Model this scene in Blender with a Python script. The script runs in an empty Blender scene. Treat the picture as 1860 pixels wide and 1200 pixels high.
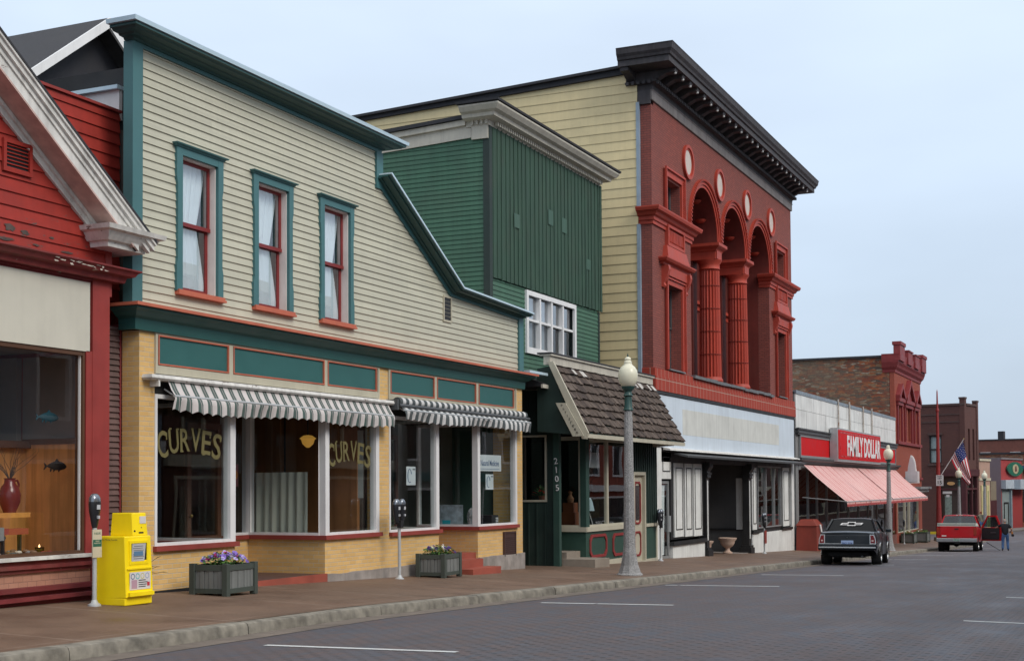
import bpy, bmesh, math, random
from mathutils import Vector, Matrix
random.seed(7)
PI = math.pi
sc = bpy.context.scene
C = sc.collection
# ------------------------------------------------------------------ camera
FPX = 2483.0
yaw = math.atan(1125 / FPX); pitch = math.atan(80 / FPX); roll = 0.006
cam_d = bpy.data.cameras.new('camera'); cam = bpy.data.objects.new('camera', cam_d); C.objects.link(cam)
cam_d.sensor_fit = 'HORIZONTAL'; cam_d.sensor_width = 36; cam_d.lens = FPX / 1860 * 36
cam_d.shift_y = (805 - 600) / 1860; cam_d.clip_end = 3000; cam_d.clip_start = 0.05
cam.matrix_world = Matrix.Translation((13, 0, 1.6)) @ Matrix.Rotation(yaw, 4, 'Z') @ Matrix.Rotation(PI/2 + pitch, 4, 'X') @ Matrix.Rotation(-roll, 4, 'Z')
sc.camera = cam
# ------------------------------------------------------------------ world, sun, exposure
SUN_EL, SUN_AZ = 40, 105          # azimuth measured from +Y towards +X
w = bpy.data.worlds.new('World'); sc.world = w; w.use_nodes = True
nt = w.node_tree; nt.nodes.clear()
def wn(t, **k):
    n = nt.nodes.new(t)
    for a, b in k.items(): setattr(n, a, b)
    return n
wo = wn('ShaderNodeOutputWorld'); bg = wn('ShaderNodeBackground'); nt.links.new(bg.outputs[0], wo.inputs[0])
sky = wn('ShaderNodeTexSky', sky_type='NISHITA', sun_disc=False)
sky.sun_elevation = math.radians(SUN_EL); sky.sun_rotation = math.radians(SUN_AZ)
sky.dust_density = 3.0; sky.air_density = 1.2
tc = wn('ShaderNodeTexCoord'); sep = wn('ShaderNodeSeparateXYZ'); nt.links.new(tc.outputs['Generated'], sep.inputs[0])
veil = wn('ShaderNodeValToRGB')                      # overcast cloud veil, brighter overhead
r = veil.color_ramp; r.elements[0].position = 0; r.elements[0].color = (4.7, 5.6, 6.65, 1)
r.elements[1].position = 1; r.elements[1].color = (12.6, 12.7, 12.8, 1)
for p, c in ((0.16, (5.3, 6.35, 7.7, 1)), (0.33, (6.4, 7.5, 9.0, 1))):
    e = r.elements.new(p); e.color = c
nt.links.new(sep.outputs[2], veil.inputs[0])
nz = wn('ShaderNodeTexNoise'); nz.inputs['Scale'].default_value = 2.2; nz.inputs['Detail'].default_value = 4
mp = wn('ShaderNodeMapping'); mp.inputs['Scale'].default_value = (1, 1, 3.0)
nt.links.new(tc.outputs['Generated'], mp.inputs[0]); nt.links.new(mp.outputs[0], nz.inputs['Vector'])
mr = wn('ShaderNodeMapRange'); mr.inputs[1].default_value = .3; mr.inputs[2].default_value = .7
mr.inputs[3].default_value = .90; mr.inputs[4].default_value = 1.10; nt.links.new(nz.outputs[0], mr.inputs[0])
vm = wn('ShaderNodeVectorMath', operation='SCALE'); nt.links.new(veil.outputs[0], vm.inputs[0]); nt.links.new(mr.outputs[0], vm.inputs['Scale'])
mx = wn('ShaderNodeMix', data_type='RGBA'); mx.inputs[0].default_value = 0.90
nt.links.new(sky.outputs[0], mx.inputs[6]); nt.links.new(vm.outputs[0], mx.inputs[7])
nt.links.new(mx.outputs[2], bg.inputs[0]); bg.inputs[1].default_value = 0.105
sd = bpy.data.lights.new('sun', 'SUN'); so = bpy.data.objects.new('sun', sd); C.objects.link(so)
sd.energy = 1.5; sd.angle = math.radians(24); sd.color = (1, .93, .83)
el, az = math.radians(SUN_EL), math.radians(SUN_AZ)
so.rotation_euler = (-Vector((math.sin(az)*math.cos(el), math.cos(az)*math.cos(el), math.sin(el)))).to_track_quat('-Z', 'Y').to_euler()
so.location = (20, 20, 40)
sc.view_settings.view_transform = 'Standard'; sc.view_settings.look = 'None'
sc.view_settings.exposure = 0.25; sc.view_settings.gamma = 1
sc.cycles.max_bounces = 8; sc.cycles.transparent_max_bounces = 16
# ------------------------------------------------------------------ materials
MATS = {}
class NT:
    def __init__(s, name):
        s.m = bpy.data.materials.new(name); s.m.use_nodes = True; s.t = s.m.node_tree; s.t.nodes.clear()
        s.out = s.n('ShaderNodeOutputMaterial'); s.b = s.n('ShaderNodeBsdfPrincipled'); s.l(s.b.outputs[0], s.out.inputs[0])
        s.pos = s.n('ShaderNodeNewGeometry').outputs['Position']
    def n(s, t, **k):
        n = s.t.nodes.new(t)
        for a, b in k.items(): setattr(n, a, b)
        return n
    def l(s, a, b): s.t.links.new(a, b)
    def val(s, sock, v):
        if isinstance(v, (int, float)): sock.default_value = v
        elif isinstance(v, tuple): sock.default_value = v if len(v) == 4 or sock.type == 'VECTOR' else v + (1,)
        else: s.l(v, sock)
    def math(s, op, a, b=0.0, c=0.0):
        n = s.n('ShaderNodeMath', operation=op)
        for i, v in enumerate((a, b, c)): s.val(n.inputs[i], v)
        return n.outputs[0]
    def mix(s, f, a, b, bt='MIX'):
        n = s.n('ShaderNodeMix', data_type='RGBA', blend_type=bt)
        s.val(n.inputs[0], f); s.val(n.inputs[6], a); s.val(n.inputs[7], b); return n.outputs[2]
    def noise(s, vec, scale, detail=4, rough=.55, dist=0):
        n = s.n('ShaderNodeTexNoise'); n.inputs['Scale'].default_value = scale; n.inputs['Detail'].default_value = detail
        n.inputs['Roughness'].default_value = rough; n.inputs['Distortion'].default_value = dist; s.l(vec, n.inputs['Vector']); return n.outputs[0]
    def ramp(s, v, lo, hi, a=0.0, b=1.0):
        n = s.n('ShaderNodeMapRange'); s.val(n.inputs[0], v); n.inputs[1].default_value = lo; n.inputs[2].default_value = hi
        n.inputs[3].default_value = a; n.inputs[4].default_value = b; return n.outputs[0]
    def scale(s, vec, sx, sy, sz):
        n = s.n('ShaderNodeMapping'); n.inputs['Scale'].default_value = (sx, sy, sz); s.l(vec, n.inputs[0]); return n.outputs[0]
    def xyz(s, vec):
        n = s.n('ShaderNodeSeparateXYZ'); s.l(vec, n.inputs[0]); return n.outputs
    def comb(s, x, y, z):
        n = s.n('ShaderNodeCombineXYZ')
        for i, v in enumerate((x, y, z)): s.val(n.inputs[i], v)
        return n.outputs[0]
    def bump(s, h, st, dist=.01):
        n = s.n('ShaderNodeBump'); n.inputs['Strength'].default_value = st; n.inputs['Distance'].default_value = dist
        s.l(h, n.inputs['Height']); s.l(n.outputs[0], s.b.inputs['Normal'])
    def fin(s, col, rough=.7, metal=0.0, spec=.5):
        s.val(s.b.inputs['Base Color'], col); s.val(s.b.inputs['Roughness'], rough)
        s.b.inputs['Metallic'].default_value = metal; s.b.inputs['Specular IOR Level'].default_value = spec; return s.m
def mul(c, f): return tuple(min(1, x*f) for x in c[:3])
def paint(name, col, rough=.65, var=.10, scale=2.5, streak=.08, bump=.15, metal=0.0, spec=.4, board=0, blen=3.2, peel=None, peelamt=.6, dirt=.15, fine=60):
    """painted / weathered surface: blotches, vertical rain streaks, board to board variation, optional peeling"""
    if name in MATS: return MATS[name]
    s = NT(name)
    n1 = s.noise(s.pos, scale, 5)
    c = s.mix(s.ramp(n1, .3, .7), mul(col, 1-var), mul(col, 1+var))
    if streak:
        n2 = s.noise(s.scale(s.pos, 6, 6, .35), 1.6, 4)
        c = s.mix(s.ramp(n2, .42, .75, 0, streak*2), c, mul(col, .55))
    if board:
        x = s.xyz(s.pos); row = s.math('FLOOR', s.math('DIVIDE', x[2], board))
        wn_ = s.n('ShaderNodeTexWhiteNoise', noise_dimensions='1D'); s.l(row, wn_.inputs['W'])
        u = s.math('ADD', s.math('ADD', x[0], x[1]), s.math('MULTIPLY', wn_.outputs[0], 9))
        cell = s.math('FLOOR', s.math('DIVIDE', u, blen))
        w2 = s.n('ShaderNodeTexWhiteNoise', noise_dimensions='2D'); s.l(s.comb(row, cell, 0), w2.inputs['Vector'])
        c = s.mix(s.math('MULTIPLY', w2.outputs[0], .16), c, mul(col, .35))
    if dirt:
        n3 = s.noise(s.pos, .9, 6, .65)
        c = s.mix(s.ramp(n3, .5, .8, 0, dirt), c, (.09, .075, .055))
    if peel:
        n4 = s.noise(s.scale(s.pos, 1, .7, 2.2), 4.5, 9, .72); n5 = s.noise(s.pos, .55, 3)
        msk = s.ramp(s.math('ADD', n4, s.math('MULTIPLY', n5, .45)), 1.0-.3*peelamt, 1.02-.3*peelamt)
        c = s.mix(msk, c, peel)
    h = s.noise(s.pos, fine, 3)
    if bump: s.bump(h, bump, .004)
    rg = s.ramp(n1, .3, .7, rough-.08, min(1, rough+.08))
    MATS[name] = s.fin(c, rg, metal, spec); return s.m
def brick(name, c1, c2, mortar, bw=.21, bh=.07, ms=.008, var=.25, rough=.85, mottle=.25, mcol=(.08,.06,.05), off=.5, spec=.25, vscale=1.2, bump=.6):
    if name in MATS: return MATS[name]
    s = NT(name); x = s.xyz(s.pos)
    vec = s.comb(s.math('ADD', x[0], x[1]), x[2], 0)
    b = s.n('ShaderNodeTexBrick'); b.offset = off; s.l(vec, b.inputs['Vector'])
    b.inputs['Scale'].default_value = 1; b.inputs['Brick Width'].default_value = bw; b.inputs['Row Height'].default_value = bh
    b.inputs['Mortar Size'].default_value = ms; b.inputs['Mortar Smooth'].default_value = .3; b.inputs['Bias'].default_value = 0
    s.val(b.inputs['Color1'], c1+(1,)); s.val(b.inputs['Color2'], c2+(1,)); s.val(b.inputs['Mortar'], mortar+(1,))
    n1 = s.noise(s.pos, vscale, 6, .65)
    c = s.mix(s.ramp(n1, .35, .75, 0, mottle), b.outputs[0], mcol)
    n2 = s.noise(s.pos, 25, 4); c = s.mix(s.ramp(n2, .3, .7, 0, var*.5), c, mul(c1, .6))
    s.bump(s.math('SUBTRACT', s.math('MULTIPLY', n2, .4), b.outputs[1]), bump, .006)
    MATS[name] = s.fin(c, rough, 0, spec); return s.m
def glass(name, tint=(.86,.9,.9), rough=.0, refl=1.0, gain=1.1):
    if name in MATS: return MATS[name]
    s = NT(name)
    tr = s.n('ShaderNodeBsdfTransparent'); tr.inputs[0].default_value = tint+(1,)
    gl = s.n('ShaderNodeBsdfGlossy'); gl.inputs['Roughness'].default_value = rough; gl.inputs[0].default_value = (refl, refl, refl, 1)
    fr = s.n('ShaderNodeFresnel'); s.l(s.math('SUBTRACT', 1.62, s.math('MULTIPLY', s.n('ShaderNodeNewGeometry').outputs['Backfacing'], 1.62-1/1.62)), fr.inputs[0])
    bp = s.n('ShaderNodeBump'); bp.inputs['Strength'].default_value = .03; bp.inputs['Distance'].default_value = .05
    s.l(s.noise(s.pos, .8, 1), bp.inputs['Height']); s.l(bp.outputs[0], gl.inputs['Normal'])
    ms = s.n('ShaderNodeMixShader'); s.l(s.math('MINIMUM', s.math('MULTIPLY', fr.outputs[0], gain), 1.0), ms.inputs[0]); s.l(tr.outputs[0], ms.inputs[1]); s.l(gl.outputs[0], ms.inputs[2])
    s.l(ms.outputs[0], s.out.inputs[0]); MATS[name] = s.m; return s.m
def emit(name, col, st):
    if name in MATS: return MATS[name]
    s = NT(name); s.b.inputs['Emission Color'].default_value = col+(1,); s.b.inputs['Emission Strength'].default_value = st
    MATS[name] = s.fin(col, .4); return s.m
def stripes(name, a, b, period, duty=.5, axis=1, thin=None, rough=.85, offs=0.0):
    if name in MATS: return MATS[name]
    s = NT(name); x = s.xyz(s.pos)
    f = s.math('FRACT', s.math('DIVIDE', s.math('ADD', x[axis], offs), period))
    m = s.math('LESS_THAN', f, duty); c = s.mix(m, a, b)
    if thin:
        t = s.math('MULTIPLY', s.math('GREATER_THAN', f, duty*.42), s.math('LESS_THAN', f, duty*.58)); c = s.mix(t, c, thin)
    n1 = s.noise(s.pos, 3, 5); c = s.mix(s.ramp(n1, .4, .8, 0, .3), c, (.13, .12, .11))
    s.bump(s.noise(s.pos, 90, 2), .15, .003)
    MATS[name] = s.fin(c, rough, 0, .2); return s.m
def matte(name, col, rough=.8, **k): return paint(name, col, rough, var=.06, streak=0, dirt=.05, **k)
# ------------------------------------------------------------------ mesh builder
class MB:
    def __init__(s): s.v = []; s.f = []; s.mi = []; s.sm = []
    def face(s, pts, mi=0, sm=False):
        i = len(s.v); s.v += [tuple(p) for p in pts]; s.f.append(tuple(range(i, i+len(pts)))); s.mi.append(mi); s.sm.append(sm)
    def grid(s, rows, mi=0, sm=True, closed=False, flip=False):
        i = len(s.v); n = len(rows[0])
        for r_ in rows: s.v += [tuple(p) for p in r_]
        for a in range(len(rows)-1):
            for b in range(n if closed else n-1):
                q = (i+a*n+b, i+a*n+(b+1) % n, i+(a+1)*n+(b+1) % n, i+(a+1)*n+b)
                s.f.append(q[::-1] if flip else q); s.mi.append(mi); s.sm.append(sm)
    def box(s, x0, x1, y0, y1, z0, z1, mi=0):
        x0, x1 = min(x0, x1), max(x0, x1); y0, y1 = min(y0, y1), max(y0, y1); z0, z1 = min(z0, z1), max(z0, z1)
        i = len(s.v); s.v += [(x, y, z) for x in (x0, x1) for y in (y0, y1) for z in (z0, z1)]
        for q in ((0,1,3,2), (4,6,7,5), (0,4,5,1), (2,3,7,6), (0,2,6,4), (1,5,7,3)):
            s.f.append(tuple(i+k for k in q)); s.mi.append(mi); s.sm.append(False)
        return s
    def hexa(s, b, t, mi=0):      # two quads, bottom and top, same order
        i = len(s.v); s.v += [tuple(p) for p in b] + [tuple(p) for p in t]
        for q in ((0,3,2,1), (4,5,6,7), (0,1,5,4), (1,2,6,5), (2,3,7,6), (3,0,4,7)):
            s.f.append(tuple(i+k for k in q)); s.mi.append(mi); s.sm.append(False)
    def prism(s, poly, a, b, axis=0, mi=0):
        """polygon extruded between a and b along axis; poly in the two other axes (cyclic: axis0 -> (y,z), axis1 -> (x,z), axis2 -> (x,y))"""
        def P(p, t):
            return {0: (t, p[0], p[1]), 1: (p[0], t, p[1]), 2: (p[0], p[1], t)}[axis]
        n = len(poly); i = len(s.v); s.v += [P(p, a) for p in poly] + [P(p, b) for p in poly]
        s.f.append(tuple(range(i, i+n))); s.f.append(tuple(range(i+2*n-1, i+n-1, -1))); s.mi += [mi]*2; s.sm += [False]*2
        for k in range(n):
            s.f.append((i+k, i+n+k, i+n+(k+1) % n, i+(k+1) % n)); s.mi.append(mi); s.sm.append(False)
    def sweep(s, path, prof, mi=0, z=0, cap=True):
        """profile (out, z) swept along a plan path, out = right of travel, mitred"""
        P = [Vector((p[0], p[1])) for p in path]; offs = []
        for k in range(len(P)):
            d0 = (P[k]-P[k-1]).normalized() if k > 0 else None; d1 = (P[k+1]-P[k]).normalized() if k < len(P)-1 else None
            if d0 is None: d0 = d1
            if d1 is None: d1 = d0
            n0 = Vector((d0.y, -d0.x)); n1 = Vector((d1.y, -d1.x)); m = (n0+n1); m = m/ max(.2, m.dot(n0)); offs.append(m)
        rows = [[(p.x+o.x*q[0], p.y+o.y*q[0], z+q[1]) for q in prof] for p, o in zip(P, offs)]
        i = len(s.v); n = len(prof)
        for r_ in rows: s.v += r_
        for a in range(len(rows)-1):
            for b in range(n):
                s.f.append((i+a*n+b, i+(a+1)*n+b, i+(a+1)*n+(b+1) % n, i+a*n+(b+1) % n)); s.mi.append(mi); s.sm.append(False)
        if cap:
            s.f.append(tuple(i+k for k in range(n-1, -1, -1))); s.f.append(tuple(i+(len(rows)-1)*n+k for k in range(n))); s.mi += [mi]*2; s.sm += [False]*2
    def lathe(s, prof, c=(0, 0, 0), n=20, mi=0, flute=0, sm=True):
        rows = []
        for r_, z in prof:
            rows.append([(c[0]+r_*(1-(flute*(.5+.5*math.cos(k*PI*2/n*(n/6)))) )*math.cos(2*PI*k/n), c[1]+r_*(1-(flute*(.5+.5*math.cos(k*PI*2/n*(n/6)))))*math.sin(2*PI*k/n), c[2]+z) for k in range(n)])
        s.grid(rows, mi, sm, closed=True, flip=False)
        if prof[-1][0] > .001: s.face(rows[-1], mi)
        if prof[0][0] > .001: s.face(rows[0][::-1], mi)
    def tube(s, p0, p1, r0, r1=None, n=8, mi=0, cap=True):
        r1 = r0 if r1 is None else r1; p0 = Vector(p0); p1 = Vector(p1); d = (p1-p0).normalized()
        a = d.orthogonal().normalized(); b = d.cross(a)
        R = [[p+(a*math.cos(2*PI*k/n)+b*math.sin(2*PI*k/n))*r for k in range(n)] for p, r in ((p0, r0), (p1, r1))]
        s.grid(R, mi, True, closed=True)
        if cap: s.face(R[0][::-1], mi); s.face(R[1], mi)
    def bar(s, p0, p1, w, h, up=(0, 0, 1), mi=0):
        p0 = Vector(p0); p1 = Vector(p1); d = (p1-p0).normalized(); a = d.cross(Vector(up)).normalized(); b = a.cross(d)
        q = [(-1, -1), (1, -1), (1, 1), (-1, 1)]
        s.hexa([p0+a*x*w/2+b*y*h/2 for x, y in q], [p1+a*x*w/2+b*y*h/2 for x, y in q], mi)
    def add(s, o, M=None, mi=None):
        i = len(s.v); s.v += [tuple((M @ Vector(v)) if M else v) for v in o.v]
        s.f += [tuple(i+k for k in f) for f in o.f]; s.mi += [m if mi is None else mi for m in o.mi]; s.sm += o.sm
        return s
    def pieces(s):
        par = list(range(len(s.v))); key = {}
        def fd(a):
            while par[a] != a: par[a] = par[par[a]]; a = par[a]
            return a
        for k, v in enumerate(s.v):
            q = (round(v[0], 4), round(v[1], 4), round(v[2], 4))
            if q in key: par[fd(k)] = fd(key[q])
            else: key[q] = k
        for f in s.f:
            for k in f[1:]: par[fd(k)] = fd(f[0])
        out = {}
        for f, mi, sm in zip(s.f, s.mi, s.sm):
            o = out.setdefault(fd(f[0]), MB()); i = len(o.v); o.v += [s.v[k] for k in f]; o.f.append(tuple(range(i, i+len(f)))); o.mi.append(mi); o.sm.append(sm)
        return list(out.values())
    def build(s, name, mats, parent=None, local=False, bevel=0, label=None, split=False):
        if split: return [p.build(name, mats, parent, local, bevel, label) for p in s.pieces()]
        me = bpy.data.meshes.new(name); V = s.v
        if parent is not None and not local:
            L = wl(parent); inv = L.inverted(); V = [tuple(inv @ Vector(v)) for v in V]
        me.from_pydata(V, [], s.f); me.validate(); 
        if not isinstance(mats, (list, tuple)): mats = [mats]
        for m in mats: me.materials.append(m)
        if len(me.polygons) == len(s.f):
            me.polygons.foreach_set('material_index', s.mi); me.polygons.foreach_set('use_smooth', s.sm)
        bm = bmesh.new(); bm.from_mesh(me); bmesh.ops.remove_doubles(bm, verts=bm.verts, dist=1e-5)
        if not getattr(s, 'keepn', False): bmesh.ops.recalc_face_normals(bm, faces=bm.faces)
        bm.to_mesh(me); bm.free(); me.update()
        if any(s.sm): me.set_sharp_from_angle(angle=math.radians(38))
        o = bpy.data.objects.new(name, me); C.objects.link(o)
        if parent is not None: o.parent = parent
        if bevel:
            b = o.modifiers.new('bevel', 'BEVEL'); b.width = bevel; b.segments = 2; b.limit_method = 'ANGLE'; b.angle_limit = math.radians(40)
        if label: o['label'] = label
        return o
def wl(o):
    M = Matrix.LocRotScale(o.location, o.rotation_euler, o.scale)
    return wl(o.parent) @ M if o.parent else M
def thing(name, label, cat, loc=(0, 0, 0), rotz=0, group=None):
    o = bpy.data.objects.new(name, None); C.objects.link(o); o.location = loc; o.rotation_euler = (0, 0, rotz)
    o.empty_display_size = .3; o['label'] = label; o['category'] = cat
    if group: o['group'] = group
    return o
def tag(o, label, cat, group=None):
    o['label'] = label; o['category'] = cat
    if group: o['group'] = group
    return o
def struct(o): o['kind'] = 'structure'; return o
def dup(root, loc, rotz=0, label=None, group=None):
    def cp(o, p):
        c = o.copy(); C.objects.link(c)
        if p is not None: c.parent = p
        for ch in list(o.children): cp(ch, c)
        return c
    r_ = cp(root, None); r_.location = loc; r_.rotation_euler = (0, 0, rotz)
    if label: r_['label'] = label
    if group: r_['group'] = group
    return r_
def text(name, s_, mat, parent, org, right, up, h, w=None, bold=0.0, depth=.006, local=False, shear=0.0, align='CENTER', spacing=1.0):
    """extruded lettering; org = centre of the line"""
    cu = bpy.data.curves.new(name, 'FONT'); cu.body = s_; cu.size = 1; cu.align_x = 'LEFT'; cu.offset = bold; cu.extrude = .5; cu.shear = shear
    cu.space_character = spacing; cu.resolution_u = 3
    t = bpy.data.objects.new(name, cu); C.objects.link(t); bpy.context.view_layer.update()
    me = bpy.data.meshes.new_from_object(t); bpy.data.objects.remove(t)
    xs = [v.co.x for v in me.vertices]; ys = [v.co.y for v in me.vertices]
    x0, x1, y0, y1 = min(xs), max(xs), min(ys), max(ys); k = h/(y1-y0); kx = (w/(x1-x0)) if w else k
    R = Vector(right).normalized(); U = Vector(up).normalized(); N = R.cross(U); O = Vector(org)
    for v in me.vertices:
        v.co = O + R*((v.co.x-(x0+x1)/2)*kx) + U*((v.co.y-(y0+y1)/2)*k) + N*(v.co.z*depth)
    if parent is not None and not local:
        inv = wl(parent).inverted()
        for v in me.vertices: v.co = inv @ v.co
    me.name = name; me.materials.clear(); me.materials.append(mat)
    o = bpy.data.objects.new(name, me); C.objects.link(o); o.parent = parent; return o
# ---- facade helpers.  plane 'x': facade at X = c facing +X, u = Y.   plane 'y': wall at Y = c facing -Y, u = X
def PT(pl, c, u, z, d=0.0): return (c+d, u, z) if pl == 'x' else (u, c-d, z)
def fbox(mb, pl, c, u0, u1, z0, z1, d0, d1, mi=0):
    if pl == 'x': mb.box(c+d0, c+d1, u0, u1, z0, z1, mi)
    else: mb.box(u0, u1, c-d1, c-d0, z0, z1, mi)
def subtract(segs, a, b):
    out = []
    for s0, s1 in segs:
        if b <= s0 or a >= s1: out.append((s0, s1)); continue
        if a > s0: out.append((s0, a))
        if b < s1: out.append((b, s1))
    return out
def siding(mb, pl, c, z0, z1, h, ur, lip=.018, holes=(), mi=0):
    """lap boards; ur(z) -> (u0,u1); holes = (u0,u1,z0,z1)"""
    z = z0
    while z < z1-1e-4:
        zt = min(z+h, z1); cuts = sorted({z, zt} | {q for hh in holes for q in hh[2:4] if z < q < zt})
        for a, b in zip(cuts, cuts[1:]):
            if b-a < 1e-4: continue
            oa = lip*(1-(a-z)/h); ob = lip*(1-(b-z)/h); A = ur(a+1e-4); B = ur(b-1e-4)
            hs = [hh for hh in holes if hh[2] < (a+b)/2 < hh[3]]
            if not hs:
                mb.face([PT(pl, c, A[0], a, oa), PT(pl, c, A[1], a, oa), PT(pl, c, B[1], b, ob), PT(pl, c, B[0], b, ob)], mi)
                if a == z: mb.face([PT(pl, c, A[0], a, 0), PT(pl, c, A[1], a, 0), PT(pl, c, A[1], a, oa), PT(pl, c, A[0], a, oa)], mi)
            else:
                segs = [(min(A[0], B[0]), max(A[1], B[1]))]
                for hh in hs: segs = subtract(segs, hh[0], hh[1])
                for s0, s1 in segs:
                    mb.face([PT(pl, c, s0, a, oa), PT(pl, c, s1, a, oa), PT(pl, c, s1, b, ob), PT(pl, c, s0, b, ob)], mi)
                    if a == z: mb.face([PT(pl, c, s0, a, 0), PT(pl, c, s1, a, 0), PT(pl, c, s1, a, oa), PT(pl, c, s0, a, oa)], mi)
        z = zt
def wall(mb, pl, c, u0, u1, z0, z1, holes=(), t=.25, mi=0, rmi=None):
    """slab wall with real openings and reveals"""
    rmi = mi if rmi is None else rmi
    us = sorted({u0, u1} | {q for h in holes for q in h[:2] if u0 < q < u1}); zs = sorted({z0, z1} | {q for h in holes for q in h[2:4] if z0 < q < z1})
    def solid(u, z): return u0 < u < u1 and z0 < z < z1 and not any(h[0] < u < h[1] and h[2] < z < h[3] for h in holes)
    for a, b in zip(us, us[1:]):
        for e, f in zip(zs, zs[1:]):
            if not solid((a+b)/2, (e+f)/2): continue
            for d in (0, -t): mb.face([PT(pl, c, a, e, d), PT(pl, c, b, e, d), PT(pl, c, b, f, d), PT(pl, c, a, f, d)], mi)
            for (p, q, nu, nz_) in (((a, e), (a, f), a-.001, (e+f)/2), ((b, e), (b, f), b+.001, (e+f)/2), ((a, e), (b, e), (a+b)/2, e-.001), ((a, f), (b, f), (a+b)/2, f+.001)):
                if not solid(nu, nz_):
                    mb.face([PT(pl, c, *p, 0), PT(pl, c, *q, 0), PT(pl, c, *q, -t), PT(pl, c, *p, -t)], rmi)
def frame(mb, pl, c, u0, u1, z0, z1, w_, d0, d1, mi=0, wb=None, wt=None):
    wb = w_ if wb is None else wb; wt = w_ if wt is None else wt
    fbox(mb, pl, c, u0, u0+w_, z0, z1, d0, d1, mi); fbox(mb, pl, c, u1-w_, u1, z0, z1, d0, d1, mi)
    if wb: fbox(mb, pl, c, u0+w_, u1-w_, z0, z0+wb, d0, d1-.002, mi)
    if wt: fbox(mb, pl, c, u0+w_, u1-w_, z1-wt, z1, d0, d1-.002, mi)
def pane(name, pl, c, u0, u1, z0, z1, d, mat, parent):
    m = MB(); m.keepn = True; m.face([PT(pl, c, u0, z0, d), PT(pl, c, u1, z0, d), PT(pl, c, u1, z1, d), PT(pl, c, u0, z1, d)]); return m.build(name, mat, parent)
def shellwalls(mb, x0, x1, y0, y1, z0, z1, t=.2, roof=True, mi=0):
    """back, sides and flat roof; front left open"""
    mb.box(x0, x0+t, y0, y1, z0, z1, mi); mb.box(x0+t, x1, y0, y0+t, z0, z1, mi); mb.box(x0+t, x1, y1-t, y1, z0, z1, mi)
    if roof: mb.box(x0+t, x1, y0+t, y1-t, z1-t, z1-.01, mi)
def frect(mb, pl, c, u0, u1, z0, z1, w_, d, t=.012, mi=0):
    frame(mb, pl, c, u0, u1, z0, z1, w_, d, d+t, mi)
# ------------------------------------------------------------------ ground
def along(y):
    if y < 16: return -.013*(y-16)
    return -.029*(min(y, 90)-16)
def walk(x, y): return along(y) + .1 - .03*max(0, min(x, 3.5))
def road(x, y): return along(y) - .14 + .012*max(0, min(x-3.5, 5)) - .012*max(0, min(x-8.5, 5))
YS = [-60, -30, -10, 0, 4, 8, 12, 14, 16] + [16+2*k for k in range(1, 38)] + [100, 104]
# ------------------------------------------------------------------ palette
teal = paint('teal_trim', (.055, .155, .165), .5, var=.07, streak=.03, dirt=.05)
tealp = paint('teal_panel', (.030, .120, .115), .45, var=.05, streak=.02, dirt=.03)
cream = paint('cream_trim', (.46, .43, .33), .6, var=.06, streak=.08, dirt=.08)
white = paint('white_paint', (.72, .72, .72), .5, var=.05, streak=.10, dirt=.08)
whitew = paint('weathered_white', (.66, .65, .62), .7, var=.12, streak=.3, dirt=.3, peel=(.16, .11, .09), peelamt=.42)
capm = paint('cap_metal', (.52, .66, .74), .35, var=.05, streak=.0, dirt=.05, metal=.2)
tan = paint('tan_siding', (.50, .49, .39), .6, var=.05, scale=1.5, streak=.06, dirt=.06, board=.12, blen=3.6)
orange = paint('orange_trim', (.48, .13, .075), .6, var=.12, streak=.1, dirt=.12)
redsash = paint('red_sash', (.20, .022, .022), .4, var=.08, streak=0, dirt=.05)
redsill = paint('red_sill', (.26, .045, .035), .6, var=.15, streak=0, dirt=.25)
ybrick = brick('yellow_brick', (.74, .48, .19), (.64, .40, .15), (.56, .48, .36), bw=.215, bh=.072, ms=.006, mottle=.22, mcol=(.28, .17, .07), vscale=.9)
stonem = paint('foundation_stone', (.30, .27, .25), .9, var=.25, scale=4, streak=.2, dirt=.5, bump=.5)
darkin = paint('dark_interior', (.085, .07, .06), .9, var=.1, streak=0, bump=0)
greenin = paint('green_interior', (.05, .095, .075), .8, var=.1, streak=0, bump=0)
woodin = paint('brown_wood_panel', (.30, .13, .05), .6, var=.2, scale=1.5, streak=.3, dirt=.1, bump=.1)
curt = paint('curtain_cloth', (.85, .88, .88), .9, var=.04, streak=.04, dirt=0, bump=.05)
drape = paint('grey_green_drape', (.52, .53, .45), .9, var=.06, streak=.1, dirt=.05)
gl = glass('window_glass'); glup = glass('upper_glass', (.8, .86, .9), 0, 1.0, 2.6)
blackm = paint('black_paint', (.018, .018, .019), .5, var=.15, streak=0, dirt=.2)
dgrey = paint('dark_grey_metal', (.07, .075, .08), .5, var=.15, streak=.1, dirt=.2)
galv = paint('galvanised_grey', (.30, .31, .315), .45, var=.10, scale=9, streak=.1, dirt=.15, metal=.3)
steelw = paint('pole_light_grey', (.46, .48, .49), .4, var=.08, streak=.1, dirt=.15, metal=.2)
roofd = paint('dark_roofing', (.035, .036, .042), .9, var=.25, scale=6, bump=.6)
concm = paint('kerb_concrete', (.20, .185, .155), .9, var=.45, scale=5, streak=0, dirt=.6, bump=.8, peel=(.10, .088, .075), peelamt=.3)
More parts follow.
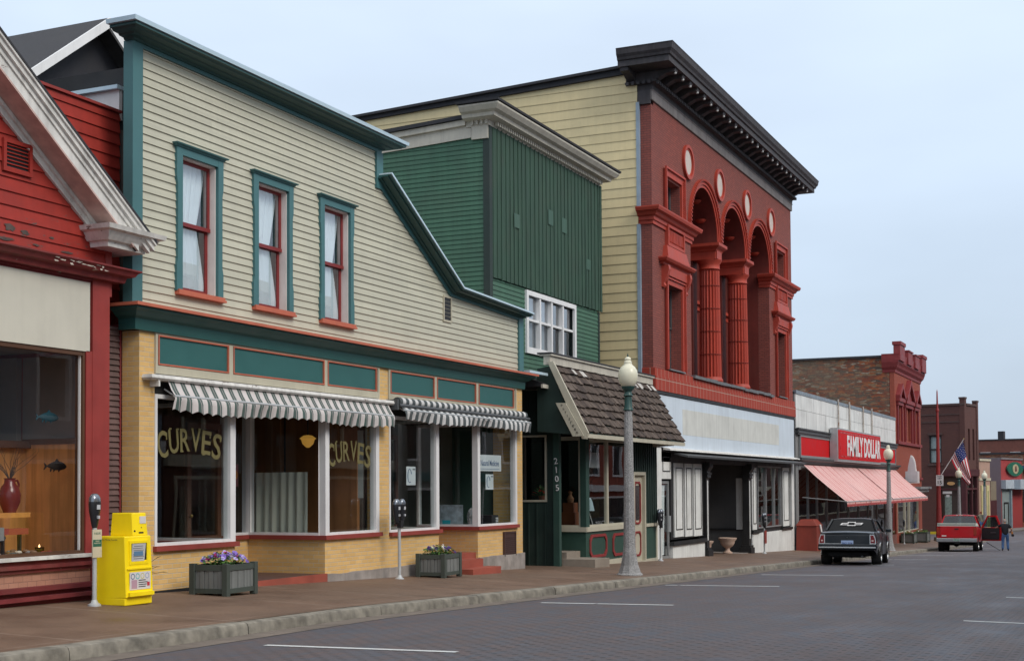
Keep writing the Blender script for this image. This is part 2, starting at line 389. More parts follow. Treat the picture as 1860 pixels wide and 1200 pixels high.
# ------------------------------------------------------------------ ground, road, sidewalk, kerb
def brickroad():
    s = NT('brick_paving'); x = s.xyz(s.pos)
    b = s.n('ShaderNodeTexBrick'); b.offset = .5; s.l(s.comb(x[1], x[0], 0), b.inputs['Vector'])
    for k, v in (('Scale', 1), ('Brick Width', .24), ('Row Height', .115), ('Mortar Size', .007), ('Mortar Smooth', .3), ('Bias', -.1)): b.inputs[k].default_value = v
    b.inputs['Color1'].default_value = (.104, .078, .080, 1); b.inputs['Color2'].default_value = (.072, .082, .105, 1); b.inputs['Mortar'].default_value = (.062, .056, .057, 1)
    # pits where the brick ends meet: the dotted rows running along the street
    row = s.math('FLOOR', s.math('DIVIDE', x[0], .115)); sh = s.math('MULTIPLY', s.math('MODULO', row, 2.0), .12)
    fy = s.math('FRACT', s.math('DIVIDE', s.math('ADD', x[1], sh), .24)); fx = s.math('FRACT', s.math('DIVIDE', x[0], .115))
    dx = s.math('MULTIPLY', s.math('ABSOLUTE', s.math('SUBTRACT', fx, .5)), .115); dy = s.math('MULTIPLY', s.math('ABSOLUTE', s.math('SUBTRACT', fy, .5)), .24)
    dist = s.math('SQRT', s.math('ADD', s.math('MULTIPLY', dx, dx), s.math('MULTIPLY', s.math('MULTIPLY', dy, dy), .35)))
    dot = s.math('LESS_THAN', dist, s.math('MULTIPLY', s.noise(s.pos, 7, 4, .8), .056))
    n0 = s.noise(s.pos, .35, 5, .6); n1 = s.noise(s.scale(s.pos, 1, .30, 1), 1.1, 6, .65); n4 = s.noise(s.scale(s.pos, 1, 1, 1), 1.3, 5, .7)
    lane = s.ramp(x[0], 4.2, 7.2, .12, 1)
    c = s.mix(s.math('MULTIPLY', s.math('MULTIPLY', dot, lane), s.ramp(n0, .34, .52, .35, 1.0)), b.outputs[0], (.010, .010, .011))
    c = s.mix(s.ramp(n1, .42, .66, 0, .5), c, (.098, .086, .09)); c = s.mix(s.ramp(n0, .48, .64, 0, .45), c, (.088, .062, .056)); c = s.mix(s.ramp(n4, .50, .66, 0, .5), c, (.058, .078, .108))
    st = s.noise(s.scale(s.pos, 1, .16, 1), 3.0, 6, .7); c = s.mix(s.math('MULTIPLY', s.ramp(st, .56, .72, 0, .55), s.ramp(x[0], 4, 8, 1, .35)), c, (.045, .042, .044))
    n3 = s.noise(s.pos, 90, 2); c = s.mix(s.ramp(n3, .5, .8, 0, .22), c, (.20, .19, .19))
    s.bump(s.math('SUBTRACT', s.math('MULTIPLY', n3, .3), s.math('ADD', b.outputs[1], dot)), .45, .008)
    return s.fin(c, s.ramp(n1, .3, .7, .55, .8), 0, .35)
def walkmat():
    s = NT('sidewalk_aggregate'); x = s.xyz(s.pos)
    n1 = s.noise(s.pos, 1.0, 6, .65); n2 = s.noise(s.pos, 120, 2); n0 = s.noise(s.pos, .3, 3)
    c = s.mix(s.ramp(n1, .35, .68), (.105, .056, .034), (.190, .112, .070))
    c = s.mix(s.ramp(n0, .4, .65, 0, .5), c, (.125, .085, .058))
    c = s.mix(s.ramp(n2, .45, .62, 0, .5), c, (.20, .145, .11)); c = s.mix(s.ramp(s.noise(s.pos, 75, 2), .55, .7, 0, .55), c, (.07, .05, .04))
    fy = s.math('ABSOLUTE', s.math('SUBTRACT', s.math('FRACT', s.math('DIVIDE', s.math('ADD', x[1], .55), 2.55)), .5))
    fx = s.math('ABSOLUTE', s.math('SUBTRACT', x[0], 1.75)); wob = s.math('MULTIPLY', s.noise(s.pos, 9, 3), .006)
    j = s.math('MAXIMUM', s.math('LESS_THAN', fy, s.math('ADD', wob, .0055)), s.math('LESS_THAN', s.math('ABSOLUTE', s.math('SUBTRACT', x[0], 3.12)), s.math('ADD', wob, .006)))
    c = s.mix(s.math('MULTIPLY', j, s.ramp(n1, .35, .6, .15, .75)), c, (.28, .21, .165))
    s.bump(n2, .5, .005); return s.fin(c, s.ramp(n1, .3, .7, .42, .8), 0, .45)
roadm = brickroad(); walkm = walkmat()
linem = paint('road_line_paint', (.52, .54, .54), .7, var=.05, streak=0, dirt=.2, peel=(.16, .15, .16), peelamt=.55)
m = MB()
gy = [-700, -60] + YS[1:] + [160, 300, 2500]
m.grid([[(x, y, along(y) - .55) for x in (-900, -200, -20, 20, 200, 1500)] for y in gy], 0, False)
struct(m.build('ground', paint('earth_and_asphalt', (.13, .125, .12), .9, var=.2, streak=0)))
m = MB()
m.grid([[(x, y, road(x, y)) for x in (3.9, 5, 6.5, 8.5, 10.5, 12, 13.15)] for y in YS], 0, False)
m.grid([[(x, y, -2.29) for x in (-60, 4, 13.15, 80)] for y in (104, 160, 700)], 0, False)
m.grid([[(x, y, -2.29) for x in (-60, 3.5)] for y in (96.0, 104)], 0, False)
struct(m.build('road', roadm))
m = MB(); m.grid([[(x, y, road(x, y)+.004) for x in (3.5, 3.9)] for y in YS], 0, False)
m.grid([[(x, y, road(x, y)+.004) for x in (13.15, 13.4)] for y in YS], 0, False)
struct(m.build('gutter', paint('gutter_concrete', (.15, .125, .105), .9, var=.25, scale=3, streak=0, dirt=.5, bump=.5)))
YW = [y for y in YS if y < 96] + [95.9]
m = MB(); m.grid([[(x, y, walk(x, y)) for x in (-3, 0, 1.7, 3.3)] for y in YW], 0, False)
struct(m.build('sidewalk', walkm))
m = MB(); m.grid([[(x, y, along(y)-.02+.0*x) for x in (13.6, 17.2)] for y in YS], 0, False)
struct(m.build('opposite_sidewalk', walkm))
def kerb(name, x0, x1, sgn):
    m = MB(); y = -30.0; rnd = random.Random(3)
    while y < 95.8:
        ye = min(y+rnd.uniform(2.9, 3.2), 95.9); dz = rnd.uniform(-.006, .006); dx = rnd.uniform(-.008, .008); n = 6; rows = []
        for k in range(n+1):
            yy = y+.009 + (ye-y-.018)*k/n; zt = walk(3.4, yy)+.004+dz if sgn > 0 else along(yy)-.01
            zb = along(yy)-.19; j = rnd.uniform(-.006, .006); X = x1+dx if sgn > 0 else x0
            s_ = sgn; back = x0 if sgn > 0 else x1
            rows.append([(back, yy, zb), (back, yy, zt), (X-s_*.05, yy, zt+j*.4), (X-s_*.018, yy, zt-.012+j), (X+j, yy, zt-.05), (X+.012*s_, yy, zb)])
        m.grid(rows, 0, True); m.face(rows[0]); m.face(rows[-1]); y = ye
    struct(m.build(name, concm))
kerb('kerb', 3.28, 3.5, 1); kerb('opposite_kerb', 13.4, 13.62, -1)
m = MB(); rnd = random.Random(5)
for yy, xa, xb in [(12.36, 4.47, 6.78), (20.27, 4.31, 6.53), (27.59, 4.02, 6.44), (34.62, 4.31, 6.39)] + [(45.1+7.9*k, 3.7, 6.0) for k in range(6)] + [(18.96+6.7*k, 10.94, 13.1) for k in range(9)]:
    n = 24
    for k in range(n):
        a = xa+(xb-xa)*k/n; b = xa+(xb-xa)*(k+1)/n; e = rnd.uniform(-.004, .004)
        m.face([(a, yy-.05+e, road(a, yy)+.006), (b, yy-.05-e, road(b, yy)+.006), (b, yy+.05+e, road(b, yy)+.006), (a, yy+.05, road(a, yy)+.006)])
struct(m.build('parking_lines', linem))
# ================================================================== TAN AND TEAL SHOP BUILDING
B1 = thing('shop_building', 'tan clapboard false-front building with teal trim, yellow brick storefronts and two striped awnings', 'building', (0, 22.4, 0))
YL, YR = 15.69, 29.27
# upper windows
WIN = [(16.61, 17.49), (18.58, 19.47), (20.59, 21.47)]
holes = [(a, b, 4.60, 6.64) for a, b in WIN]
TZ = 8.0
def ur(z):
    if z <= 5.5: r_ = 29.02
    elif z <= 5.62: r_ = 29.02-(29.02-25.55)*(z-5.5)/.12 if z > 5.5 else 29.02
    elif z < 7.42: r_ = 25.55 + (22.43-25.55)*(z-5.62)/(7.42-5.62)
    else: r_ = 22.43
    return (YL, r_)
m = MB(); siding(m, 'x', 0.0, 4.25, TZ, .12, ur, .02, holes); m.build('siding', tan, B1)
m = MB()
wall(m, 'x', -.03, 15.71, 22.62, 4.0, 8.1, holes, .2); m.prism([(22.62, 4.0), (29.25, 4.0), (29.25, 5.58), (25.6, 5.62), (22.62, 7.4)], -.23, -.03, 0)
shellwalls(m, -18, -1.25, YL+.01, YR, -.4, 5.3, .2); m.box(-1.25, -.25, YR-.2, YR-.001, 3.9, 5.3)
m.build('wall', paint('plain_backing', (.30, .29, .24), .8), B1)
# corner boards / trims
m = MB()
m.box(-.115, .055, 15.47, 15.69, 4.25, 8.06); m.box(.0, .055, 29.02, 29.22, 4.25, 5.6); m.box(-.2, .055, 29.222, 29.27, 4.25, 5.6)
m.box(0, .055, 22.43, 22.63, 7.3, 8.0); m.box(-.25, .05, 22.632, 22.68, 7.3, 8.0)
m.box(0, .05, 15.69, 22.63, 7.995, 8.10)
m.build('corner_board', teal, B1, split=True)
def slopepoly(off0, off1):      # band between two offsets above the inner trim line
    P = [(22.43, 7.42), (25.55, 5.62), (29.27, 5.49)]; out = []
    def nrm(a, b):
        d = Vector((b[0]-a[0], b[1]-a[1])).normalized(); return Vector((-d.y, d.x))
    n0 = nrm(P[0], P[1]); n1 = nrm(P[1], P[2]); nm = (n0+n1)/(1+n0.dot(n1)); N = [n0, nm, n1]
    return [[(p[0]+n.x*o, p[1]+n.y*o) for p, n in zip(P, N)] for o in (off0, off1)]
def slopeband(mb, o0, o1, x0, x1):
    a, b = slopepoly(o0, o1)
    for k in range(2): mb.prism([a[k], a[k+1], b[k+1], b[k]], x0, x1, 0)
m = MB(); slopeband(m, 0, .11, 0, .045); m.build('slope_trim', teal, B1)
crown = [(0, 0), (.03, 0), (.05, .03), (.14, .035), (.16, .055), (.27, .06), (.30, .085), (.34, .09), (.34, .125), (0, .13)]
m = MB(); dteal = paint('dark_teal_crown', (.022, .075, .075), .5, var=.08, streak=0)
m.sweep([(-.08, 15.47), (.05, 15.47), (.05, 22.64), (-.1, 22.64)], crown, z=8.055)
for (o0, o1, x1) in ((.075, .10, .12), (.10, .125, .26), (.125, .15, .31)): slopeband(m, o0, o1, 0, x1)
m.build('crown_moulding', dteal, B1, split=True)
m = MB(); m.sweep([(-.10, 15.45), (.05, 15.45), (.05, 22.66), (-.1, 22.66)], [(-.1, 0), (.37, 0), (.38, .06), (-.1, .09)], z=8.187)
slopeband(m, .152, .19, -.2, .335); m.build('metal_cap', capm, B1, split=True)
# cornice above storefront
m = MB()
corn = [(0, 0), (.06, 0), (.07, .16), (.13, .19), (.2, .25), (.26, .28), (.26, .31), (0, .31)]
m.sweep([(-.24, YL-.1), (.0, YL-.1), (.0, YR-.02), (-.2, YR-.02)], corn, z=3.90); m.build('storefront_cornice', paint('teal_fascia', (.022, .088, .082), .45, var=.07, streak=.04, dirt=.05), B1)
m = MB(); m.sweep([(-.26, YL-.1), (0, YL-.1), (0, YR), (-.2, YR)], [(0, 0), (.31, 0), (.31, .045), (0, .06)], z=4.211); m.build('orange_moulding', orange, B1)
# cream transom frame + teal panels
m = MB(); m.box(-.12, .0, 16.02, 22.56, 3.30, 3.91); m.box(-.12, .0, 22.92, 28.9, 3.30, 3.91)
PAN = [(16.08, 17.80), (17.92, 20.61), (20.72, 22.45), (22.98, 24.80), (24.92, 26.75), (26.89, 28.75)]
edges = [16.02, 17.86, 20.66, 22.56]; e2 = [22.92, 24.86, 26.82, 28.9]
for ee in (edges, e2):
    for k in range(3):
        a, b = PAN[k if ee is edges else k+3]
        frame(m, 'x', 0, ee[k], ee[k+1], 3.30, 3.91, .05, .0, .03, 0, wb=.12, wt=.04)
m.build('transom_frame', cream, B1, split=True)
for a, b in PAN:
    q = MB(); q.box(0, .006, a+.02, b-.02, 3.45, 3.85); q.build('transom_panel', tealp, B1)
m = MB()
for a, b in PAN: frame(m, 'x', 0, a, b, 3.43, 3.87, .022, .0, .036)
m.build('panel_edging', orange, B1, split=True)
# brick
m = MB()
def bx(x0, x1, y0, y1, z0, z1): m.box(x0, x1, y0, y1, z0, z1)
bx(-.31, 0, YL, 16.03, -.3, 3.9); bx(-.22, 0, 16.03, 18.0, -.3, .70); bx(-.22, 0, 20.66, 22.56, -.4, .70); bx(-.25, .0, 22.56, 22.95, -.4, 3.9)
bx(-.22, 0, 22.95, 25.02, -.5, .68); bx(-.22, 0, 26.86, 28.94, -.6, .68); bx(-.6, 0, 28.94, YR, -.6, 3.9)
bx(-1.63, -.22, 20.66, 20.88, -.3, .70); bx(-1.63, -.22, 17.78, 18.0, -.3, .70); bx(-1.85, -1.63, 19.95, 20.88, -.3, .70); bx(-1.85, -1.63, 17.78, 18.85, -.3, .70)
bx(-1.5, -.22, 26.86, 27.08, -.5, .68); bx(-1.5, -.22, 24.8, 25.02, -.5, .68); bx(-1.72, -1.5, 26.15, 27.08, -.5, .68)
m.build('brickwork', ybrick, B1)
m = MB(); rr = random.Random(2)
for a, b in ((20.67, 22.95), (22.952, 25.0), (26.87, 29.29)):
    n = 10; P = [(a, -.9)] + [(a+(b-a)*k/n, .085+rr.uniform(-.012, .012)) for k in range(n+1)] + [(b, -.9)]
    m.prism(P, -.1, .05, 0)
m.box(-1.5, -.1, 26.79, 26.858, -.9, .08)
m.build('foundation', stonem, B1, split=True)
m = MB(); m.box(.001, .012, 16.04, 17.98, .06, .125); m.build('plinth_strip', blackm, B1)
m = MB()
def rsill(p0, p1, z0=.70, z1=.775): m.box(p0[0], p1[0], p0[1], p1[1], z0, z1)
rsill((-.1, 16.0), (.07, 18.04)); rsill((-.1, 20.60), (.07, 22.60)); rsill((-1.6, 20.60), (-.1, 20.85)); rsill((-1.8, 19.95), (-1.57, 20.60)); rsill((-1.6, 17.8), (-.1, 18.04))
rsill((-.1, 22.96), (.07, 25.08), .68, .755); rsill((-.1, 26.80), (.07, 28.96), .68, .755); rsill((-1.5, 26.80), (-.1, 27.05), .68, .755)
m.build('window_sill', redsill, B1, split=True)
# shop windows
def shopwin(pl, c, u0, u1, z0, z1, w0=.07, w1=.07, parent=B1, mt=None, gm=None):
    q = MB(); fbox(q, pl, c, u0, u0+w0, z0, z1, -.12, .015); fbox(q, pl, c, u1-w1, u1, z0, z1, -.12, .015)
    fbox(q, pl, c, u0+w0, u1-w1, z0, z0+.045, -.11, .012); fbox(q, pl, c, u0+w0, u1-w1, z1-.06, z1, -.11, .012)
    f = q.build('shop_window', mt or white, parent); pane('pane', pl, c, u0+w0, u1-w1, z0+.04, z1-.05, -.04, gm or gl, f); return f
shopwin('x', 0, 16.03, 18.0, .775, 3.0, .05, .14); shopwin('x', 0, 20.66, 22.56, .775, 3.0, .13, .12)
shopwin('y', 20.66, -1.63, -.12, .775, 3.0, .05, .001); shopwin('x', -1.63, 19.98, 20.66, .775, 3.0, .05, .02)
shopwin('y', 17.9, -1.63, -.12, .775, 3.0, .06, .001)
shopwin('x', 0, 22.95, 25.02, .755, 3.0, .05, .13); shopwin('x', 0, 26.84, 28.94, .755, 3.0, .13, .10)
shopwin('y', 26.86, -1.5, -.12, .755, 3.0, .05, .001); shopwin('y', 24.95, -1.5, -.12, .755, 3.0, .06, .001)
m = MB(); m.box(-.14, .0, 16.03, 22.56, 3.0, 3.3); m.box(-.14, 0, 22.95, 28.94, 3.0, 3.3); m.box(-1.75, -.14, 17.9, 20.9, 3.01, 3.2); m.box(-1.75, -.14, 24.9, 27.1, 3.01, 3.2)
m.build('window_header', blackm, B1, split=True)
m = MB(); m.box(-1.8, 0, 18.0, 20.66, -.4, .10); m.build('entrance_floor', paint('dark_red_tiles', (.10, .055, .05), .5, var=.3, dirt=.3), B1)
m = MB(); m.box(.002, .05, 17.98, 20.665, -.4, .108); m.build('entrance_step', paint('red_step_paint', (.30, .07, .045), .7, var=.2, streak=0, dirt=.3, peel=(.25, .2, .18), peelamt=.3), B1)
def door(nm, pl, c, u0, u1, z0, z1, mt, parent, gz0=None, fw=.1):
    q = MB(); frame(q, pl, c, u0, u1, z0, z1, fw, -.05, .0); gz0 = z0+.9 if gz0 is None else gz0
    fbox(q, pl, c, u0+fw, u1-fw, z0+fw, gz0, -.04, -.01)
    o = q.build(nm, mt, parent); pane('pane', pl, c, u0+fw, u1-fw, gz0, z1-fw, -.03, gl, o)
    h = MB(); k = PT(pl, c, u0+fw*.5, z0+1.05, 0); h.lathe([(0, -.03), (.025, -.02), (.03, 0), (.025, .02), (0, .03)], (k[0]+(.04 if pl == 'x' else 0), k[1]-(.04 if pl == 'y' else 0), k[2]), 8); h.build('handle', paint('brass', (.5, .33, .1), .3, metal=.8), o); return o
door('shop_door', 'x', -1.66, 18.95, 19.9, .1, 2.75, paint('brown_door', (.12, .05, .03), .5), B1, .8); door('shop_door', 'x', -1.52, 25.1, 26.05, .2, 2.75, paint('brown_door', (.12, .05, .03), .5), B1, .8)
m = MB(); redst = paint('red_step_paint', (.30, .07, .045))
m.box(-1.5, -.05, 25.03, 26.86, -.6, .2); m.box(-.05, .30, 25.35, 26.50, -.6, .09); m.box(.302, .62, 25.35, 26.72, -.6, -.08); m.build('entrance_steps', redst, B1, split=True)
m = MB(); frame(m, 'x', 0, 28.15, 28.80, .04, .60, .04, .0, .05); m.box(0, .03, 28.19, 28.76, .08, .56)
for k in range(9): m.box(.03, .045, 28.2, 28.75, .1+k*.045, .12+k*.045)
m.build('vent_cover', paint('brown_vent', (.065, .035, .03), .5), B1)
m = MB(); frame(m, 'x', 0, 25.22, 25.6, 5.06, 5.61, .04, 0, .035)
for k in range(6): z = 5.1+k*.078; m.hexa([(0, 25.26, z), (.03, 25.26, z), (.03, 25.56, z), (0, 25.56, z)], [(-.06, 25.26, z+.05), (-.05, 25.26, z+.06), (-.05, 25.56, z+.06), (-.06, 25.56, z+.05)])
m.build('louvre_vent', cream, B1)
m = MB(); m.box(-.0, .022, 25.25, 25.57, 5.09, 5.58); m.build('vent_backing', blackm, B1)
# upper windows
jamb = paint('pale_jamb', (.66, .60, .57), .6, streak=.03)
for a, b in WIN:
    q = MB(); o0, o1 = a-.235, b+.075
    # casing with eared outline
    def ear(y0, y1, s_):
        zz = [4.58, 4.95, 5.0, 5.06, 6.18, 6.25, 6.3, 6.75]; ww = [.025, .025, .015, 0, 0, .015, .025, .025]
        P = [(y1 if s_ < 0 else y0, 4.58)] + [((y0-w_ if s_ < 0 else y1+w_), z_) for z_, w_ in zip(zz, ww)] + [(y1 if s_ < 0 else y0, 6.75)]
        q.prism(P, .0, .055, 0)
    ear(a-.115, a, -1); ear(b, b+.105, 1); q.box(0, .052, a, b, 6.64, 6.75)
    q.sweep([(0, a-.14), (.05, a-.14), (.05, b+.13), (0, b+.13)], [(-.03, 0), (.02, 0), (.03, .02), (.06, .03), (.07, .05), (-.03, .06)], z=6.75)
    f = q.build('upper_window', teal, B1)
    q = MB(); q.box(-.2, .0, a-.0, a+.02, 4.6, 6.64); q.box(-.2, .0, b-.02, b, 4.6, 6.64); q.box(-.2, 0, a, b, 6.62, 6.64); q.build('jamb', jamb, f)
    q = MB(); q.box(-.03, .10, a-.14, b+.16, 4.52, 4.555); q.box(-.22, .085, a-.12, b+.14, 4.555, 4.598); q.build('sill', orange, f)
    q = MB(); frame(q, 'x', -.1, a+.02, b-.02, 5.62, 6.62, .05, -.03, .0); frame(q, 'x', -.14, a+.02, b-.02, 4.60, 5.66, .055, -.03, .0, wb=.08); q.box(-.1, -.085, a+.02, b-.02, 5.61, 5.67)
    q.build('sash', redsash, f)
    pane('pane', 'x', 0, a+.07, b-.07, 5.67, 6.57, -.115, glup, f); pane('pane', 'x', 0, a+.07, b-.07, 4.68, 5.62, -.155, glup, f)
    q = MB(); W_ = b-a; rows = []
    for k in range(33):
        z = 4.66+k*(6.64-4.66)/32; t = (z-4.66)/(6.64-4.66)
        wd = (.96-.22*(t/.52)**1.3) if t < .52 else (.74+.22*((t-.52)/.48)**.8); wd *= W_
        rows.append([(-.20+.025*math.sin(j*1.9+t*2)*(1.2-.5*t), a+.02+wd*j/22, z) for j in range(23)])
    q.grid(rows, 0, True); q.build('curtain', curt, f)
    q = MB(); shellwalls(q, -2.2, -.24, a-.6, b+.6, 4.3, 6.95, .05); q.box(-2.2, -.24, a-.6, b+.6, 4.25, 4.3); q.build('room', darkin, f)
# rear gable roof and dark gable wall
m = MB(); AP = (19.57, 10.25)
m.prism([(15.75, 7.3), (19.57, 10.15), (23.4, 7.3), (23.4, 5.0), (15.75, 5.0)], -16, -4.35, 0)
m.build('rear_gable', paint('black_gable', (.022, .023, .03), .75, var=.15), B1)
for sg in (-1, 1):
    m = MB(); e = (19.57+sg*4.15, 10.25-4.15*.765)
    P = [AP, e, (e[0], e[1]-.07), (AP[0], AP[1]-.09)]
    m.prism(P, -16.2, -3.95, 0); m.build('rear_roof', roofd, B1)
    m = MB(); P = [(AP[0], AP[1]+.0), (e[0], e[1]+.0), (e[0], e[1]-.17), (AP[0], AP[1]-.19)]; m.prism(P, -3.948, -3.90, 0); m.build('rake_board', white, B1)
m = MB()
m.box(-1.40, -.62, 15.97, 16.04, 7.1, 7.55); m.build('eave_box', white, B1)
m = MB(); m.box(-1.55, -.60, 15.9, 16.1, 7.552, 7.61); m.build('eave_flashing', capm, B1)
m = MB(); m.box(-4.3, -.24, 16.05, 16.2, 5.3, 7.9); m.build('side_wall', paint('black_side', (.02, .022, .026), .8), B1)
# interiors
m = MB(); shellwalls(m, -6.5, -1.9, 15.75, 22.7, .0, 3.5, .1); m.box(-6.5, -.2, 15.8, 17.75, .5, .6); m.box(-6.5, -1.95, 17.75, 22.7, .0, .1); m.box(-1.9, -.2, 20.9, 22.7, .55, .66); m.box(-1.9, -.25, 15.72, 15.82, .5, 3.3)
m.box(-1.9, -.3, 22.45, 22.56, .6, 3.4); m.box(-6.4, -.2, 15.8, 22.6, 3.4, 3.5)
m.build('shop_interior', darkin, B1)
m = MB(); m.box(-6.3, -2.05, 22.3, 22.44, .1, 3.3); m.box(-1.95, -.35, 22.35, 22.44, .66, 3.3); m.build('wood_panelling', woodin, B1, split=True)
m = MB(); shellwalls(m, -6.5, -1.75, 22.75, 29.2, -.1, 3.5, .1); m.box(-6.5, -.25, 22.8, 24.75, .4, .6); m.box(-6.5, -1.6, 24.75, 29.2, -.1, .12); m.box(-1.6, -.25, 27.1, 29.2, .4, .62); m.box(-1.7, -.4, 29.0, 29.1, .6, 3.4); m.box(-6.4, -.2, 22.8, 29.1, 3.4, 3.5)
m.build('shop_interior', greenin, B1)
# lettering on the glass
yel = paint('gold_leaf_lettering', (.15, .128, .048), .6, var=.1, streak=0, dirt=.1)
def arched(word, y0, y1, z0, z1, parent):
    n = len(word); W_ = (y1-y0)/n; tall = [1.0, .84, .72, .72, .84, 1.0]
    for k, ch in enumerate(word):
        t = (k-(n-1)/2)/((n-1)/2); zc = z0+(z1-z0)*.60 - .085*t*t; h = (z1-z0)*(.66+.12*t*t)
        o = text('letter', ch, yel, parent, (-.032, y0+W_*(k+.5), zc), (0, 1, -.0-.17*t), (0, .17*t, 1), h, W_*.86, .012, .004)
        if ch in 'CURVES':
            q = MB(); c_ = Vector((-.028, y0+W_*(k+.5), zc)); ups = {'U': (1, 1), 'R': (0, -1), 'V': (1, 1), 'E': (0, 0)}.get(ch)
            if ch in 'UV':
                for s_ in (-.33, .33): q.box(-.033, -.027, c_.y+s_*W_-.05*W_*2, c_.y+s_*W_+.1*W_, zc+h/2-.012, zc+h/2+.014)
            if ch in 'RE':
                q.box(-.033, -.027, c_.y-.43*W_, c_.y-.16*W_, zc-h/2-.012, zc-h/2+.014)
            if ch in 'CSE': q.box(-.033, -.027, c_.y+.3*W_, c_.y+.38*W_, zc+h*.18, zc+h*.44)
            if q.v: q.build('serif', yel, o)
SG = thing('window_lettering', 'arched gold CURVES lettering on the left shop window under the long awning', 'lettering', (-.03, 16.9, 2.2)); arched('CURVES', 16.12, 17.70, 2.04, 2.56, SG)
SG = thing('window_lettering', 'arched gold CURVES lettering on the shop window right of the yellow lamp', 'lettering', (-.03, 21.5, 2.2)); arched('CURVES', 20.80, 22.34, 1.96, 2.5, SG)
# awnings
def awning(nm, y0, y1, zt, xo, zo, zv, period, mt, off, rail=None, parent=B1, roll=False):
    q = MB(); n = int((y1-y0)/.03); rows = []
    for k in range(n+1):
        y = y0+(y1-y0)*k/n; ph = math.sin(y*2*PI/period)*.012+math.sin(y*2.3)*.02+math.sin(y*9.1)*.006; sag = .025*math.sin(y*1.7)
        sc_ = .045*abs(math.sin(PI*(y)/period))
        rows.append([(off, y, zt), (off+(xo-off)*.5, y, (zt+zo)/2-.015+ph*.4), (xo, y, zo+sag*.3), (xo+.015+ph*.6, y, zo-.04), (xo+.01+ph*1.6, y, (zo+zv)/2+sag*.5), (xo-.005+ph*2.4, y, zv-sc_+sag)])
    q.grid(rows, 0, True); q.keepn = True
    o = q.build(nm, mt, parent)
    if rail:
        r_ = MB(); r_.sweep([(0, rail[0]), (.001, rail[0]), (.001, rail[1])], [(0, 0), (.16, -.0), (.19, .03), (.17, .08), (0, .1)], z=rail[2]); r_.box(.0, .16, rail[0]-.005, rail[0]+.03, rail[2]-.09, rail[2]); r_.build('awning_rail', rail[3], o)
    q = MB(); q.tube((xo-.01, y0, zo), (xo-.01, y1, zo), .02); [q.tube((.02, yy, zt-.12), (xo-.01, yy, zo-.01), .014) for yy in (y0+.05, y1-.05)]; q.build('front_bar', steelw, o)
    return o
strm = stripes('green_white_stripe', (.58, .54, .53), (.070, .108, .098), .235, .46, 1, thin=(.30, .27, .27))
awning('awning', 16.18, 22.72, 3.2, .25, 2.97, 2.77, .235, strm, .12, (15.93, 22.85, 3.19, whitew))
strm2 = stripes('grey_white_stripe', (.60, .60, .60), (.07, .085, .09), .25, .52, 1)
awning('awning', 23.02, 29.1, 3.33, .30, 3.10, 2.92, .25, strm2, .06)
m = MB(); m.tube((.14, 23.02, 3.27), (.14, 29.1, 3.27), .085, n=12); m.build('awning_roll', strm2, B1)
m = MB(); m.tube((.23, 22.95, 3.19), (.23, 29.15, 3.19), .035, n=8); m.box(0, .25, 22.85, 22.9, 3.1, 3.3); m.build('awning_rail', dgrey, B1)
# things in the tan building's windows
T = thing('pendant_lamp', 'yellow glass pendant lamp hanging inside the shop window', 'lamp', (-1.75, 21.7, 2.3))
yelg = emit('lit_yellow_glass', (.55, .28, .05), .42)
cx, cy = -2.0, 23.1*15.0/15.2 - .0
def ray_y(Y, px_k): return 0
m = MB(); LP = (-.7, 21.2, 2.5)
m.lathe([(.02, -.15), (.05, -.13), (.10, -.08), (.125, -.0), (.155, .015), (.11, .05), (.08, .07), (.02, .08)], LP, 20); m.build('lamp_shade', yelg, T)
m = MB(); m.tube((LP[0], LP[1], 2.55), (LP[0], LP[1], 3.39), .012); m.build('cord', blackm, T)
def hang(nm, label, cat, pl, c, u0, u1, z0, z1, mt, fold=.025, n=60, freq=2.1, d=0):
    q = MB(); q.grid([[PT(pl, c, u0+(u1-u0)*k/n, z, fold*math.sin(k*freq*.9)*(1.1-.4*(z-z0)/(z1-z0)) + .01*math.sin(k*.37+z)) for k in range(n+1)] for z in [z0+(z1-z0)*j/8 for j in range(9)]], 0, True)
    return tag(q.build(nm, mt), label, cat)
hang('half_curtain', 'grey green pleated half curtain inside the recessed shop window', 'curtain', 'y', 20.86, -1.61, -.49, .80, 1.90, drape, .03, 60, .75)
hang('narrow_curtain', 'thin pale curtain gathered inside the leftmost tan building shop window', 'curtain', 'x', -1.4, 17.15, 17.5, .62, 1.75, drape, .02, 14)
def card(nm, label, cat, pl, c, u0, u1, z0, z1, mt, d=-.05, t=.004):
    q = MB(); fbox(q, pl, c, u0, u1, z0, z1, d, d+t); return tag(q.build(nm, mt), label, cat)
paperm = paint('paper', (.62, .66, .68), .8, var=.04, streak=0, dirt=0); inkb = matte('blue_ink', (.08, .14, .26)); inkd = matte('dark_ink', (.03, .045, .06)); brn = matte('brown_ink', (.14, .08, .03))
card('paper_sheet', 'large pale paper sheet hung on the wood wall behind the right CURVES lettering', 'paper', 'y', 22.33, -1.42, -0.23, 1.42, 2.7, paint('translucent_paper', (.42, .45, .44), .9, streak=0))
P1 = card('window_poster', 'pink and orange poster in the recessed side window left of the half curtain', 'poster', 'x', -1.63, 20.12, 20.42, 1.65, 2.05, matte('pink_poster', (.40, .10, .12)))
q = MB(); q.lathe([(0, 0), (.09, 0), (.09, .004), (0, .004)], (0, 0, 0), 16); q.v = [(-1.675+v[2]+.03, 20.27+v[0], 1.86+v[1]) for v in q.v]; q.build('orange_disc', matte('orange_ink', (.6, .25, .05)), P1)
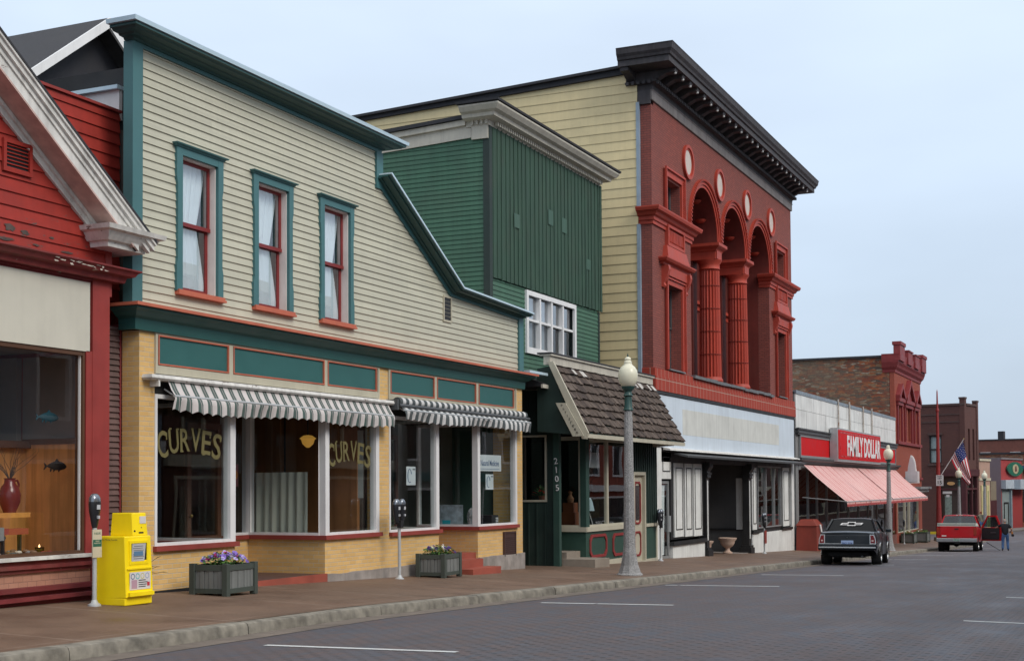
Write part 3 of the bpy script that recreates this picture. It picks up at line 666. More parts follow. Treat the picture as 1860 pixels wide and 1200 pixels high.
def opensheet(y0, y1, z0, z1, label):
    P = card('flyer', label, 'flyer', 'x', 0, y0, y1, z0, z1, paperm, -.055)
    q = MB(); n = 20; cy_, cz = (y0*.6+y1*.4)-.02, (z0+z1)/2; ry, rz = (y1-y0)*.24, (z1-z0)*.38
    for k in range(n):
        a0, a1 = math.radians(15+285*k/n), math.radians(15+285*(k+1)/n)
        q.face([(-.049, cy_+ry*f*math.cos(a), cz+rz*(f if f == 1 else .9)*math.sin(a)) for a, f in ((a0, 1), (a1, 1), (a1, .62), (a0, .62))])
    q.build('emblem', inkb, P)
    text('word', 'OPEN', inkd, P, (-.0485, y1-(y1-y0)*.2, z1-(z1-z0)*.15), (0, 1, 0), (0, 0, 1), (z1-z0)*.09, (y1-y0)*.26, .01, .002)
opensheet(23.74, 24.12, 1.66, 2.03, 'white flyer with dark blue letter C in the window left of the steps')
opensheet(27.38, 27.78, 1.56, 1.90, 'white flyer with a dark letter C taped below the wide banner')
P = card('window_banner', 'wide white banner with blue lettering taped in the far right tan building window', 'banner', 'x', 0, 27.0, 28.2, 1.97, 2.33, paperm, -.055)
text('words', 'Natural Medicine', inkb, P, (-.0485, 27.6, 2.15), (0, 1, 0), (0, 0, 1), .13, .95, .006, .002); q = MB(); q.box(-.051, -.048, 27.1, 28.1, 2.01, 2.02); q.build('rule', inkb, P)
card('marble_board', 'pale marbled board leaning on the display shelf of the right store', 'board', 'y', 27.6, -1.50, -.75, .64, 1.22, paint('marbled', (.58, .65, .72), .4, var=.35, scale=9))
card('blue_folder', 'small turquoise folder standing in front of the marbled board', 'folder', 'y', 27.3, -1.12, -.92, .64, .88, matte('turquoise', (.05, .62, .75)))
T = thing('hanging_disc', 'shiny silver plate standing behind the right store corner post', 'plate', (-.7, 27.9, .62)); q = MB(); q.lathe([(0, 0), (.17, 0), (.2, .015), (.2, .02), (.17, .008), (0, .008)], (0, 0, 0), 28); q.v = [(-.42+v[2], 27.35+v[0], .95+v[1]) for v in q.v]; q.build('plate', paint('bright_steel', (.75, .77, .8), .15, metal=.9, var=.02, streak=0, dirt=0, bump=0), T); q = MB(); q.box(-.5, -.36, 27.22, 27.48, .62, .76); q.build('stand', blackm, T)
T = thing('radio', 'small black radio with pale louvres in the far right store window', 'radio', (-.4, 28.3, .62)); q = MB(); q.box(-.6, -.2, 28.0, 28.35, .62, .98); q.build('case', blackm, T, bevel=.01); q = MB()
for k in range(7): q.box(-.55, -.25, 28.352, 28.37, .66+k*.04, .68+k*.04)
[q.box(-.199, -.19, 28.2, 28.33, .66+k*.04, .68+k*.04) for k in range(7)]; q.build('louvre', white, T)
T = card('picture_frame', 'dark framed picture on the green wall inside the right store', 'picture', 'x', -4.5, 33.5-3.2, 34.3-3.2, 1.6, 2.3, blackm)
def pottedplant(label, loc, r0, h, leafc, n=40, size=.12, flowers=None, seed=1, spread=.5, potc=(.20, .07, .04)):
    T = thing('potted_plant', label, 'plant', loc); q = MB(); q.lathe([(0, 0), (r0*.7, 0), (r0, h*.3), (r0*1.05, h*.32), (r0*.9, h*.32), (0, h*.3)], loc, 14); q.build('pot', matte('pot%d' % seed, potc), T)
    q = MB(); rn = random.Random(seed)
    for k in range(n):
        a = rn.uniform(0, 2*PI); e = rn.uniform(.1, 1.3); L = rn.uniform(.5, 1)*h*.8; d = Vector((math.cos(a)*math.cos(e), math.sin(a)*math.cos(e), math.sin(e))); c_ = Vector(loc)+Vector((0, 0, h*.3))+d*L*spread*1.4
        s_ = d.cross(Vector((0, 0, 1))).normalized()*size*.35; q.face([c_-d*size*.6, c_+s_, c_+d*size*.7-Vector((0, 0, size*.2)), c_-s_], 0 if not flowers or rn.random() > .25 else 1)
        if k % 4 == 0: q.tube(Vector(loc)+Vector((0, 0, h*.28)), c_, .004, n=3)
    q.build('foliage', [matte('leaf%d' % seed, leafc), matte('bloom%d' % seed, flowers or leafc)], T)
pottedplant('yellow flowering plant in the window behind the double parking meter', (-.5, 23.55, .61), .13, .55, (.10, .20, .04), 60, .13, (.5, .42, .05), 11)
# ================================================================== RED GABLED SHOP (left edge)
redw = paint('red_clapboard', (.34, .030, .020), .65, var=.14, scale=3, streak=.15, dirt=.25, board=.18, blen=4, peel=(.10, .065, .055), peelamt=.42)
redp = paint('red_post_paint', (.28, .036, .030), .6, var=.14, streak=.1, dirt=.15, peel=(.12, .04, .035), peelamt=.15)
redpeel = paint('peeling_red', (.20, .03, .03), .75, var=.2, scale=5, streak=.2, dirt=.5, peel=(.42, .33, .27), peelamt=.32)
maroon = paint('maroon_steps', (.17, .022, .026), .7, var=.2, scale=4, streak=0, dirt=.3, peel=(.10, .05, .045), peelamt=.3)
B2 = thing('gabled_shop', 'red clapboard shop with peeling paint and a white gable rake at the left edge', 'building', (0, 10, 0))
SLP = .728
def rk(y, off=0.0): return 5.06 + SLP*(15.45-y) + off     # top line of the rake on the wall plane
m = MB()
def ur2(z): return (4.0, min(14.95, 15.45-(z-5.06)/SLP - .30))
siding(m, 'x', 0, 4.7, 8.6, .18, ur2, .022, ())
m.build('siding', redw, B2)
m = MB(); P = [(4, 0.1), (15.05, .1), (15.05, 5.3), (9.8, 9.25), (4, 5.3)]
m.prism([(15.069, 4.6), (15.069, 5.0), (9.8, 8.85), (4, 4.9), (4, 4.6)], -.2, -.01, 0); m.box(-12, -.2, 4, 4.2, -.3, 5.2); m.box(-12, -11.8, 4.2, 15.0, -.3, 5.2); m.box(-12, -.65, 15.0, 15.07, -.3, 5.3); m.box(-12, -.2, 4.2, 15.0, 4.5, 4.6)
m.build('wall', redp, B2)
def rakebox(mb, o0, o1, x0, x1, y0=9.8, y1=16.0):
    L = math.hypot(1, SLP)
    mb.prism([(y0, rk(y0)+o0*L), (y1, rk(y1)+o0*L), (y1, rk(y1)+o1*L), (y0, rk(y0)+o1*L)], x0, x1, 0)
m = MB(); rakebox(m, -.13, -.07, .36, .42, y1=15.40); rakebox(m, -.07, -.01, .36, .46, y1=15.45); rakebox(m, -.25, -.13, .36, .395, y1=15.2); rakebox(m, -.01, .02, .36, .49, y1=15.46)
rakebox(m, -.40, -.33, 0, .05, y1=14.75); rakebox(m, -.33, -.28, 0, .09, y1=14.85)
m.build('rake_moulding', whitew, B2)
m = MB(); rakebox(m, -.275, -.25, 0.0, .395, y1=15.1); m.build('soffit', paint('bare_brown_soffit', (.52, .37, .33), .8, var=.15, scale=6, streak=.2, dirt=.3, peel=(.55, .5, .48), peelamt=.2), B2)
m = MB(); rakebox(m, -.248, .018, -12, .355, y1=15.2); rakebox(m, .021, .05, -12.1, .50, y1=15.47)
m.prism([(3.4, rk(9.8)+.06-SLP*6.4-.2), (9.8, rk(9.8)-.15), (9.8, rk(9.8)+.13), (3.4, rk(9.8)+.13-SLP*6.4)], -12.1, .6, 0); m.build('roof', roofd, B2)
m = MB(); ret = [(0, 0), (.30, 0), (.31, .07), (.36, .08), (.40, .13), (.44, .19), (.5, .21), (.52, .27), (0, .30)]
m.sweep([(-.3, 14.95), (0.02, 14.95), (.02, 15.12), (-.3, 15.12)], ret, z=4.93); m.build('cornice_return', whitew, B2)
m = MB(); frame(m, 'x', 0.02, 13.02, 13.52, 5.66, 6.08, .05, 0, .035)
for k in range(7): z = 5.71+k*.048; m.hexa([(.02, 13.07, z), (.045, 13.07, z), (.045, 13.47, z), (.02, 13.47, z)], [(.0, 13.07, z+.028), (.005, 13.07, z+.034), (.005, 13.47, z+.034), (.0, 13.47, z+.028)])
m.build('louvre_vent', redw, B2)
m = MB(); m.box(.0, .022, 13.06, 13.48, 5.7, 6.04); m.build('vent_backing', blackm, B2)
m = MB()
def ur3(z): return (12.4, 15.95)
siding(m, 'x', -.6, 4.0, 7.16, .18, ur3, .022); m.build('false_front', redw, B2)
m = MB(); m.box(-.8, -.602, 12.4, 15.95, 3.9, 7.18); m.box(-.82, -.55, 12.4, 15.96, 7.18, 7.22); m.box(-.3, .02, 14.95, 15.08, 4.3, 5.0); m.box(-.59, -.3, 15.075, 15.2, 4.0, 4.9); m.build('false_front_frame', redp, B2)
m = MB(); m.sweep([(-.2, 3.9), (.0, 3.9), (.0, 15.07), (-.2, 15.07)], [(0, 0), (.14, 0), (.16, .07), (.24, .09), (.27, .14), (.31, .16), (.31, .18), (0, .2)], z=4.50); m.build('cornice', redpeel, B2)
m = MB(); m.box(.0, .06, 4.2, 14.66, 4.47, 4.5); m.box(-.15, .02, 4.2, 14.66, 4.42, 4.49); m.build('cornice_base', maroon, B2)
m = MB(); m.box(-.08, .03, 4.2, 14.63, 3.49, 4.44); m.build('sign_board', paint('cream_board', (.56, .54, .46), .6, var=.03, streak=.05, dirt=.1), B2)
m = MB(); m.box(-.2, .035, 14.68, 15.02, .0, 4.5); m.box(-.16, .03, 14.56, 14.68, .6, 3.5); m.build('corner_post', redp, B2)
m = MB(); m.box(-.06, -.02, 14.50, 14.545, .76, 3.5); m.build('window_edge', white, B2)
m = MB(); rn = random.Random(17)
def blob(mb, y, z, ry, rz, x, mi):
    n = 13; mb.face([(x, y+ry*rn.uniform(.45, 1.1)*math.cos(2*PI*k/n), z+rz*rn.uniform(.4, 1.1)*math.sin(2*PI*k/n)) for k in range(n)], mi)
for y, z, ry, rz in ((12.85, 4.97, .16, .055), (13.15, 4.95, .13, .05), (13.42, 4.93, .10, .04), (13.05, 4.80, .25, .03), (13.62, 4.80, .08, .02), (13.9, 4.94, .05, .02), (14.2, 4.79, .16, .02), (12.75, 5.15, .07, .03)): blob(m, y, z, ry, rz, .0245, 0)
for k in range(16): blob(m, 13.7+rn.uniform(0, 1.1), 4.60+rn.uniform(-.015, .06), rn.uniform(.02, .07), rn.uniform(.008, .02), .285, 1)
m.build('peeled_patch', [paint('bare_weathered_wood', (.085, .065, .058), .9, var=.3, scale=12), paint('old_white_flakes', (.50, .44, .38), .9)], B2, split=True)
# gap siding
m = MB(); siding(m, 'x', -.33, .0, 3.95, .085, lambda z: (15.03, 15.63), .03); m.build('ribbed_siding', paint('grey_red_ribs', (.14, .085, .08), .8, var=.3, streak=.2, dirt=.4), B2)
m = MB(); m.box(-.5, -.30, 15.63, 15.66, 0, 4.0); m.build('gap_board', maroon, B2); m = MB(); m.box(-.5, -.32, 15.661, 15.685, 0, 4.0); m.build('gap_strip', redpeel, B2)
# base
m = MB(); m.box(-.15, .12, 4.2, 14.66, .70, .745); m.build('window_sill', whitew, B2)
m = MB(); m.box(-.15, .05, 4.2, 14.66, .54, .70); m.box(-.15, .09, 4.2, 14.66, .59, .64); m.build('base_board', redpeel, B2)
m = MB(); m.box(-.15, .01, 4.2, 14.68, .36, .54); m.build('tile_band', brick('salmon_tiles', (.52, .27, .19), (.46, .23, .16), (.3, .16, .12), bw=.16, bh=.085, ms=.004, off=.5), B2)
m = MB(); m.box(-.15, .14, 4.2, 14.72, .30, .36); m.box(-.15, .05, 4.2, 14.7, .24, .30); m.box(-.15, .20, 4.2, 14.76, .19, .24); m.box(-.15, .1, 4.2, 14.72, -.05, .19); m.build('base_steps', maroon, B2)
q = shopwin('x', -.0, 9.5, 14.55, .745, 3.49, .05, .04, B2, paint('dark_wood_frame', (.09, .04, .02), .5), glass('clear_glass', (.95, .96, .96), 0, 1.0, .75))
# display behind the glass
m = MB(); m.box(-1.5, -1.4, 9.5, 16.5, .3, 2.2); m.box(-1.6, -.05, 14.93, 14.96, .5, 2.25); m.build('wood_panelling', paint('knotty_pine', (.70, .33, .115), .5, var=.25, scale=1.2, streak=.5, dirt=.1, bump=.1), B2, split=True)
m = MB(); m.box(-1.4, -1.3, 9.5, 16.5, 2.2, 2.3); m.box(-1.45, -.05, 14.9, 14.97, 2.25, 2.33); m.build('panel_rail', paint('dark_wood', (.10, .035, .015), .5), B2, split=True)
m = MB(); m.box(-1.5, -.14, 9.5, 14.92, .62, .72); m.build('display_floor', paint('brown_stones', (.34, .25, .2), .8, var=.5, scale=14), B2)
m = MB(); m.box(-3.5, -3.4, 9.0, 17, .2, 3.6); m.box(-3.4, -.2, 9.0, 15.0, 3.56, 3.62); m.box(-3.4, -1.55, 14.9, 15.0, .2, 3.5); m.box(-1.5, -.1, 14.965, 14.99, .6, 3.5); m.box(-3.4, -.2, 9, 9.1, .2, 3.5); m.build('shop_interior', paint('grey_plaster', (.24, .215, .20), .9, streak=0), B2)
SHW = paint('orange_pine', (.70, .32, .09), .4, var=.15, streak=.2)
T = thing('display_shelf', 'orange pine shelf crossing the left shop window display', 'shelf', (-1.0, 12.6, 1.2)); m = MB(); m.box(-1.2, -.75, 10.5, 15.05-.7, 1.235, 1.30); m.build('board', SHW, T); m = MB(); [m.box(-1.19, -1.13, y, y+.05, .72, 1.235) for y in (11.3, 14.1)]; m.build('bracket', SHW, T, split=True)
def fish(label, c, L, mt, flip=1):
    T = thing('fish_ornament', label, 'ornament', c); q = MB(); rows = []
    for k in range(15):
        t = k/14; r_ = (.155*math.sin(PI*min(1, t*1.02+.03))**.8*(1-.35*t)+.012)*L
        y = c[1]+flip*(.5-t)*L*.86; rows.append([(c[0]+.35*r_*math.cos(a), y, c[2]+r_*math.sin(a)+.02*L*math.sin(t*3)) for a in [2*PI*j/10 for j in range(10)]])
    q.grid(rows, 0, True, closed=True); q.face(rows[0][::-1]); q.face(rows[-1]); q.build('body', mt, T)
    q = MB(); ye = c[1]-flip*.36*L
    q.prism([(ye, c[2]), (ye-flip*.14*L, c[2]+.10*L), (ye-flip*.10*L, c[2]), (ye-flip*.15*L, c[2]-.11*L)], c[0]-.006, c[0]+.006, 0); q.build('tail', mt, T)
    q = MB(); y0 = c[1]+flip*.05*L; q.prism([(y0+.1*L*flip, c[2]+.12*L), (y0-flip*.02*L, c[2]+.23*L), (y0-.14*L*flip, c[2]+.10*L)], c[0]-.005, c[0]+.005, 0)
    for dy in (.15, -.06, -.2): q.prism([(c[1]+flip*dy*L+.04*L, c[2]-.09*L), (c[1]+flip*dy*L-flip*.05*L, c[2]-.17*L), (c[1]+flip*dy*L-.05*L, c[2]-.07*L)], c[0]-.005, c[0]+.005, 0)
    q.build('fin', mt, T, split=True)
fish('teal metal fish hanging high in the left shop window', (-.55, 14.46, 2.60), .46, matte('fish_teal', (.01, .06, .085)))
fish('dark brown fish hanging against the pine boards in the left shop window', (-.55, 14.62, 1.93), .46, matte('fish_dark', (.02, .014, .012)))
T = thing('jug', 'glossy dark red pottery jug standing on the pine shelf', 'jug', (-.95, 14.2, 1.30)); q = MB(); JC = (-.95, 14.17, 1.30)
q.lathe([(0, 0), (.085, 0), (.09, .02), (.14, .14), (.15, .24), (.12, .34), (.075, .40), (.07, .45), (.085, .47), (.07, .47), (.06, .42), (0, .4)], JC, 24); redg = paint('glazed_red', (.16, .025, .02), .15, var=.1, streak=0, dirt=0, bump=0); q.build('body', redg, T)
q = MB(); pts = [(0, .075, .43), (0, .14, .44), (0, .17, .38), (0, .14, .29)]; [q.tube(Vector(JC)+Vector(a), Vector(JC)+Vector(b), .014) for a, b in zip(pts, pts[1:])]; q.build('handle', redg, T)
T = thing('dried_branches', 'bare twigs standing in the red jug', 'twigs', (-.95, 14.17, 1.75)); q = MB(); rn = random.Random(4); tw = matte('twig', (.06, .045, .04))
for k in range(16):
    p = Vector(JC)+Vector((0, 0, .44)); d = Vector((rn.uniform(-.5, .5), rn.uniform(-.7, .7), 1)).normalized()
    for j in range(4):
        e = p+d*rn.uniform(.09, .16); q.tube(p, e, .005-.001*j, .004-.001*j, n=4); p = e; d = (d+Vector((rn.uniform(-.4, .4), rn.uniform(-.5, .5), rn.uniform(-.2, .3)))).normalized()
        if j > 1: q.tube(p, p+Vector((rn.uniform(-.1, .1), rn.uniform(-.12, .12), .06)), .002, .001, n=3)
q.build('stems', tw, T)
T = thing('candle_jar', 'small lit candle in a glass jar at the window corner', 'candle', (-.4, 13.9, .72)); q = MB(); q.lathe([(0, 0), (.06, 0), (.065, .12), (.06, .12), (.055, .02), (0, .02)], (-.4, 14.15, .72), 16); q.build('jar', glass('jar_glass', (.6, .6, .45)), T)
q = MB(); q.lathe([(0, 0), (.05, 0), (.05, .09), (0, .09)], (-.4, 14.15, .725), 12); q.build('wax', matte('wax', (.5, .35, .1)), T); q = MB(); q.lathe([(0, 0), (.012, .015), (.008, .03), (0, .05)], (-.4, 14.15, .83), 8); q.build('flame', emit('flame', (1, .6, .25), 3), T)
for k, (y, r_, col, lab) in enumerate([(13.0, .10, (.16, .07, .05), 'copper brown stone lowest left in the shop window display'), (13.35, .07, (.30, .06, .04), 'small shiny red stone in the window display beside the copper one'), (13.62, .08, (.09, .11, .12), 'blue grey stone in the middle of the window display'), (13.85, .05, (.45, .5, .45), 'pale round stone near the candle in the window display')]):
    q = MB(); rn = random.Random(k); q.lathe([(0, 0), (r_*.8, r_*.1), (r_, r_*.5), (r_*.6, r_*.9), (0, r_)], (-.35-.1*(k % 2), y, .715), 12); tag(q.build('stone', paint('stone%d' % k, col, .35)), lab, 'stone')
T = thing('toy_sled', 'red and grey wooden model under the end of the shelf', 'model', (-.5, 13.8, 1.0)); q = MB(); q.box(-.55, -.40, 13.5, 13.95, 1.02, 1.10); q.build('deck', matte('toy_red', (.30, .05, .03)), T); q = MB(); q.box(-.57, -.38, 13.42, 13.5, .95, 1.12); q.build('end', galv, T); q = MB(); [q.box(-.5, -.45, y, y+.03, .72, 1.02) for y in (13.55, 13.85)]; q.build('leg', blackm, T, split=True)
T = thing('framed_print', 'small dark framed print on the pine boards of the left shop window', 'picture', (-1.38, 13.6, 1.9)); q = MB(); frame(q, 'x', -1.395, 13.35, 13.8, 1.55, 2.05, .04, 0, .03); q.build('frame', blackm, T); q = MB(); q.box(-1.394, -1.385, 13.39, 13.76, 1.59, 2.01); q.build('picture', paint('print_pic', (.25, .28, .28), .6, var=.5, scale=8), T)
T = thing('hooded_basket', 'brown wicker basket lying at the left of the shop window display', 'basket', (-.6, 12.9, .72)); q = MB(); q.lathe([(0, 0), (.15, 0), (.22, .1), (.2, .18), (.17, .18), (.18, .1), (0, .04)], (-.6, 13.05, .72), 18); q.build('basket', paint('wicker', (.20, .11, .05), .8, var=.4, scale=25), T); q = MB()
for k in range(10): a0, a1 = PI*k/10, PI*(k+1)/10; q.tube((-.6, 13.05+.19*math.cos(a0), .88+.2*math.sin(a0)), (-.6, 13.05+.19*math.cos(a1), .88+.2*math.sin(a1)), .012, n=6)
q.build('handle', paint('wicker', (.20, .11, .05)), T)
fish('blue grey metal fish lying low among the stones in the left shop window', (-.45, 13.45, .98), .34, matte('fish_blue', (.05, .09, .12)))
fish('black fish silhouette high at the left edge of the shop window', (-.7, 13.25, 1.95), .36, matte('fish_dark', (.02, .014, .012)))
q = MB(); rn = random.Random(31)
for k in range(170):
    x, y = rn.uniform(-1.2, -.2), rn.uniform(12.3, 14.4); r_ = rn.uniform(.018, .05); q.lathe([(0, 0), (r_*.8, r_*.15), (r_, r_*.5), (r_*.6, r_*.9), (0, r_)], (x, y, .715+rn.uniform(0, .05)), 7, rn.choice([0, 0, 1, 2, 3]))
o = tag(q.build('pebbles', [matte('pebble_brown', (.22, .13, .08)), matte('pebble_grey', (.22, .22, .22)), matte('pebble_red', (.28, .06, .04)), matte('pebble_pale', (.55, .5, .42))]), 'loose pebbles and scraps covering the floor of the left shop window', 'pebbles'); o['kind'] = 'stuff'
T = thing('driftwood', 'curved brown driftwood piece lying among the pebbles', 'driftwood', (-.6, 13.2, .75)); q = MB(); pts = [(-.7, 12.6, .8), (-.62, 12.85, .88), (-.55, 13.05, .86), (-.5, 13.25, .95), (-.48, 13.3, 1.08)]
for a, b, r0 in zip(pts, pts[1:], (.05, .045, .035, .02)): q.tube(a, b, r0, r0*.75, n=8)
q.build('branch', paint('driftwood_brown', (.26, .14, .07), .8, var=.3, scale=12), T)
# ================================================================== GREEN BUILDING
B3 = thing('green_building', 'dark green two-storey building with board-and-batten front and white crown cornice', 'building', (-1, 33.4, 0))
grn = paint('green_clapboard', (.055, .135, .088), .7, var=.14, scale=1.6, streak=.18, dirt=.15, board=.115, blen=2.2, peel=(.13, .19, .155), peelamt=.06)
grnv = paint('green_vertical_boards', (.034, .076, .052), .75, var=.14, scale=2, streak=.35, dirt=.2)
grnd = paint('green_black_board', (.022, .038, .034), .7, var=.15)
GX = -1.0; GY0, GY1 = 29.62, 37.05
m = MB(); sidetop = lambda x: 10.40 + .045*(x+1.3)
siding(m, 'y', GY0, 2.0, 10.36, .115, lambda z: (-11 if z < 9.95 else max(-11, (z-10.40)/.045-1.3), GX-.13), .018); m.build('side_siding', grn, B3)
m = MB(); siding(m, 'x', GX, 3.4, 6.66, .115, lambda z: (GY0+.18, GY1-.1), .018, [(31.80, 35.06, 5.1, 6.55)]); m.build('front_siding', grn, B3)
m = MB(); wall(m, 'x', GX-.03, GY0+.05, GY1, -.5, 10.5, [(31.80, 35.06, 5.1, 6.60), (30.5, 36.5, -.4, 3)], .2); m.box(-14, GX-.23, GY0+.05, GY0+.25, -.5, 9.9); m.box(-14, GX-.23, GY1-.2, GY1, -.5, 9.9); m.prism([(-14, 9.8), (GX-.23, 10.4), (GX-.23, 10.45), (-14, 9.9)], GY0+.1, GY1, 1); m.box(-14, -13.8, GY0+.25, GY1-.2, -.5, 9.85); m.build('wall', grnd, B3)
m = MB(); m.box(GX-.13, GX+.04, GY0-.03, GY0+.14, 2, 10.35); m.box(GX, GX+.03, GY1-.1, GY1+.01, 3.4, 6.66); m.build('corner_board', grnd, B3, split=True)
m = MB(); rn = random.Random(8); m.box(GX, GX+.04, GY0+.14, GY1, 6.68, 10.35); y = GY0+.16
while y < GY1-.05:
    wd = rn.uniform(.235, .285); m.box(GX+.04, GX+.048+rn.uniform(0, .006), y, min(y+wd-.01, GY1), 6.67+rn.uniform(0, .02), 10.34); m.box(GX+.04, GX+.07, y+wd-.035, min(GY1, y+wd+.02), 6.66+rn.uniform(-.01, .03), 10.35); y += wd
m.build('vertical_boards', grnv, B3)
m = MB()
for (ya, z0, z1) in ((30.95, 8.1, 8.45), (33.15, 8.55, 8.95), (34.1, 8.5, 8.9), (35.9, 7.75, 8.05)): m.box(GX+.07, GX+.078, ya, ya+.34, z0, z1)
m.box(GX+.072, GX+.078, 35.95, 35.98, 6.85, 7.75); m.build('patch', paint('green_patch', (.044, .10, .07), .6), B3, split=True)
gcream = paint('old_cream', (.50, .47, .40), .7, var=.08, streak=.2, dirt=.2, peel=(.25, .22, .18), peelamt=.2)
m = MB(); m.sweep([(GX-.55, GY0-.02), (GX, GY0-.02), (GX, GY1), (GX-.2, GY1)], [(0, 0), (.06, 0), (.06, .12), (.30, .16), (.32, .24), (.42, .28), (.50, .38), (.50, .42), (0, .44)], z=10.33); mcor = m
m = MB(); m.sweep([(GX-.6, GY0-.04), (GX, GY0-.04), (GX, GY1+.02), (GX-.2, GY1+.02)], [(-.2, 0), (.53, 0), (.54, .05), (-.2, .08)], z=10.772); m.build('cornice_cap', roofd, B3)
m = mcor; y = GY0+.2
while y < GY1: m.box(GX+.09, GX+.17, y, y+.055, 10.36, 10.46); y += .125
x = GX-.40
while x < GX: m.box(x, x+.06, GY0-.14, GY0-.08, 10.36, 10.46); x += .125
m.build('cornice', gcream, B3)
m = MB(); m.box(GX-.42, GX+.02, GY0-.075, GY0-.022, 10.02, 10.34); m.build('cornice_block', gcream, B3)
m = MB(); m.prism([(-11.2, 9.62), (GX-.44, 10.08), (GX-.44, 10.43), (-11.2, 9.97)], GY0-.05, GY0-.02, 1); m.prism([(-11.2, 9.90), (GX-.56, 10.38), (GX-.56, 10.52), (-11.2, 10.03)], GY0-.13, GY0-.05, 1); m.build('side_frieze', gcream, B3)
m = MB(); m.prism([(-11.3, 10.02), (GX-.58, 10.53), (GX-.58, 10.62), (-11.3, 10.12)], GY0-.2, GY1, 1); m.build('roof', roofd, B3)
f = MB(); frame(f, 'x', GX, 31.72, 35.13, 5.02, 6.63, .12, -.0, .07, wb=.16); f = f.build('white_window', white, B3)
q = MB(); u0, u1 = 31.86, 34.99
for k in range(1, 4): yy = u0+(u1-u0)*k/4; q.box(GX-.08, GX+.05, yy-.045, yy+.045, 5.18, 6.56)
for k in range(4): a = u0+(u1-u0)*k/4; b = u0+(u1-u0)*(k+1)/4; q.box(GX-.07, GX+.03, a+.04, b-.04, 5.86, 5.92)
q.build('mullion', white, f)
for k in range(4):
    a = u0+(u1-u0)*k/4; b = u0+(u1-u0)*(k+1)/4; pane('pane', 'x', GX, a, b, 5.18, 5.88, -.06, gl, f); pane('pane', 'x', GX, a, b, 5.88, 6.56, -.05, glup, f)
q = MB(); q.box(GX-.16, GX-.14, 31.9, 33.5, 5.2, 6.56); q.build('curtain', paint('dull_curtain', (.25, .27, .30), .9), f); q = MB(); shellwalls(q, GX-2, GX-.24, 31.5, 35.4, 4.9, 6.8, .05); q.build('room', darkin, f)
# small lower roof beside the shake-roofed shop
m = MB(); m.prism([(-1.9, 4.45), (GX, 4.5), (.05, 4.12), (.05, 4.05), (-1.9, 4.05)], 30.4, 31.35, 1); m.build('porch_roof', roofd, B3)
m = MB(); m.box(-1.9, .10, 31.33, 31.36, 4.0, 4.1); m.box(.05, .10, 30.3, 31.34, 4.0, 4.09); m.build('porch_trim', gcream, B3)
m = MB(); m.box(-1.0, .15, 29.4, 30.5, 4.30, 4.36); m.build('flashing', capm, B3)
# ================================================================== SHAKE-ROOFED SHOP
B4 = thing('antique_shop', 'dark green shop with a brown wooden shake canopy roof and cream door', 'building', (0, 34.8, 0))
scream = paint('shop_cream', (.46, .43, .34), .6, var=.07, streak=.08, dirt=.1)
dgb = paint('dark_green_boards', (.018, .036, .030), .65, var=.2, streak=.15, dirt=.15); dgp = paint('green_base_panel', (.028, .068, .052), .5, var=.08, streak=.03)
m = MB(); wall(m, 'y', 31.3, -1.9, .10, -.6, 4.02, [(-.92, -.28, 1.28, 2.85)], .12)
x = -1.9
while x < .08:
    if x+.03 < -.98 or x > -.24: m.box(x, x+.035, 31.27, 31.3, -.6, 4.0)
    else: m.box(x, x+.035, 31.27, 31.3, -.6, 1.2); m.box(x, x+.035, 31.27, 31.3, 2.95, 4.0)
    x += .23
m.build('side_wall', dgb, B4)
f = MB(); frame(f, 'y', 31.3, -.97, -.23, 1.24, 2.9, .05, -.05, .03); f = f.build('side_window', scream, B4); pane('pane', 'y', 31.3, -.92, -.28, 1.29, 2.85, -.03, gl, f)
SX = .30; FY = 32.56
m = MB(); m.box(SX-.14, SX+.02, FY-.02, FY+.22, .58, 2.9); m.box(-.02, .14, 31.18, 31.31, -.5, 4.0); m.build('corner_post', paint('post_green', (.024, .06, .048), .6), B4, split=True)
m = MB(); m.box(-.6, SX, FY, FY+.1, -.6, .50); m.box(SX-.12, SX, FY+.101, 36.2, -.7, .50); m.box(SX-.1, SX+.008, 37.2, 38.26, -.8, .50); m.build('base_panel', dgp, B4)
m = MB(); m.box(-.6, SX+.04, FY-.05, FY-.001, .46, .58); m.box(SX-.12, SX+.05, FY-.001, 36.18, .46, .58); m.box(SX-.12, SX+.05, 37.2, 38.25, .46, .55); m.box(SX, SX+.03, FY, 36.18, -.5, -.32); m.box(SX, SX+.03, 37.2, 38.25, -.62, -.46); m.box(SX, SX+.03, 38.15, 38.25, -.46, .46); m.build('cream_rail', scream, B4, split=True)
def octo(mb, y0, y1, z0, z1, x, w_, c_):
    def P(o):
        return [(y0+o+c_, z0+o), (y1-o-c_, z0+o), (y1-o, z0+o+c_), (y1-o, z1-o-c_), (y1-o-c_, z1-o), (y0+o+c_, z1-o), (y0+o, z1-o-c_), (y0+o, z0+o+c_)]
    A, B_ = P(0), P(w_)
    for k in range(8): mb.prism([A[k], A[(k+1) % 8], B_[(k+1) % 8], B_[k]], x, x+.03, 0)
m = MB(); octo(m, 32.8, 34.05, -.22, .38, SX, .07, .12); octo(m, 34.5, 35.75, -.25, .36, SX, .07, .12); m.build('red_octagon_trim', paint('octagon_red', (.24, .03, .03), .5), B4, split=True)
for pl, c, a, b in (('y', FY, -.55, .16), ('x', SX, 32.76, 34.2), ('x', SX, 34.2, 36.1)):
    f = MB(); fbox(f, pl, c, a, a+.05, .58, 2.9, -.1, .0); fbox(f, pl, c, b-.05, b, .58, 2.9, -.1, 0); fbox(f, pl, c, a+.05, b-.05, 2.8, 2.9, -.1, 0); fbox(f, pl, c, a+.05, b-.05, .58, .63, -.1, .0); f = f.build('shop_window', scream, B4); pane('pane', pl, c, a+.05, b-.05, .6, 2.8, -.04, gl, f)
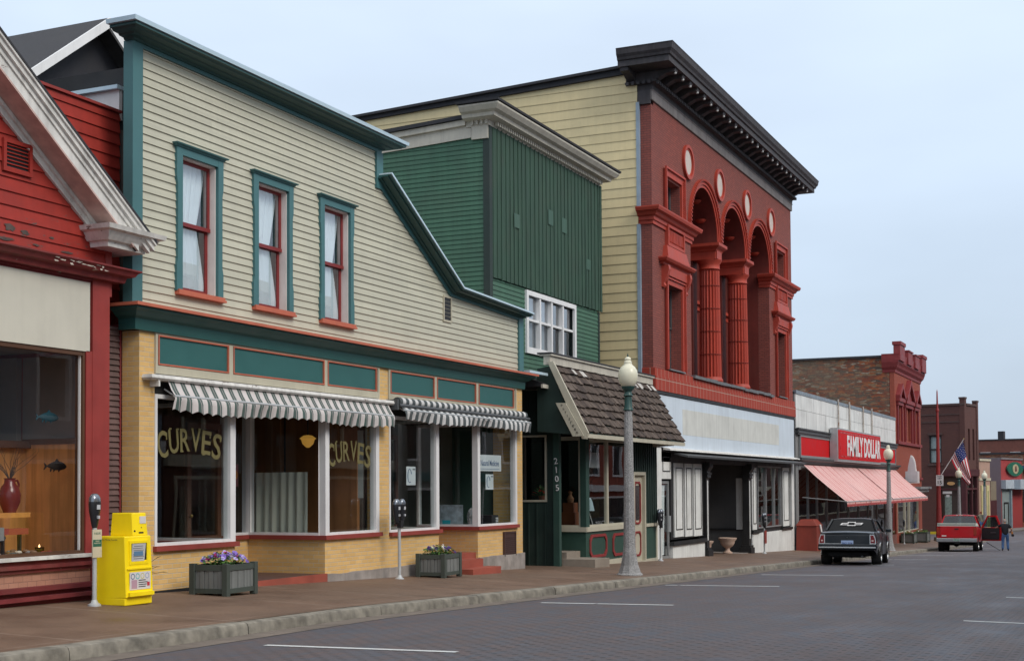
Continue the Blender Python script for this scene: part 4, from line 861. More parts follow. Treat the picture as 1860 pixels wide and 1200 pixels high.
m = MB(); m.box(-.75, -.55, FY, FY+.1, -.6, 3.0); wall(m, 'x', SX, 36.1, 38.3, -.7, 2.95, [(36.2, 37.18, -.6, 1.95)], .12); y = 36.12
while y < 38.3:
    if y > 37.16: m.box(SX, SX+.03, y, y+.035, .56, 2.95)
    else: m.box(SX, SX+.03, y, y+.035, 2.05, 2.95)
    y += .19
m.box(-.8, SX+.0, FY-.0, 38.3, 2.95, 3.05); m.build('front_wall', dgb, B4)
f = MB(); frame(f, 'x', SX, 36.18, 37.22, -.58, 2.02, .09, -.1, .035); f.box(SX-.1, SX-.06, 36.27, 37.13, -.55, 1.93); f.box(SX-.1, SX+.03, 36.2, 37.2, -.72, -.56); f = f.build('cream_door', scream, B4)
q = MB(); octo(q, 36.42, 36.98, .55, 1.75, SX-.06, .05, .1); octo(q, 36.42, 36.98, -.35, .35, SX-.06, .05, .1); q.build('red_trim', paint('octagon_red', (.24, .03, .03)), f, split=True); q = MB(); q.box(SX-.058, SX-.05, 36.5, 36.9, .66, 1.64); q.build('door_glass', paint('murky_glass', (.05, .045, .045), .1, bump=0), f)
# shake roof
RY0, RY1 = 30.6, 38.42; E0 = (1.12, 2.90); T0 = (.16, 4.60)
shk = [paint('shake_a', (.085, .062, .050), .95, var=.25, scale=7, streak=.5, dirt=.2), paint('shake_b', (.125, .095, .078), .95, var=.25, scale=7, streak=.5), paint('shake_c', (.058, .042, .036), .95, var=.25, scale=7, streak=.5), paint('shake_pale', (.52, .50, .47), .9)]
m = MB(); rn = random.Random(12); NC = 8
dx, dz = E0[0]-T0[0], E0[1]-T0[1]; LL = math.hypot(dx, dz); nx, nz_ = -dz/LL, dx/LL
for k in range(NC+1):
    y = RY0+.05
    while y < RY1-.02:
        wd = min(rn.uniform(.09, .24), RY1-.0-y); t0 = max(0, (k-1)/NC); t1 = min(1.0, k/NC+rn.uniform(-.02, .016)) if k else .045
        if k == 0: t1 = .02
        th = .022+rn.uniform(0, .02); a = (T0[0]+dx*t0, T0[1]+dz*t0); b = (T0[0]+dx*t1, T0[1]+dz*t1)
        if t1 > t0+.01:
            o0, o1 = .004, .02+th
            m.hexa([(a[0], y, a[1]), (b[0], y, b[1]), (b[0], y+wd-.006, b[1]), (a[0], y+wd-.006, a[1])], [(a[0]+nx*o0, y, a[1]+nz_*o0), (b[0]+nx*o1, y, b[1]+nz_*o1), (b[0]+nx*o1, y+wd-.006, b[1]+nz_*o1), (a[0]+nx*o0, y+wd-.006, a[1]+nz_*o0)], 3 if (k == 1 and rn.random() < .13) else rn.choice([0, 0, 1, 2]))
        y += wd
m.build('shake_roof', shk, B4)
m = MB(); m.prism([(T0[0], T0[1]-.05), (E0[0], E0[1]-.02), (E0[0]-.02, E0[1]-.06), (-.2, 2.96), (-.2, 4.5)], RY0+.04, RY1-.01, 1); m.build('roof_deck', dgb, B4)
m = MB(); m.box(E0[0]-.06, E0[0]+.02, RY0-.0, RY1, E0[1]-.12, E0[1]-.022); m.build('eave_fascia', scream, B4)
m = MB(); m.prism([(T0[0]-.05, T0[1]+.05), (T0[0]+.10, T0[1]+.05), (E0[0]+.04, E0[1]-.0), (E0[0]+.0, E0[1]-.15), (E0[0]-.12, E0[1]-.14)], RY0-.04, RY0+.03, 1); m.build('rake_board', scream, B4)
m = MB(); m.box(.0, .17, RY0-.02, RY1, 4.58, 4.80); m.box(-.1, .22, RY0-.05, RY1+.02, 4.80, 4.84); m.build('parapet', gcream, B4)
m = MB(); m.box(-.15, .23, RY0-.07, RY1+.03, 4.842, 4.88); m.build('parapet_cap', roofd, B4)
m = MB(); m.prism([(.1, 2.75), (.9, 2.78), (1.05, 2.86), (.1, 2.86)], RY1-.5, RY1-.35, 1); m.prism([(.1, 2.75), (.9, 2.78), (1.05, 2.86), (.1, 2.86)], 33.2, 33.3, 1); m.build('bracket', scream, B4, split=True)
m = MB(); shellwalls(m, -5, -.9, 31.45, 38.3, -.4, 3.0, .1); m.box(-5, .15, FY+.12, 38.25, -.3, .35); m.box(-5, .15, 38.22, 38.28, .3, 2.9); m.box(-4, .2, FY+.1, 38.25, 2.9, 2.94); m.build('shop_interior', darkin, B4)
m = MB(); m.box(-.9, .95, 31.5, 32.52, -.8, -.18); m.box(-.9, .15, 31.62, 32.54, -.18, -.02); m.build('entrance_steps', paint('pale_step', (.26, .22, .18), .9, dirt=.4), B4)
for k, ch in enumerate('2105'): text('house_number', ch, white, B4, (.06+.012*k, 31.17, 2.25-k*.22), (1, 0, .1), (-.1, 0, 1), .15, None, .0, .01)
# diagonal name board
T = thing('hanging_sign', 'cream slanted board with vertical dark lettering under the shake roof edge', 'sign', (.8, 30.5, 3.3))
P = [(.34, 3.64), (.60, 3.63), (1.07, 2.82), (.78, 2.82)]
m = MB(); m.prism(P, RY0-.09, RY0-.06, 1); m.build('board', scream, T)
for k, ch in enumerate('Phylgreen'): text('letter', ch, matte('sign_ink', (.05, .045, .04)), T, (.50+.049*k, RY0-.092, 3.57-.083*k), (1, 0, 0), (0, 0, 1), .062, None, .0, .004)
# display pieces in its windows
T = thing('table_lamp', 'pale blue shaded lamp with branching legs in the shop window', 'lamp', (.0, 33.3, .6)); q = MB(); LC = (.02, 33.5, .6)
q.lathe([(.15, .38), (.10, .62), (.05, .72), (.045, .72), (.09, .62), (.14, .38)], LC, 18); q.build('lamp_shade', matte('pale_blue', (.38, .50, .54)), T); q = MB()
for a in range(4): q.tube((LC[0], LC[1], LC[2]+.38), (LC[0]+.1*math.cos(a*1.57+.4), LC[1]+.13*math.sin(a*1.57+.4), LC[2]), .012)
q.build('leg', matte('pale_iron', (.5, .5, .5)), T)
T = thing('wooden_cabinet', 'red brown wooden cabinet with ornaments behind the corner window', 'cabinet', (-.3, 33.5, .3)); q = MB(); q.box(-.5, -.1, 32.8, 33.2, .35, .95); q.box(-.45, -.15, 32.85, 33.15, .95, 1.2); q.build('carcass', paint('cabinet_wood', (.16, .05, .02), .4), T); q = MB(); q.lathe([(0, 0), (.08, 0), (.1, .1), (.04, .2), (.06, .28), (0, .3)], (-.3, 33.0, 1.2), 12); q.build('ornament', matte('brown_orn', (.2, .1, .05)), T)
card('window_notice', 'white notice high in the antique shop window beside the corner post', 'notice', 'x', SX, 32.9, 33.7, 2.1, 2.5, paint('grey_paper', (.35, .36, .36)))
pottedplant('geranium with a red bloom in the side window of the green shop', (-.5, 31.6, 1.25), .09, .45, (.04, .11, .03), 45, .10, (.6, .02, .02), 21)
# ================================================================== RED BRICK HALL WITH ARCHES
B5 = thing('brick_hall', 'tall dark red brick hall with three painted arches, fluted columns and a heavy dark cornice', 'building', (0, 48.2, 0))
HB0, HB1, HC = 39.0, 57.5, 48.24
hbrick = brick('hall_brick', (.30, .082, .062), (.235, .066, .052), (.13, .05, .045), bw=.21, bh=.072, ms=.010, mottle=.35, mcol=(.13, .07, .07), vscale=.5)
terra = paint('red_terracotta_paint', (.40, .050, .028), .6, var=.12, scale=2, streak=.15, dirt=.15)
drkc = paint('dark_cornice', (.050, .045, .050), .7, var=.3, scale=3, streak=.5, dirt=.3)
gryc = paint('grey_cornice_board', (.21, .19, .185), .75, var=.2, scale=2, streak=.4, dirt=.3, peel=(.17, .07, .055), peelamt=.35)
ycl = paint('yellow_siding', (.70, .58, .33), .65, var=.06, scale=.6, streak=.08, dirt=.22, board=.288, blen=14)
m = MB(); ys = lambda x: 14.28 + .044*(x+.36)
siding(m, 'y', HB0-.1, 2.0, 14.15, .288, lambda z: (-24 if z < 13.2 else max(-24, (z-14.28)/.044-.36), -.40), .017); m.build('side_siding', ycl, B5)
m = MB(); m.prism([(-24, 12.9+.3), (-.38, 14.1), (-.38, 14.28), (-24, 13.24+.0)], HB0-.2, HB0-.09, 1); m.prism([(-24, 13.24), (-.38, 14.28), (-.38, 14.36), (-24, 13.32)], HB0-.3, HB1, 1); m.build('roof_edge', roofd, B5)
m = MB(); m.box(-.44, -.34, HB0-.13, HB0-.02, 4.5, 9.5); m.box(-.44, -.34, HB0-.13, HB0-.02, 10.02, 13.2); m.build('corner_strip', paint('grey_blue_strip', (.26, .33, .40), .5), B5, split=True)
AR = [(HC-3.74, 1.58), (HC, 1.58), (HC+3.74, 1.58)]; SPR = 10.07
bays = (41.08, 2*HC-41.08)
holes5 = []
for bc in bays: holes5 += [(bc-.72, bc+.72, 10.1, 11.15), (bc-.72, bc+.72, 5.2, 7.85)]
m = MB(); A0, A1 = HC-3.74-1.58, HC+3.74+1.58
wall(m, 'x', 0, HB0, HB1, 4.5, SPR, holes5 + [(A0, A1, 5.2, SPR)], .45)
wall(m, 'x', 0, HB0, A0, SPR, 13.35, [h for h in holes5 if h[0] < 45], .45); wall(m, 'x', 0, A1, HB1, SPR, 13.35, [h for h in holes5 if h[0] > 45], .45); wall(m, 'x', 0, A0, A1, 11.75, 13.35, [], .45)
# spandrels between springing line and 11.75
NA = 24
for cy_, r_ in AR:
    L_, R_ = cy_-1.87, cy_+1.87
    if cy_ == AR[0][0]: L_ = A0
    if cy_ == AR[2][0]: R_ = A1
    for k in range(NA):
        a0, a1 = PI*k/NA, PI*(k+1)/NA
        p0 = (cy_+r_*math.cos(a0), SPR+r_*math.sin(a0)); p1 = (cy_+r_*math.cos(a1), SPR+r_*math.sin(a1))
        for X in (0, -.45): m.face([(X, p0[0], p0[1]), (X, p0[0], 11.75), (X, p1[0], 11.75), (X, p1[0], p1[1])])
    if R_ > cy_+r_+.01: 
        for X in (0, -.45): m.face([(X, cy_+r_, SPR), (X, R_, SPR), (X, R_, 11.75), (X, cy_+r_, 11.75)])
    if L_ < cy_-r_-.01:
        for X in (0, -.45): m.face([(X, cy_-r_, SPR), (X, L_, SPR), (X, L_, 11.75), (X, cy_-r_, 11.75)])
m.box(-.34, .0, HB0-.012, HB0-.001, 4.0, 13.3)
m.box(-24, -23.8, HB0, HB1, -1.5, 13.2); m.box(-23.8, -.45, HB1-.25, HB1, -1.5, 13.35); m.box(-23.8, -.45, HB0, HB0+.2, -1.5, 13.3)
m.build('brick_wall', hbrick, B5)
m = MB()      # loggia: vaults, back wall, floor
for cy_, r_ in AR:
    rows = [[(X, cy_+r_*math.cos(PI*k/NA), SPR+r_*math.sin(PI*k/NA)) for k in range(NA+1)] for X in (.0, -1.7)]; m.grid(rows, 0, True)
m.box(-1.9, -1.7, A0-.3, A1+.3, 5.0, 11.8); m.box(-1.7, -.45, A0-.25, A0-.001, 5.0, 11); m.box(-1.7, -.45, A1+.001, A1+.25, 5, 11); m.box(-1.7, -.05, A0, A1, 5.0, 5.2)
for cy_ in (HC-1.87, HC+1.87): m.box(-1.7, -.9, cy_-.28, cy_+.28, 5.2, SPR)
m.build('loggia', paint('loggia_red_shaded', (.15, .024, .018), .7, var=.15, streak=.2, dirt=.2), B5)  # red paint darkened: the shade inside the deep arches is in this colour
m = MB()
for cy_, r_ in AR:
    for k in range(1, 6):
        a = PI*k/6
        for X in (-.5, -1.1): m.lathe([(0, -.10), (.10, -.09), (.17, -.03), (.2, .02)], (X, cy_+(r_-.03)*math.cos(a), SPR+(r_-.03)*math.sin(a)), 10)
m.build('coffer', terra, B5, split=True)
for cy_, r_ in AR:
    f = MB(); frame(f, 'x', -1.7, cy_-.8, cy_+.8, 5.2, 8.1, .18, 0, .1); f.box(-1.7, -1.5, cy_-1.0, cy_+1.0, 8.1, 8.3); f.box(-1.7, -1.4, cy_-1.1, cy_+1.1, 8.3, 8.42); f.box(-1.69, -1.66, cy_-.03, cy_+.03, 5.2, 8.0); f.box(-1.69, -1.65, cy_-.62, cy_+.62, 6.6, 6.68); f = f.build('loggia_window', terra, B5)
    q = MB(); q.box(-1.697, -1.685, cy_-.62, cy_+.62, 5.25, 7.95); q.build('dark_glass', paint('night_glass', (.02, .022, .026), .08, bump=0, streak=0, dirt=0), f)
# archivolts
m = MB()
for cy_, r_ in AR:
    for (ra, rb, X) in ((r_, r_+.10, .03), (r_+.10, r_+.20, .07), (r_+.20, r_+.27, .11)):
        for k in range(NA):
            a0, a1 = PI*k/NA, PI*(k+1)/NA
            P4 = [(cy_+q_*math.cos(a), SPR+q_*math.sin(a)) for q_, a in ((ra, a0), (rb, a0), (rb, a1), (ra, a1))]; m.prism(P4, 0.0, X, 0)
m.build('arch_moulding', terra, B5)
m = MB()
for cy_, r_ in AR:
    for k in range(44):
        a = PI*(k+.5)/44; c_ = Vector((.085, cy_+(r_+.235)*math.cos(a), SPR+(r_+.235)*math.sin(a))); m.box(c_.x, c_.x+.05, c_.y-.035, c_.y+.035, c_.z-.03, c_.z+.03)
m.build('bead_ornament', terra, B5)
# columns
for cy_ in (HC-1.87, HC+1.87):
    cc = (-.36, cy_, 0); m = MB()
    m.lathe([(.42, 5.2), (.44, 5.28), (.40, 5.36), (.385, 5.4)], cc, 36); n_ = 120
    rows = []
    for z in (5.4, 6.2, 7.0, 7.8, 8.6, 9.15): rows.append([(cc[0]+(.385-.045*(z-5.4)/4)*(1-.13*abs(math.sin(k*PI*20/n_)))*math.cos(2*PI*k/n_), cc[1]+(.385-.045*(z-5.4)/4)*(1-.13*abs(math.sin(k*PI*20/n_)))*math.sin(2*PI*k/n_), z) for k in range(n_)])
    m.grid(rows, 0, True, closed=True); m.lathe([(.34, 9.15), (.38, 9.18), (.35, 9.22), (.35, 9.35), (.42, 9.44), (.44, 9.5)], cc, 36); m.build('column', terra, B5)
    m = MB(); m.sweep([(-1.7, cy_-.42), (0.02, cy_-.42), (.02, cy_+.42), (-1.7, cy_+.42)], [(-.4, 0), (-.06, 0), (-.06, .26), (-.03, .28), (.0, .34), (.08, .40), (.12, .44), (.12, .54), (-.4, .54)], z=9.5); m.box(-1.7, 0, cy_-.3, cy_+.3, 9.52, 10.03); m.build('impost_block', terra, B5)
    for z in (6.2, 7.0, 7.8, 8.6):
        q = MB(); q.lathe([(.352-.04*(z-5.4)/4, z-.008), (.389-.045*(z-5.4)/4, z-.006), (.389-.045*(z-5.4)/4, z+.006)], cc, 36); q.build('column_joint', paint('joint_dark', (.25, .038, .027)), B5)
# mid cornices and bay ornaments
mc = [(-.1, 0), (.05, 0), (.05, .1), (.09, .12), (.09, .22), (.16, .26), (.2, .34), (.3, .38), (.33, .46), (.33, .5), (-.1, .53)]
m = MB(); m.sweep([(-.42, HB0), (0, HB0), (0, A0+.0), (-.4, A0+.0)], mc, z=9.5); m.sweep([(-.4, A1), (0, A1), (0, HB1), (-.42, HB1)], mc, z=9.5); m.build('mid_cornice', terra, B5, split=True)
for bc in bays:
    f = MB(); frame(f, 'x', 0, bc-.95, bc+.95, 10.05, 11.42, .2, 0, .07, wb=.05, wt=.2); frame(f, 'x', 0, bc-1.0, bc+1.0, 10.05, 11.48, .05, .07, .13, wb=0, wt=.06)
    for k in range(16): f.box(.07, .10, bc+.86, bc+.90, 10.15+k*.075, 10.19+k*.075)
    f = f.build('small_window', terra, B5); q = MB(); frame(q, 'x', -.3, bc-.72, bc+.72, 10.1, 11.15, .07, -.05, 0); q.build('sash', dgrey, f); pane('pane', 'x', -.32, bc-.65, bc+.65, 10.16, 11.1, 0, glup, f)
    q = MB(); shellwalls(q, -1.5, -.46, bc-.9, bc+.9, 10, 11.3, .05); q.build('room', darkin, f)
    f = MB(); frame(f, 'x', 0, bc-.92, bc+.92, 5.2, 8.02, .2, 0, .07, wb=.03, wt=.17); frame(f, 'x', 0, bc-.97, bc+.97, 5.2, 8.06, .05, .07, .12, wb=0, wt=.05)
    for k in range(38): f.box(.07, .10, bc+.84, bc+.88, 5.3+k*.07, 5.335+k*.07)
    f = f.build('tall_window', terra, B5); q = MB(); frame(q, 'x', -.3, bc-.72, bc+.72, 6.6, 7.85, .06, -.04, 0); frame(q, 'x', -.34, bc-.72, bc+.72, 5.2, 6.65, .06, -.04, 0); q.build('sash', dgrey, f); pane('pane', 'x', -.35, bc-.66, bc+.66, 5.25, 7.8, 0, glup, f)
    q = MB(); shellwalls(q, -1.5, -.46, bc-.9, bc+.9, 5.1, 8.0, .05); q.build('room', darkin, f)
    m = MB(); m.sweep([(0, bc-1.25), (.02, bc-1.25), (.02, bc+1.25), (0, bc+1.25)], [(-.02, 0), (.08, 0), (.1, .06), (.22, .09), (.27, .16), (.27, .2), (-.02, .24)], z=8.40)
    m.box(0, .14, bc-1.0, bc+1.0, 8.10, 8.38); m.hexa([(0, bc-1.12, 8.64), (.2, bc-1.12, 8.64), (.2, bc+1.12, 8.64), (0, bc+1.12, 8.64)], [(0, bc-1.0, 9.02), (.12, bc-1.0, 9.02), (.12, bc+1.0, 9.02), (0, bc+1.0, 9.02)])
    m.build('window_hood', terra, B5)
    for s_ in (-1.12, 1.12):
        q = MB(); q.prism([(0, 7.72), (.06, 7.70), (.10, 7.76), (.07, 7.84), (.13, 7.95), (.2, 8.1), (.24, 8.25), (.22, 8.38), (0, 8.38)], bc+s_-.1, bc+s_+.1, 1); q.build('console', terra, B5)
    m = MB(); frame(m, 'x', 0, bc-.86, bc+.86, 9.04, 9.7, .09, 0, .12); rn = random.Random(3); m.box(0, .05, bc-.77, bc+.77, 9.13, 9.61); yy = bc-.72
    while yy < bc+.7:
        wd = rn.uniform(.03, .07); m.hexa([(.05, yy, 9.2), (.09, yy, 9.2), (.09, yy+wd, 9.2), (.05, yy+wd, 9.2)], [(.05, yy+.08, 9.55), (.09, yy+.08, 9.55), (.09, yy+wd+.08, 9.55), (.05, yy+wd+.08, 9.55)]); yy += wd+rn.uniform(.04, .08)
    m.build('ornament_panel', terra, B5)
# medallions
for cy_ in (HC-5.61, HC-1.87, HC+1.87, HC+5.61):
    m = MB(); n_ = 32
    for k in range(n_):
        a0, a1 = 2*PI*k/n_, 2*PI*(k+1)/n_
        for ra, rb, X in ((.40, .46, .05), (.46, .56, .09)): m.prism([(cy_+q_*math.cos(a), 12.13+q_*1.0*math.sin(a)) for q_, a in ((ra, a0), (rb, a0), (rb, a1), (ra, a1))], 0, X, 0)
    f = m.build('medallion', terra, B5); q = MB(); q.prism([(cy_+.41*math.cos(2*PI*k/n_), 12.13+.41*math.sin(2*PI*k/n_)) for k in range(n_)], 0, .03, 0); q.build('disc', paint('pale_disc', (.55, .47, .42), .6, var=.08, dirt=.1), f)
# tile band and flashing
m = MB(); m.sweep([(-.45, HB0), (0, HB0), (0, HB1-.01), (-.1, HB1-.01)], [(-.1, 0), (.10, 0), (.10, .43), (.07, .44), (.07, .66), (0, .68), (-.1, .68)], z=4.50); m.build('tile_band', brick('red_tile_band', (.36, .055, .035), (.33, .048, .032), (.42, .33, .27), bw=.37, bh=.44, ms=.012, off=.0, mottle=.2, mcol=(.2, .04, .03), var=.15), B5)
m = MB(); rn = random.Random(6); y = A0-.1
while y < A1:
    L_ = rn.uniform(.5, 1.4); z = 5.17+rn.uniform(-.02, .02); m.hexa([(-.1, y, z-.02), (.15, y, z-.07), (.15, min(y+L_, A1+.1), z-.07+rn.uniform(-.02, .02)), (-.1, min(y+L_, A1+.1), z-.02)], [(-.1, y, z+.03), (.16, y, z+.03), (.16, min(y+L_, A1+.1), z+.03+rn.uniform(-.02, .02)), (-.1, min(y+L_, A1+.1), z+.03)]); y += L_+.02
m.box(-.1, .12, 40.3, 41.9, 5.19, 5.23); m.box(-.1, .12, 54.7, 56.1, 5.19, 5.23)
m.build('lead_flashing', paint('lead_grey', (.16, .17, .18), .6, var=.25, scale=6), B5, split=True)
# main cornice
pth = [(-.75, HB0), (0, HB0), (0, HB1), (-.5, HB1)]
m = MB(); m.sweep(pth, [(-.2, 0), (.05, 0), (.06, .02), (.06, .26), (.09, .3), (-.2, .3)], z=13.25); m.build('architrave', gryc, B5)
m = MB(); m.sweep(pth, [(-.2, .30), (.06, .30), (.08, .46), (.2, .50), (.22, .56), (-.2, .56)], z=13.25); m.sweep(pth, [(-.2, .56), (.12, .56), (.12, .84), (.85, .86), (.85, 1.03), (.90, 1.05), (.92, 1.12), (.98, 1.2), (1.0, 1.33), (1.02, 1.38), (-.2, 1.42)], z=13.25)
m.sweep([(-.78, HB0), (-.0, HB0)], [(-.2, -.12), (.10, -.12), (.10, .3), (-.2, .3)], z=13.25); mcor = m
m = MB(); y = HB0-.1; bulbs = []
while y < HB1+.1:
    m.prism([(.12, 13.83), (.25, 13.85), (.5, 13.98), (.78, 14.0), (.80, 14.10), (.12, 14.09)], y, y+.26, 1); bulbs.append(y+.13); y += .76
x = -.7
while x < .05: m.prism([(HB0-.12, 13.83), (HB0-.5, 13.98), (HB0-.78, 14.0), (HB0-.8, 14.1), (HB0-.12, 14.09)], x, x+.26, 0) ; x += .76
m.build('modillion', drkc, B5, split=True)
m = mcor; y = HB0-.1
while y < HB1+.1: m.box(.19, .27, y, y+.09, 13.70, 13.80); y += .17
x = -.7
while x < .15: m.box(x, x+.09, HB0-.27, HB0-.19, 13.70, 13.80); x += .17
m.build('cornice', drkc, B5)
m = MB(); [m.lathe([(0, -.05), (.04, -.03), (.045, 0), (.03, .03)], (.76, y, 13.98), 8) for y in bulbs[::1]]; m.build('cornice_bulb', matte('bulb_glass', (.42, .42, .42)), B5, split=True)
m = MB(); m.box(-24, -.75, HB0, HB1, 13.1, 13.15); m.box(-.9, .2, HB0+.1, HB1-.1, 14.3, 14.5); m.build('roof', roofd, B5)
# storefront of the hall
pw = paint('pale_blue_fascia', (.60, .68, .76), .55, var=.05, scale=.7, streak=.12, dirt=.12)
pw2 = paint('white_storefront', (.74, .75, .73), .6, var=.06, streak=.2, dirt=.25)
m = MB(); m.box(-.25, .05, HB0+.12, 57.42, 2.80, 4.38); m.build('fascia_board', pw, B5)
m = MB(); m.box(-.1, .08, HB0+.05, 57.48, 4.40, 4.50); m.box(-.1, .08, 57.42, 57.52, 2.75, 4.40); m.build('fascia_edge', blackm, B5, split=True)
m = MB(); m.box(.05, .054, 41.7, 54.7, 3.24, 4.05); m.build('faded_panel', paint('faded_sign_area', (.60, .61, .58), .8, var=.06, scale=2, streak=.2, dirt=.2), B5)
m = MB(); m.hexa([(.05, 39.7, 2.72), (.28, 39.7, 2.70), (.28, 57.5, 2.70), (.05, 57.5, 2.72)], [(.05, 39.7, 2.80), (.26, 39.7, 2.75), (.26, 57.5, 2.75), (.05, 57.5, 2.80)]); m.build('metal_ledge', whitew, B5)
m = MB(); m.hexa([(.1, 40.6, 2.60), (.55, 40.6, 2.50), (.55, 57.3, 2.48), (.1, 57.3, 2.6)], [(.1, 40.6, 2.66), (.56, 40.6, 2.56), (.56, 57.3, 2.55), (.1, 57.3, 2.66)]); m.build('awning_box', dgrey, B5)
m = MB(); m.box(-.2, -.02, 39.7, 57.4, 2.36, 2.8); m.box(-.28, -.06, 40.75, 44.3, -.05, 2.4); m.box(-.2, -.05, 50.4, 57.0, -.2, .0); m.box(-.2, -.05, 55.3, 56.9, -.2, 2.4); m.box(-.2, -.05, 50.4, 51.4, -.2, 2.4); m.build('black_framing', blackm, B5)
m = MB(); m.box(-.3, .02, HB0+.02, HB0+.62, -1.2, 2.79); m.box(-.3, .02, 57.0, 57.45, -1.6, 2.74); m.build('white_pilaster', pw2, B5, split=True)
m = MB(); m.box(-.25, -.0, 40.76, 44.22, -1.4, -.24); m.box(-.25, .0, 50.45, 57.0, -1.6, -.19); m.build('stall_riser', pw2, B5, split=True)
m = MB(); m.box(-.2, .06, 40.70, 44.35, -.24, -.12); m.box(-.2, .05, 50.4, 51.5, -.19, -.1); m.box(-.2, .06, 55.2, 57.0, -.19, -.1); m.build('black_sill', blackm, B5, split=True)
for a, b, z0, z1 in ((41.02, 41.95, .02, 2.34), (42.13, 42.92, .0, 2.34), (43.08, 44.0, -.02, 2.34), (39.72, 40.68, 1.84, 2.66), (50.62, 51.28, -.05, 2.3), (55.6, 56.7, -.05, 2.35)):
    q = MB(); q.box(-.06, -.02, a, b, z0, z1); f = q.build('white_panel', pw2, B5); q = MB(); frame(q, 'x', -.02, a+.12, b-.10, z0+.22, z1-.14, .03, 0, .015); q.build('panel_line', blackm, f)
f = MB(); frame(f, 'x', -.1, 39.72, 40.7, -.62, 1.78, .09, -.05, .0); f = f.build('shop_door', galv, B5); pane('pane', 'x', -.1, 39.8, 40.6, -.5, 1.7, -.03, gl, f); q = MB(); q.hexa([(-.2, 39.85, -.5), (-.18, 39.85, -.5), (-.18, 40.4, -.5), (-.2, 40.4, -.5)], [(-.2, 40.2, 1.65), (-.18, 40.2, 1.65), (-.18, 40.5, 1.65), (-.2, 40.5, 1.65)]); q.build('curtain', curt, f); q = MB(); q.box(-.1, -.03, 40.62, 40.66, .2, .7); q.build('handle', steelw, f)
q = shopwin('x', -.02, 51.45, 55.25, -.02, 2.38, .06, .06, B5, galv); q2 = MB(); [q2.box(-.12, .0, y-.03, y+.03, .03, 2.3) for y in (52.75, 53.0+1.1)]; q2.build('mullion', galv, q)
# entrance columns and recess
def irono(cy_, zb):
    m = MB(); m.box(-.32, .12, cy_-.26, cy_+.26, zb, zb+.42); m.box(-.28, .08, cy_-.22, cy_+.22, zb+.42, zb+.5); m.box(-.22, .02, cy_-.16, cy_+.16, zb+.5, 1.9); m.prism([(.02, 1.85), (.08, 1.9), (.06, 2.1), (.16, 2.25), (.16, 2.42), (-.22, 2.42), (-.22, 1.85)], cy_-.2, cy_+.2, 1); m.box(-.2, .1, cy_-.24, cy_+.24, 2.0, 2.06); m.build('iron_column', blackm, B5)
    q = MB(); q.box(.02, .03, cy_-.08, cy_+.02, zb+.75, 1.8); q.build('white_strip', pw2, B5)
irono(44.55, -.95); irono(50.1, -1.1)
m = MB(); m.box(-2.6, -2.5, 44.3, 50.5, -1.4, 2.6); m.box(-2.5, -.2, 50.4, 50.5, -1.4, 2.6); m.box(-2.5, -.2, 44.22, 44.3, -1.4, 2.6); m.box(-2.5, -.1, 44.3, 50.4, 2.5, 2.6); m.build('recess_wall', paint('dark_grey_plaster', (.09, .09, .092), .7, var=.1, streak=.1), B5)
m = MB(); m.box(-2.5, -2.42, 44.3, 50.4, -.05, .02); m.box(-2.48, -.3, 50.33, 50.4, -.05, .02); m.build('recess_rail', blackm, B5, split=True)
m = MB(); m.box(-.56, -.28, 50.30, 50.329, -.02, 1.9); m.build('white_panel', pw2, B5)
m = MB(); m.box(-2.5, .0, 44.3, 50.4, -1.5, -.86); m.build('recess_floor', stonem, B5)
m = MB(); shellwalls(m, -6, -.3, 50.52, 57.3, -1.2, 2.8, .1); m.build('shop_interior', greenin, B5)
def urn(label, loc):
    T = thing('stone_urn', label, 'urn', loc, group='urns in the dark entrance recess'); q = MB(); q.lathe([(0, 0), (.17, 0), (.18, .05), (.11, .08), (.08, .14), (.09, .2), (.2, .28), (.26, .38), (.27, .46), (.33, .52), (.34, .57), (.30, .58), (.22, .5), (0, .45)], (0, 0, 0), 28); q.build('body', paint('pink_stone', (.55, .40, .32), .8, var=.08, dirt=.2), T, local=True)
    q = MB(); q.lathe([(0, .505), (.27, .515)], (0, 0, 0), 16); q.build('soil', matte('soil', (.04, .03, .02)), T, local=True); return T
u_ = urn('pinkish stone urn standing right in the dark entrance recess', (-.55, 49.0, -.86)); dup(u_, (-.55, 45.95, -.86), 0, 'pinkish stone urn half hidden behind the left black column', 'urns in the dark entrance recess')
# ================================================================== LOW STORE WITH RED SIGN
B6 = thing('discount_store', 'low store with grey metal parapet panels, red sign band and faded pink awning', 'building', (0, 71.5, -1.2))
D0, D1 = 57.9, 84.85
m = MB(); wall(m, 'x', -.02, D0, D1, 2.6, 5.6, [], .3); shellwalls(m, -25, -.32, D0, D1, -2.2, 5.2, .25); m.build('wall', paint('grey_wall', (.2, .2, .2), .8), B6)
mp_ = paint('pale_metal_panel', (.72, .73, .71), .5, var=.10, scale=1.1, streak=.35, dirt=.25)
m = MB(); y = D0; n_ = 26; wd = (D1-D0)/n_
for k in range(n_):
    for z0, z1 in ((4.05, 4.86), (4.875, 5.52)): m.box(-.02, .03+random.Random(k*7+int(z0*9)).uniform(0, .008), y+.012, y+wd-.012, z0, z1)
    y += wd
m.build('metal_panel', mp_, B6)
m = MB(); m.box(-.3, .06, D0, D1, 5.52, 5.68); m.build('parapet_cap', paint('blue_grey_flashing', (.20, .24, .28), .5, var=.3, scale=3), B6)
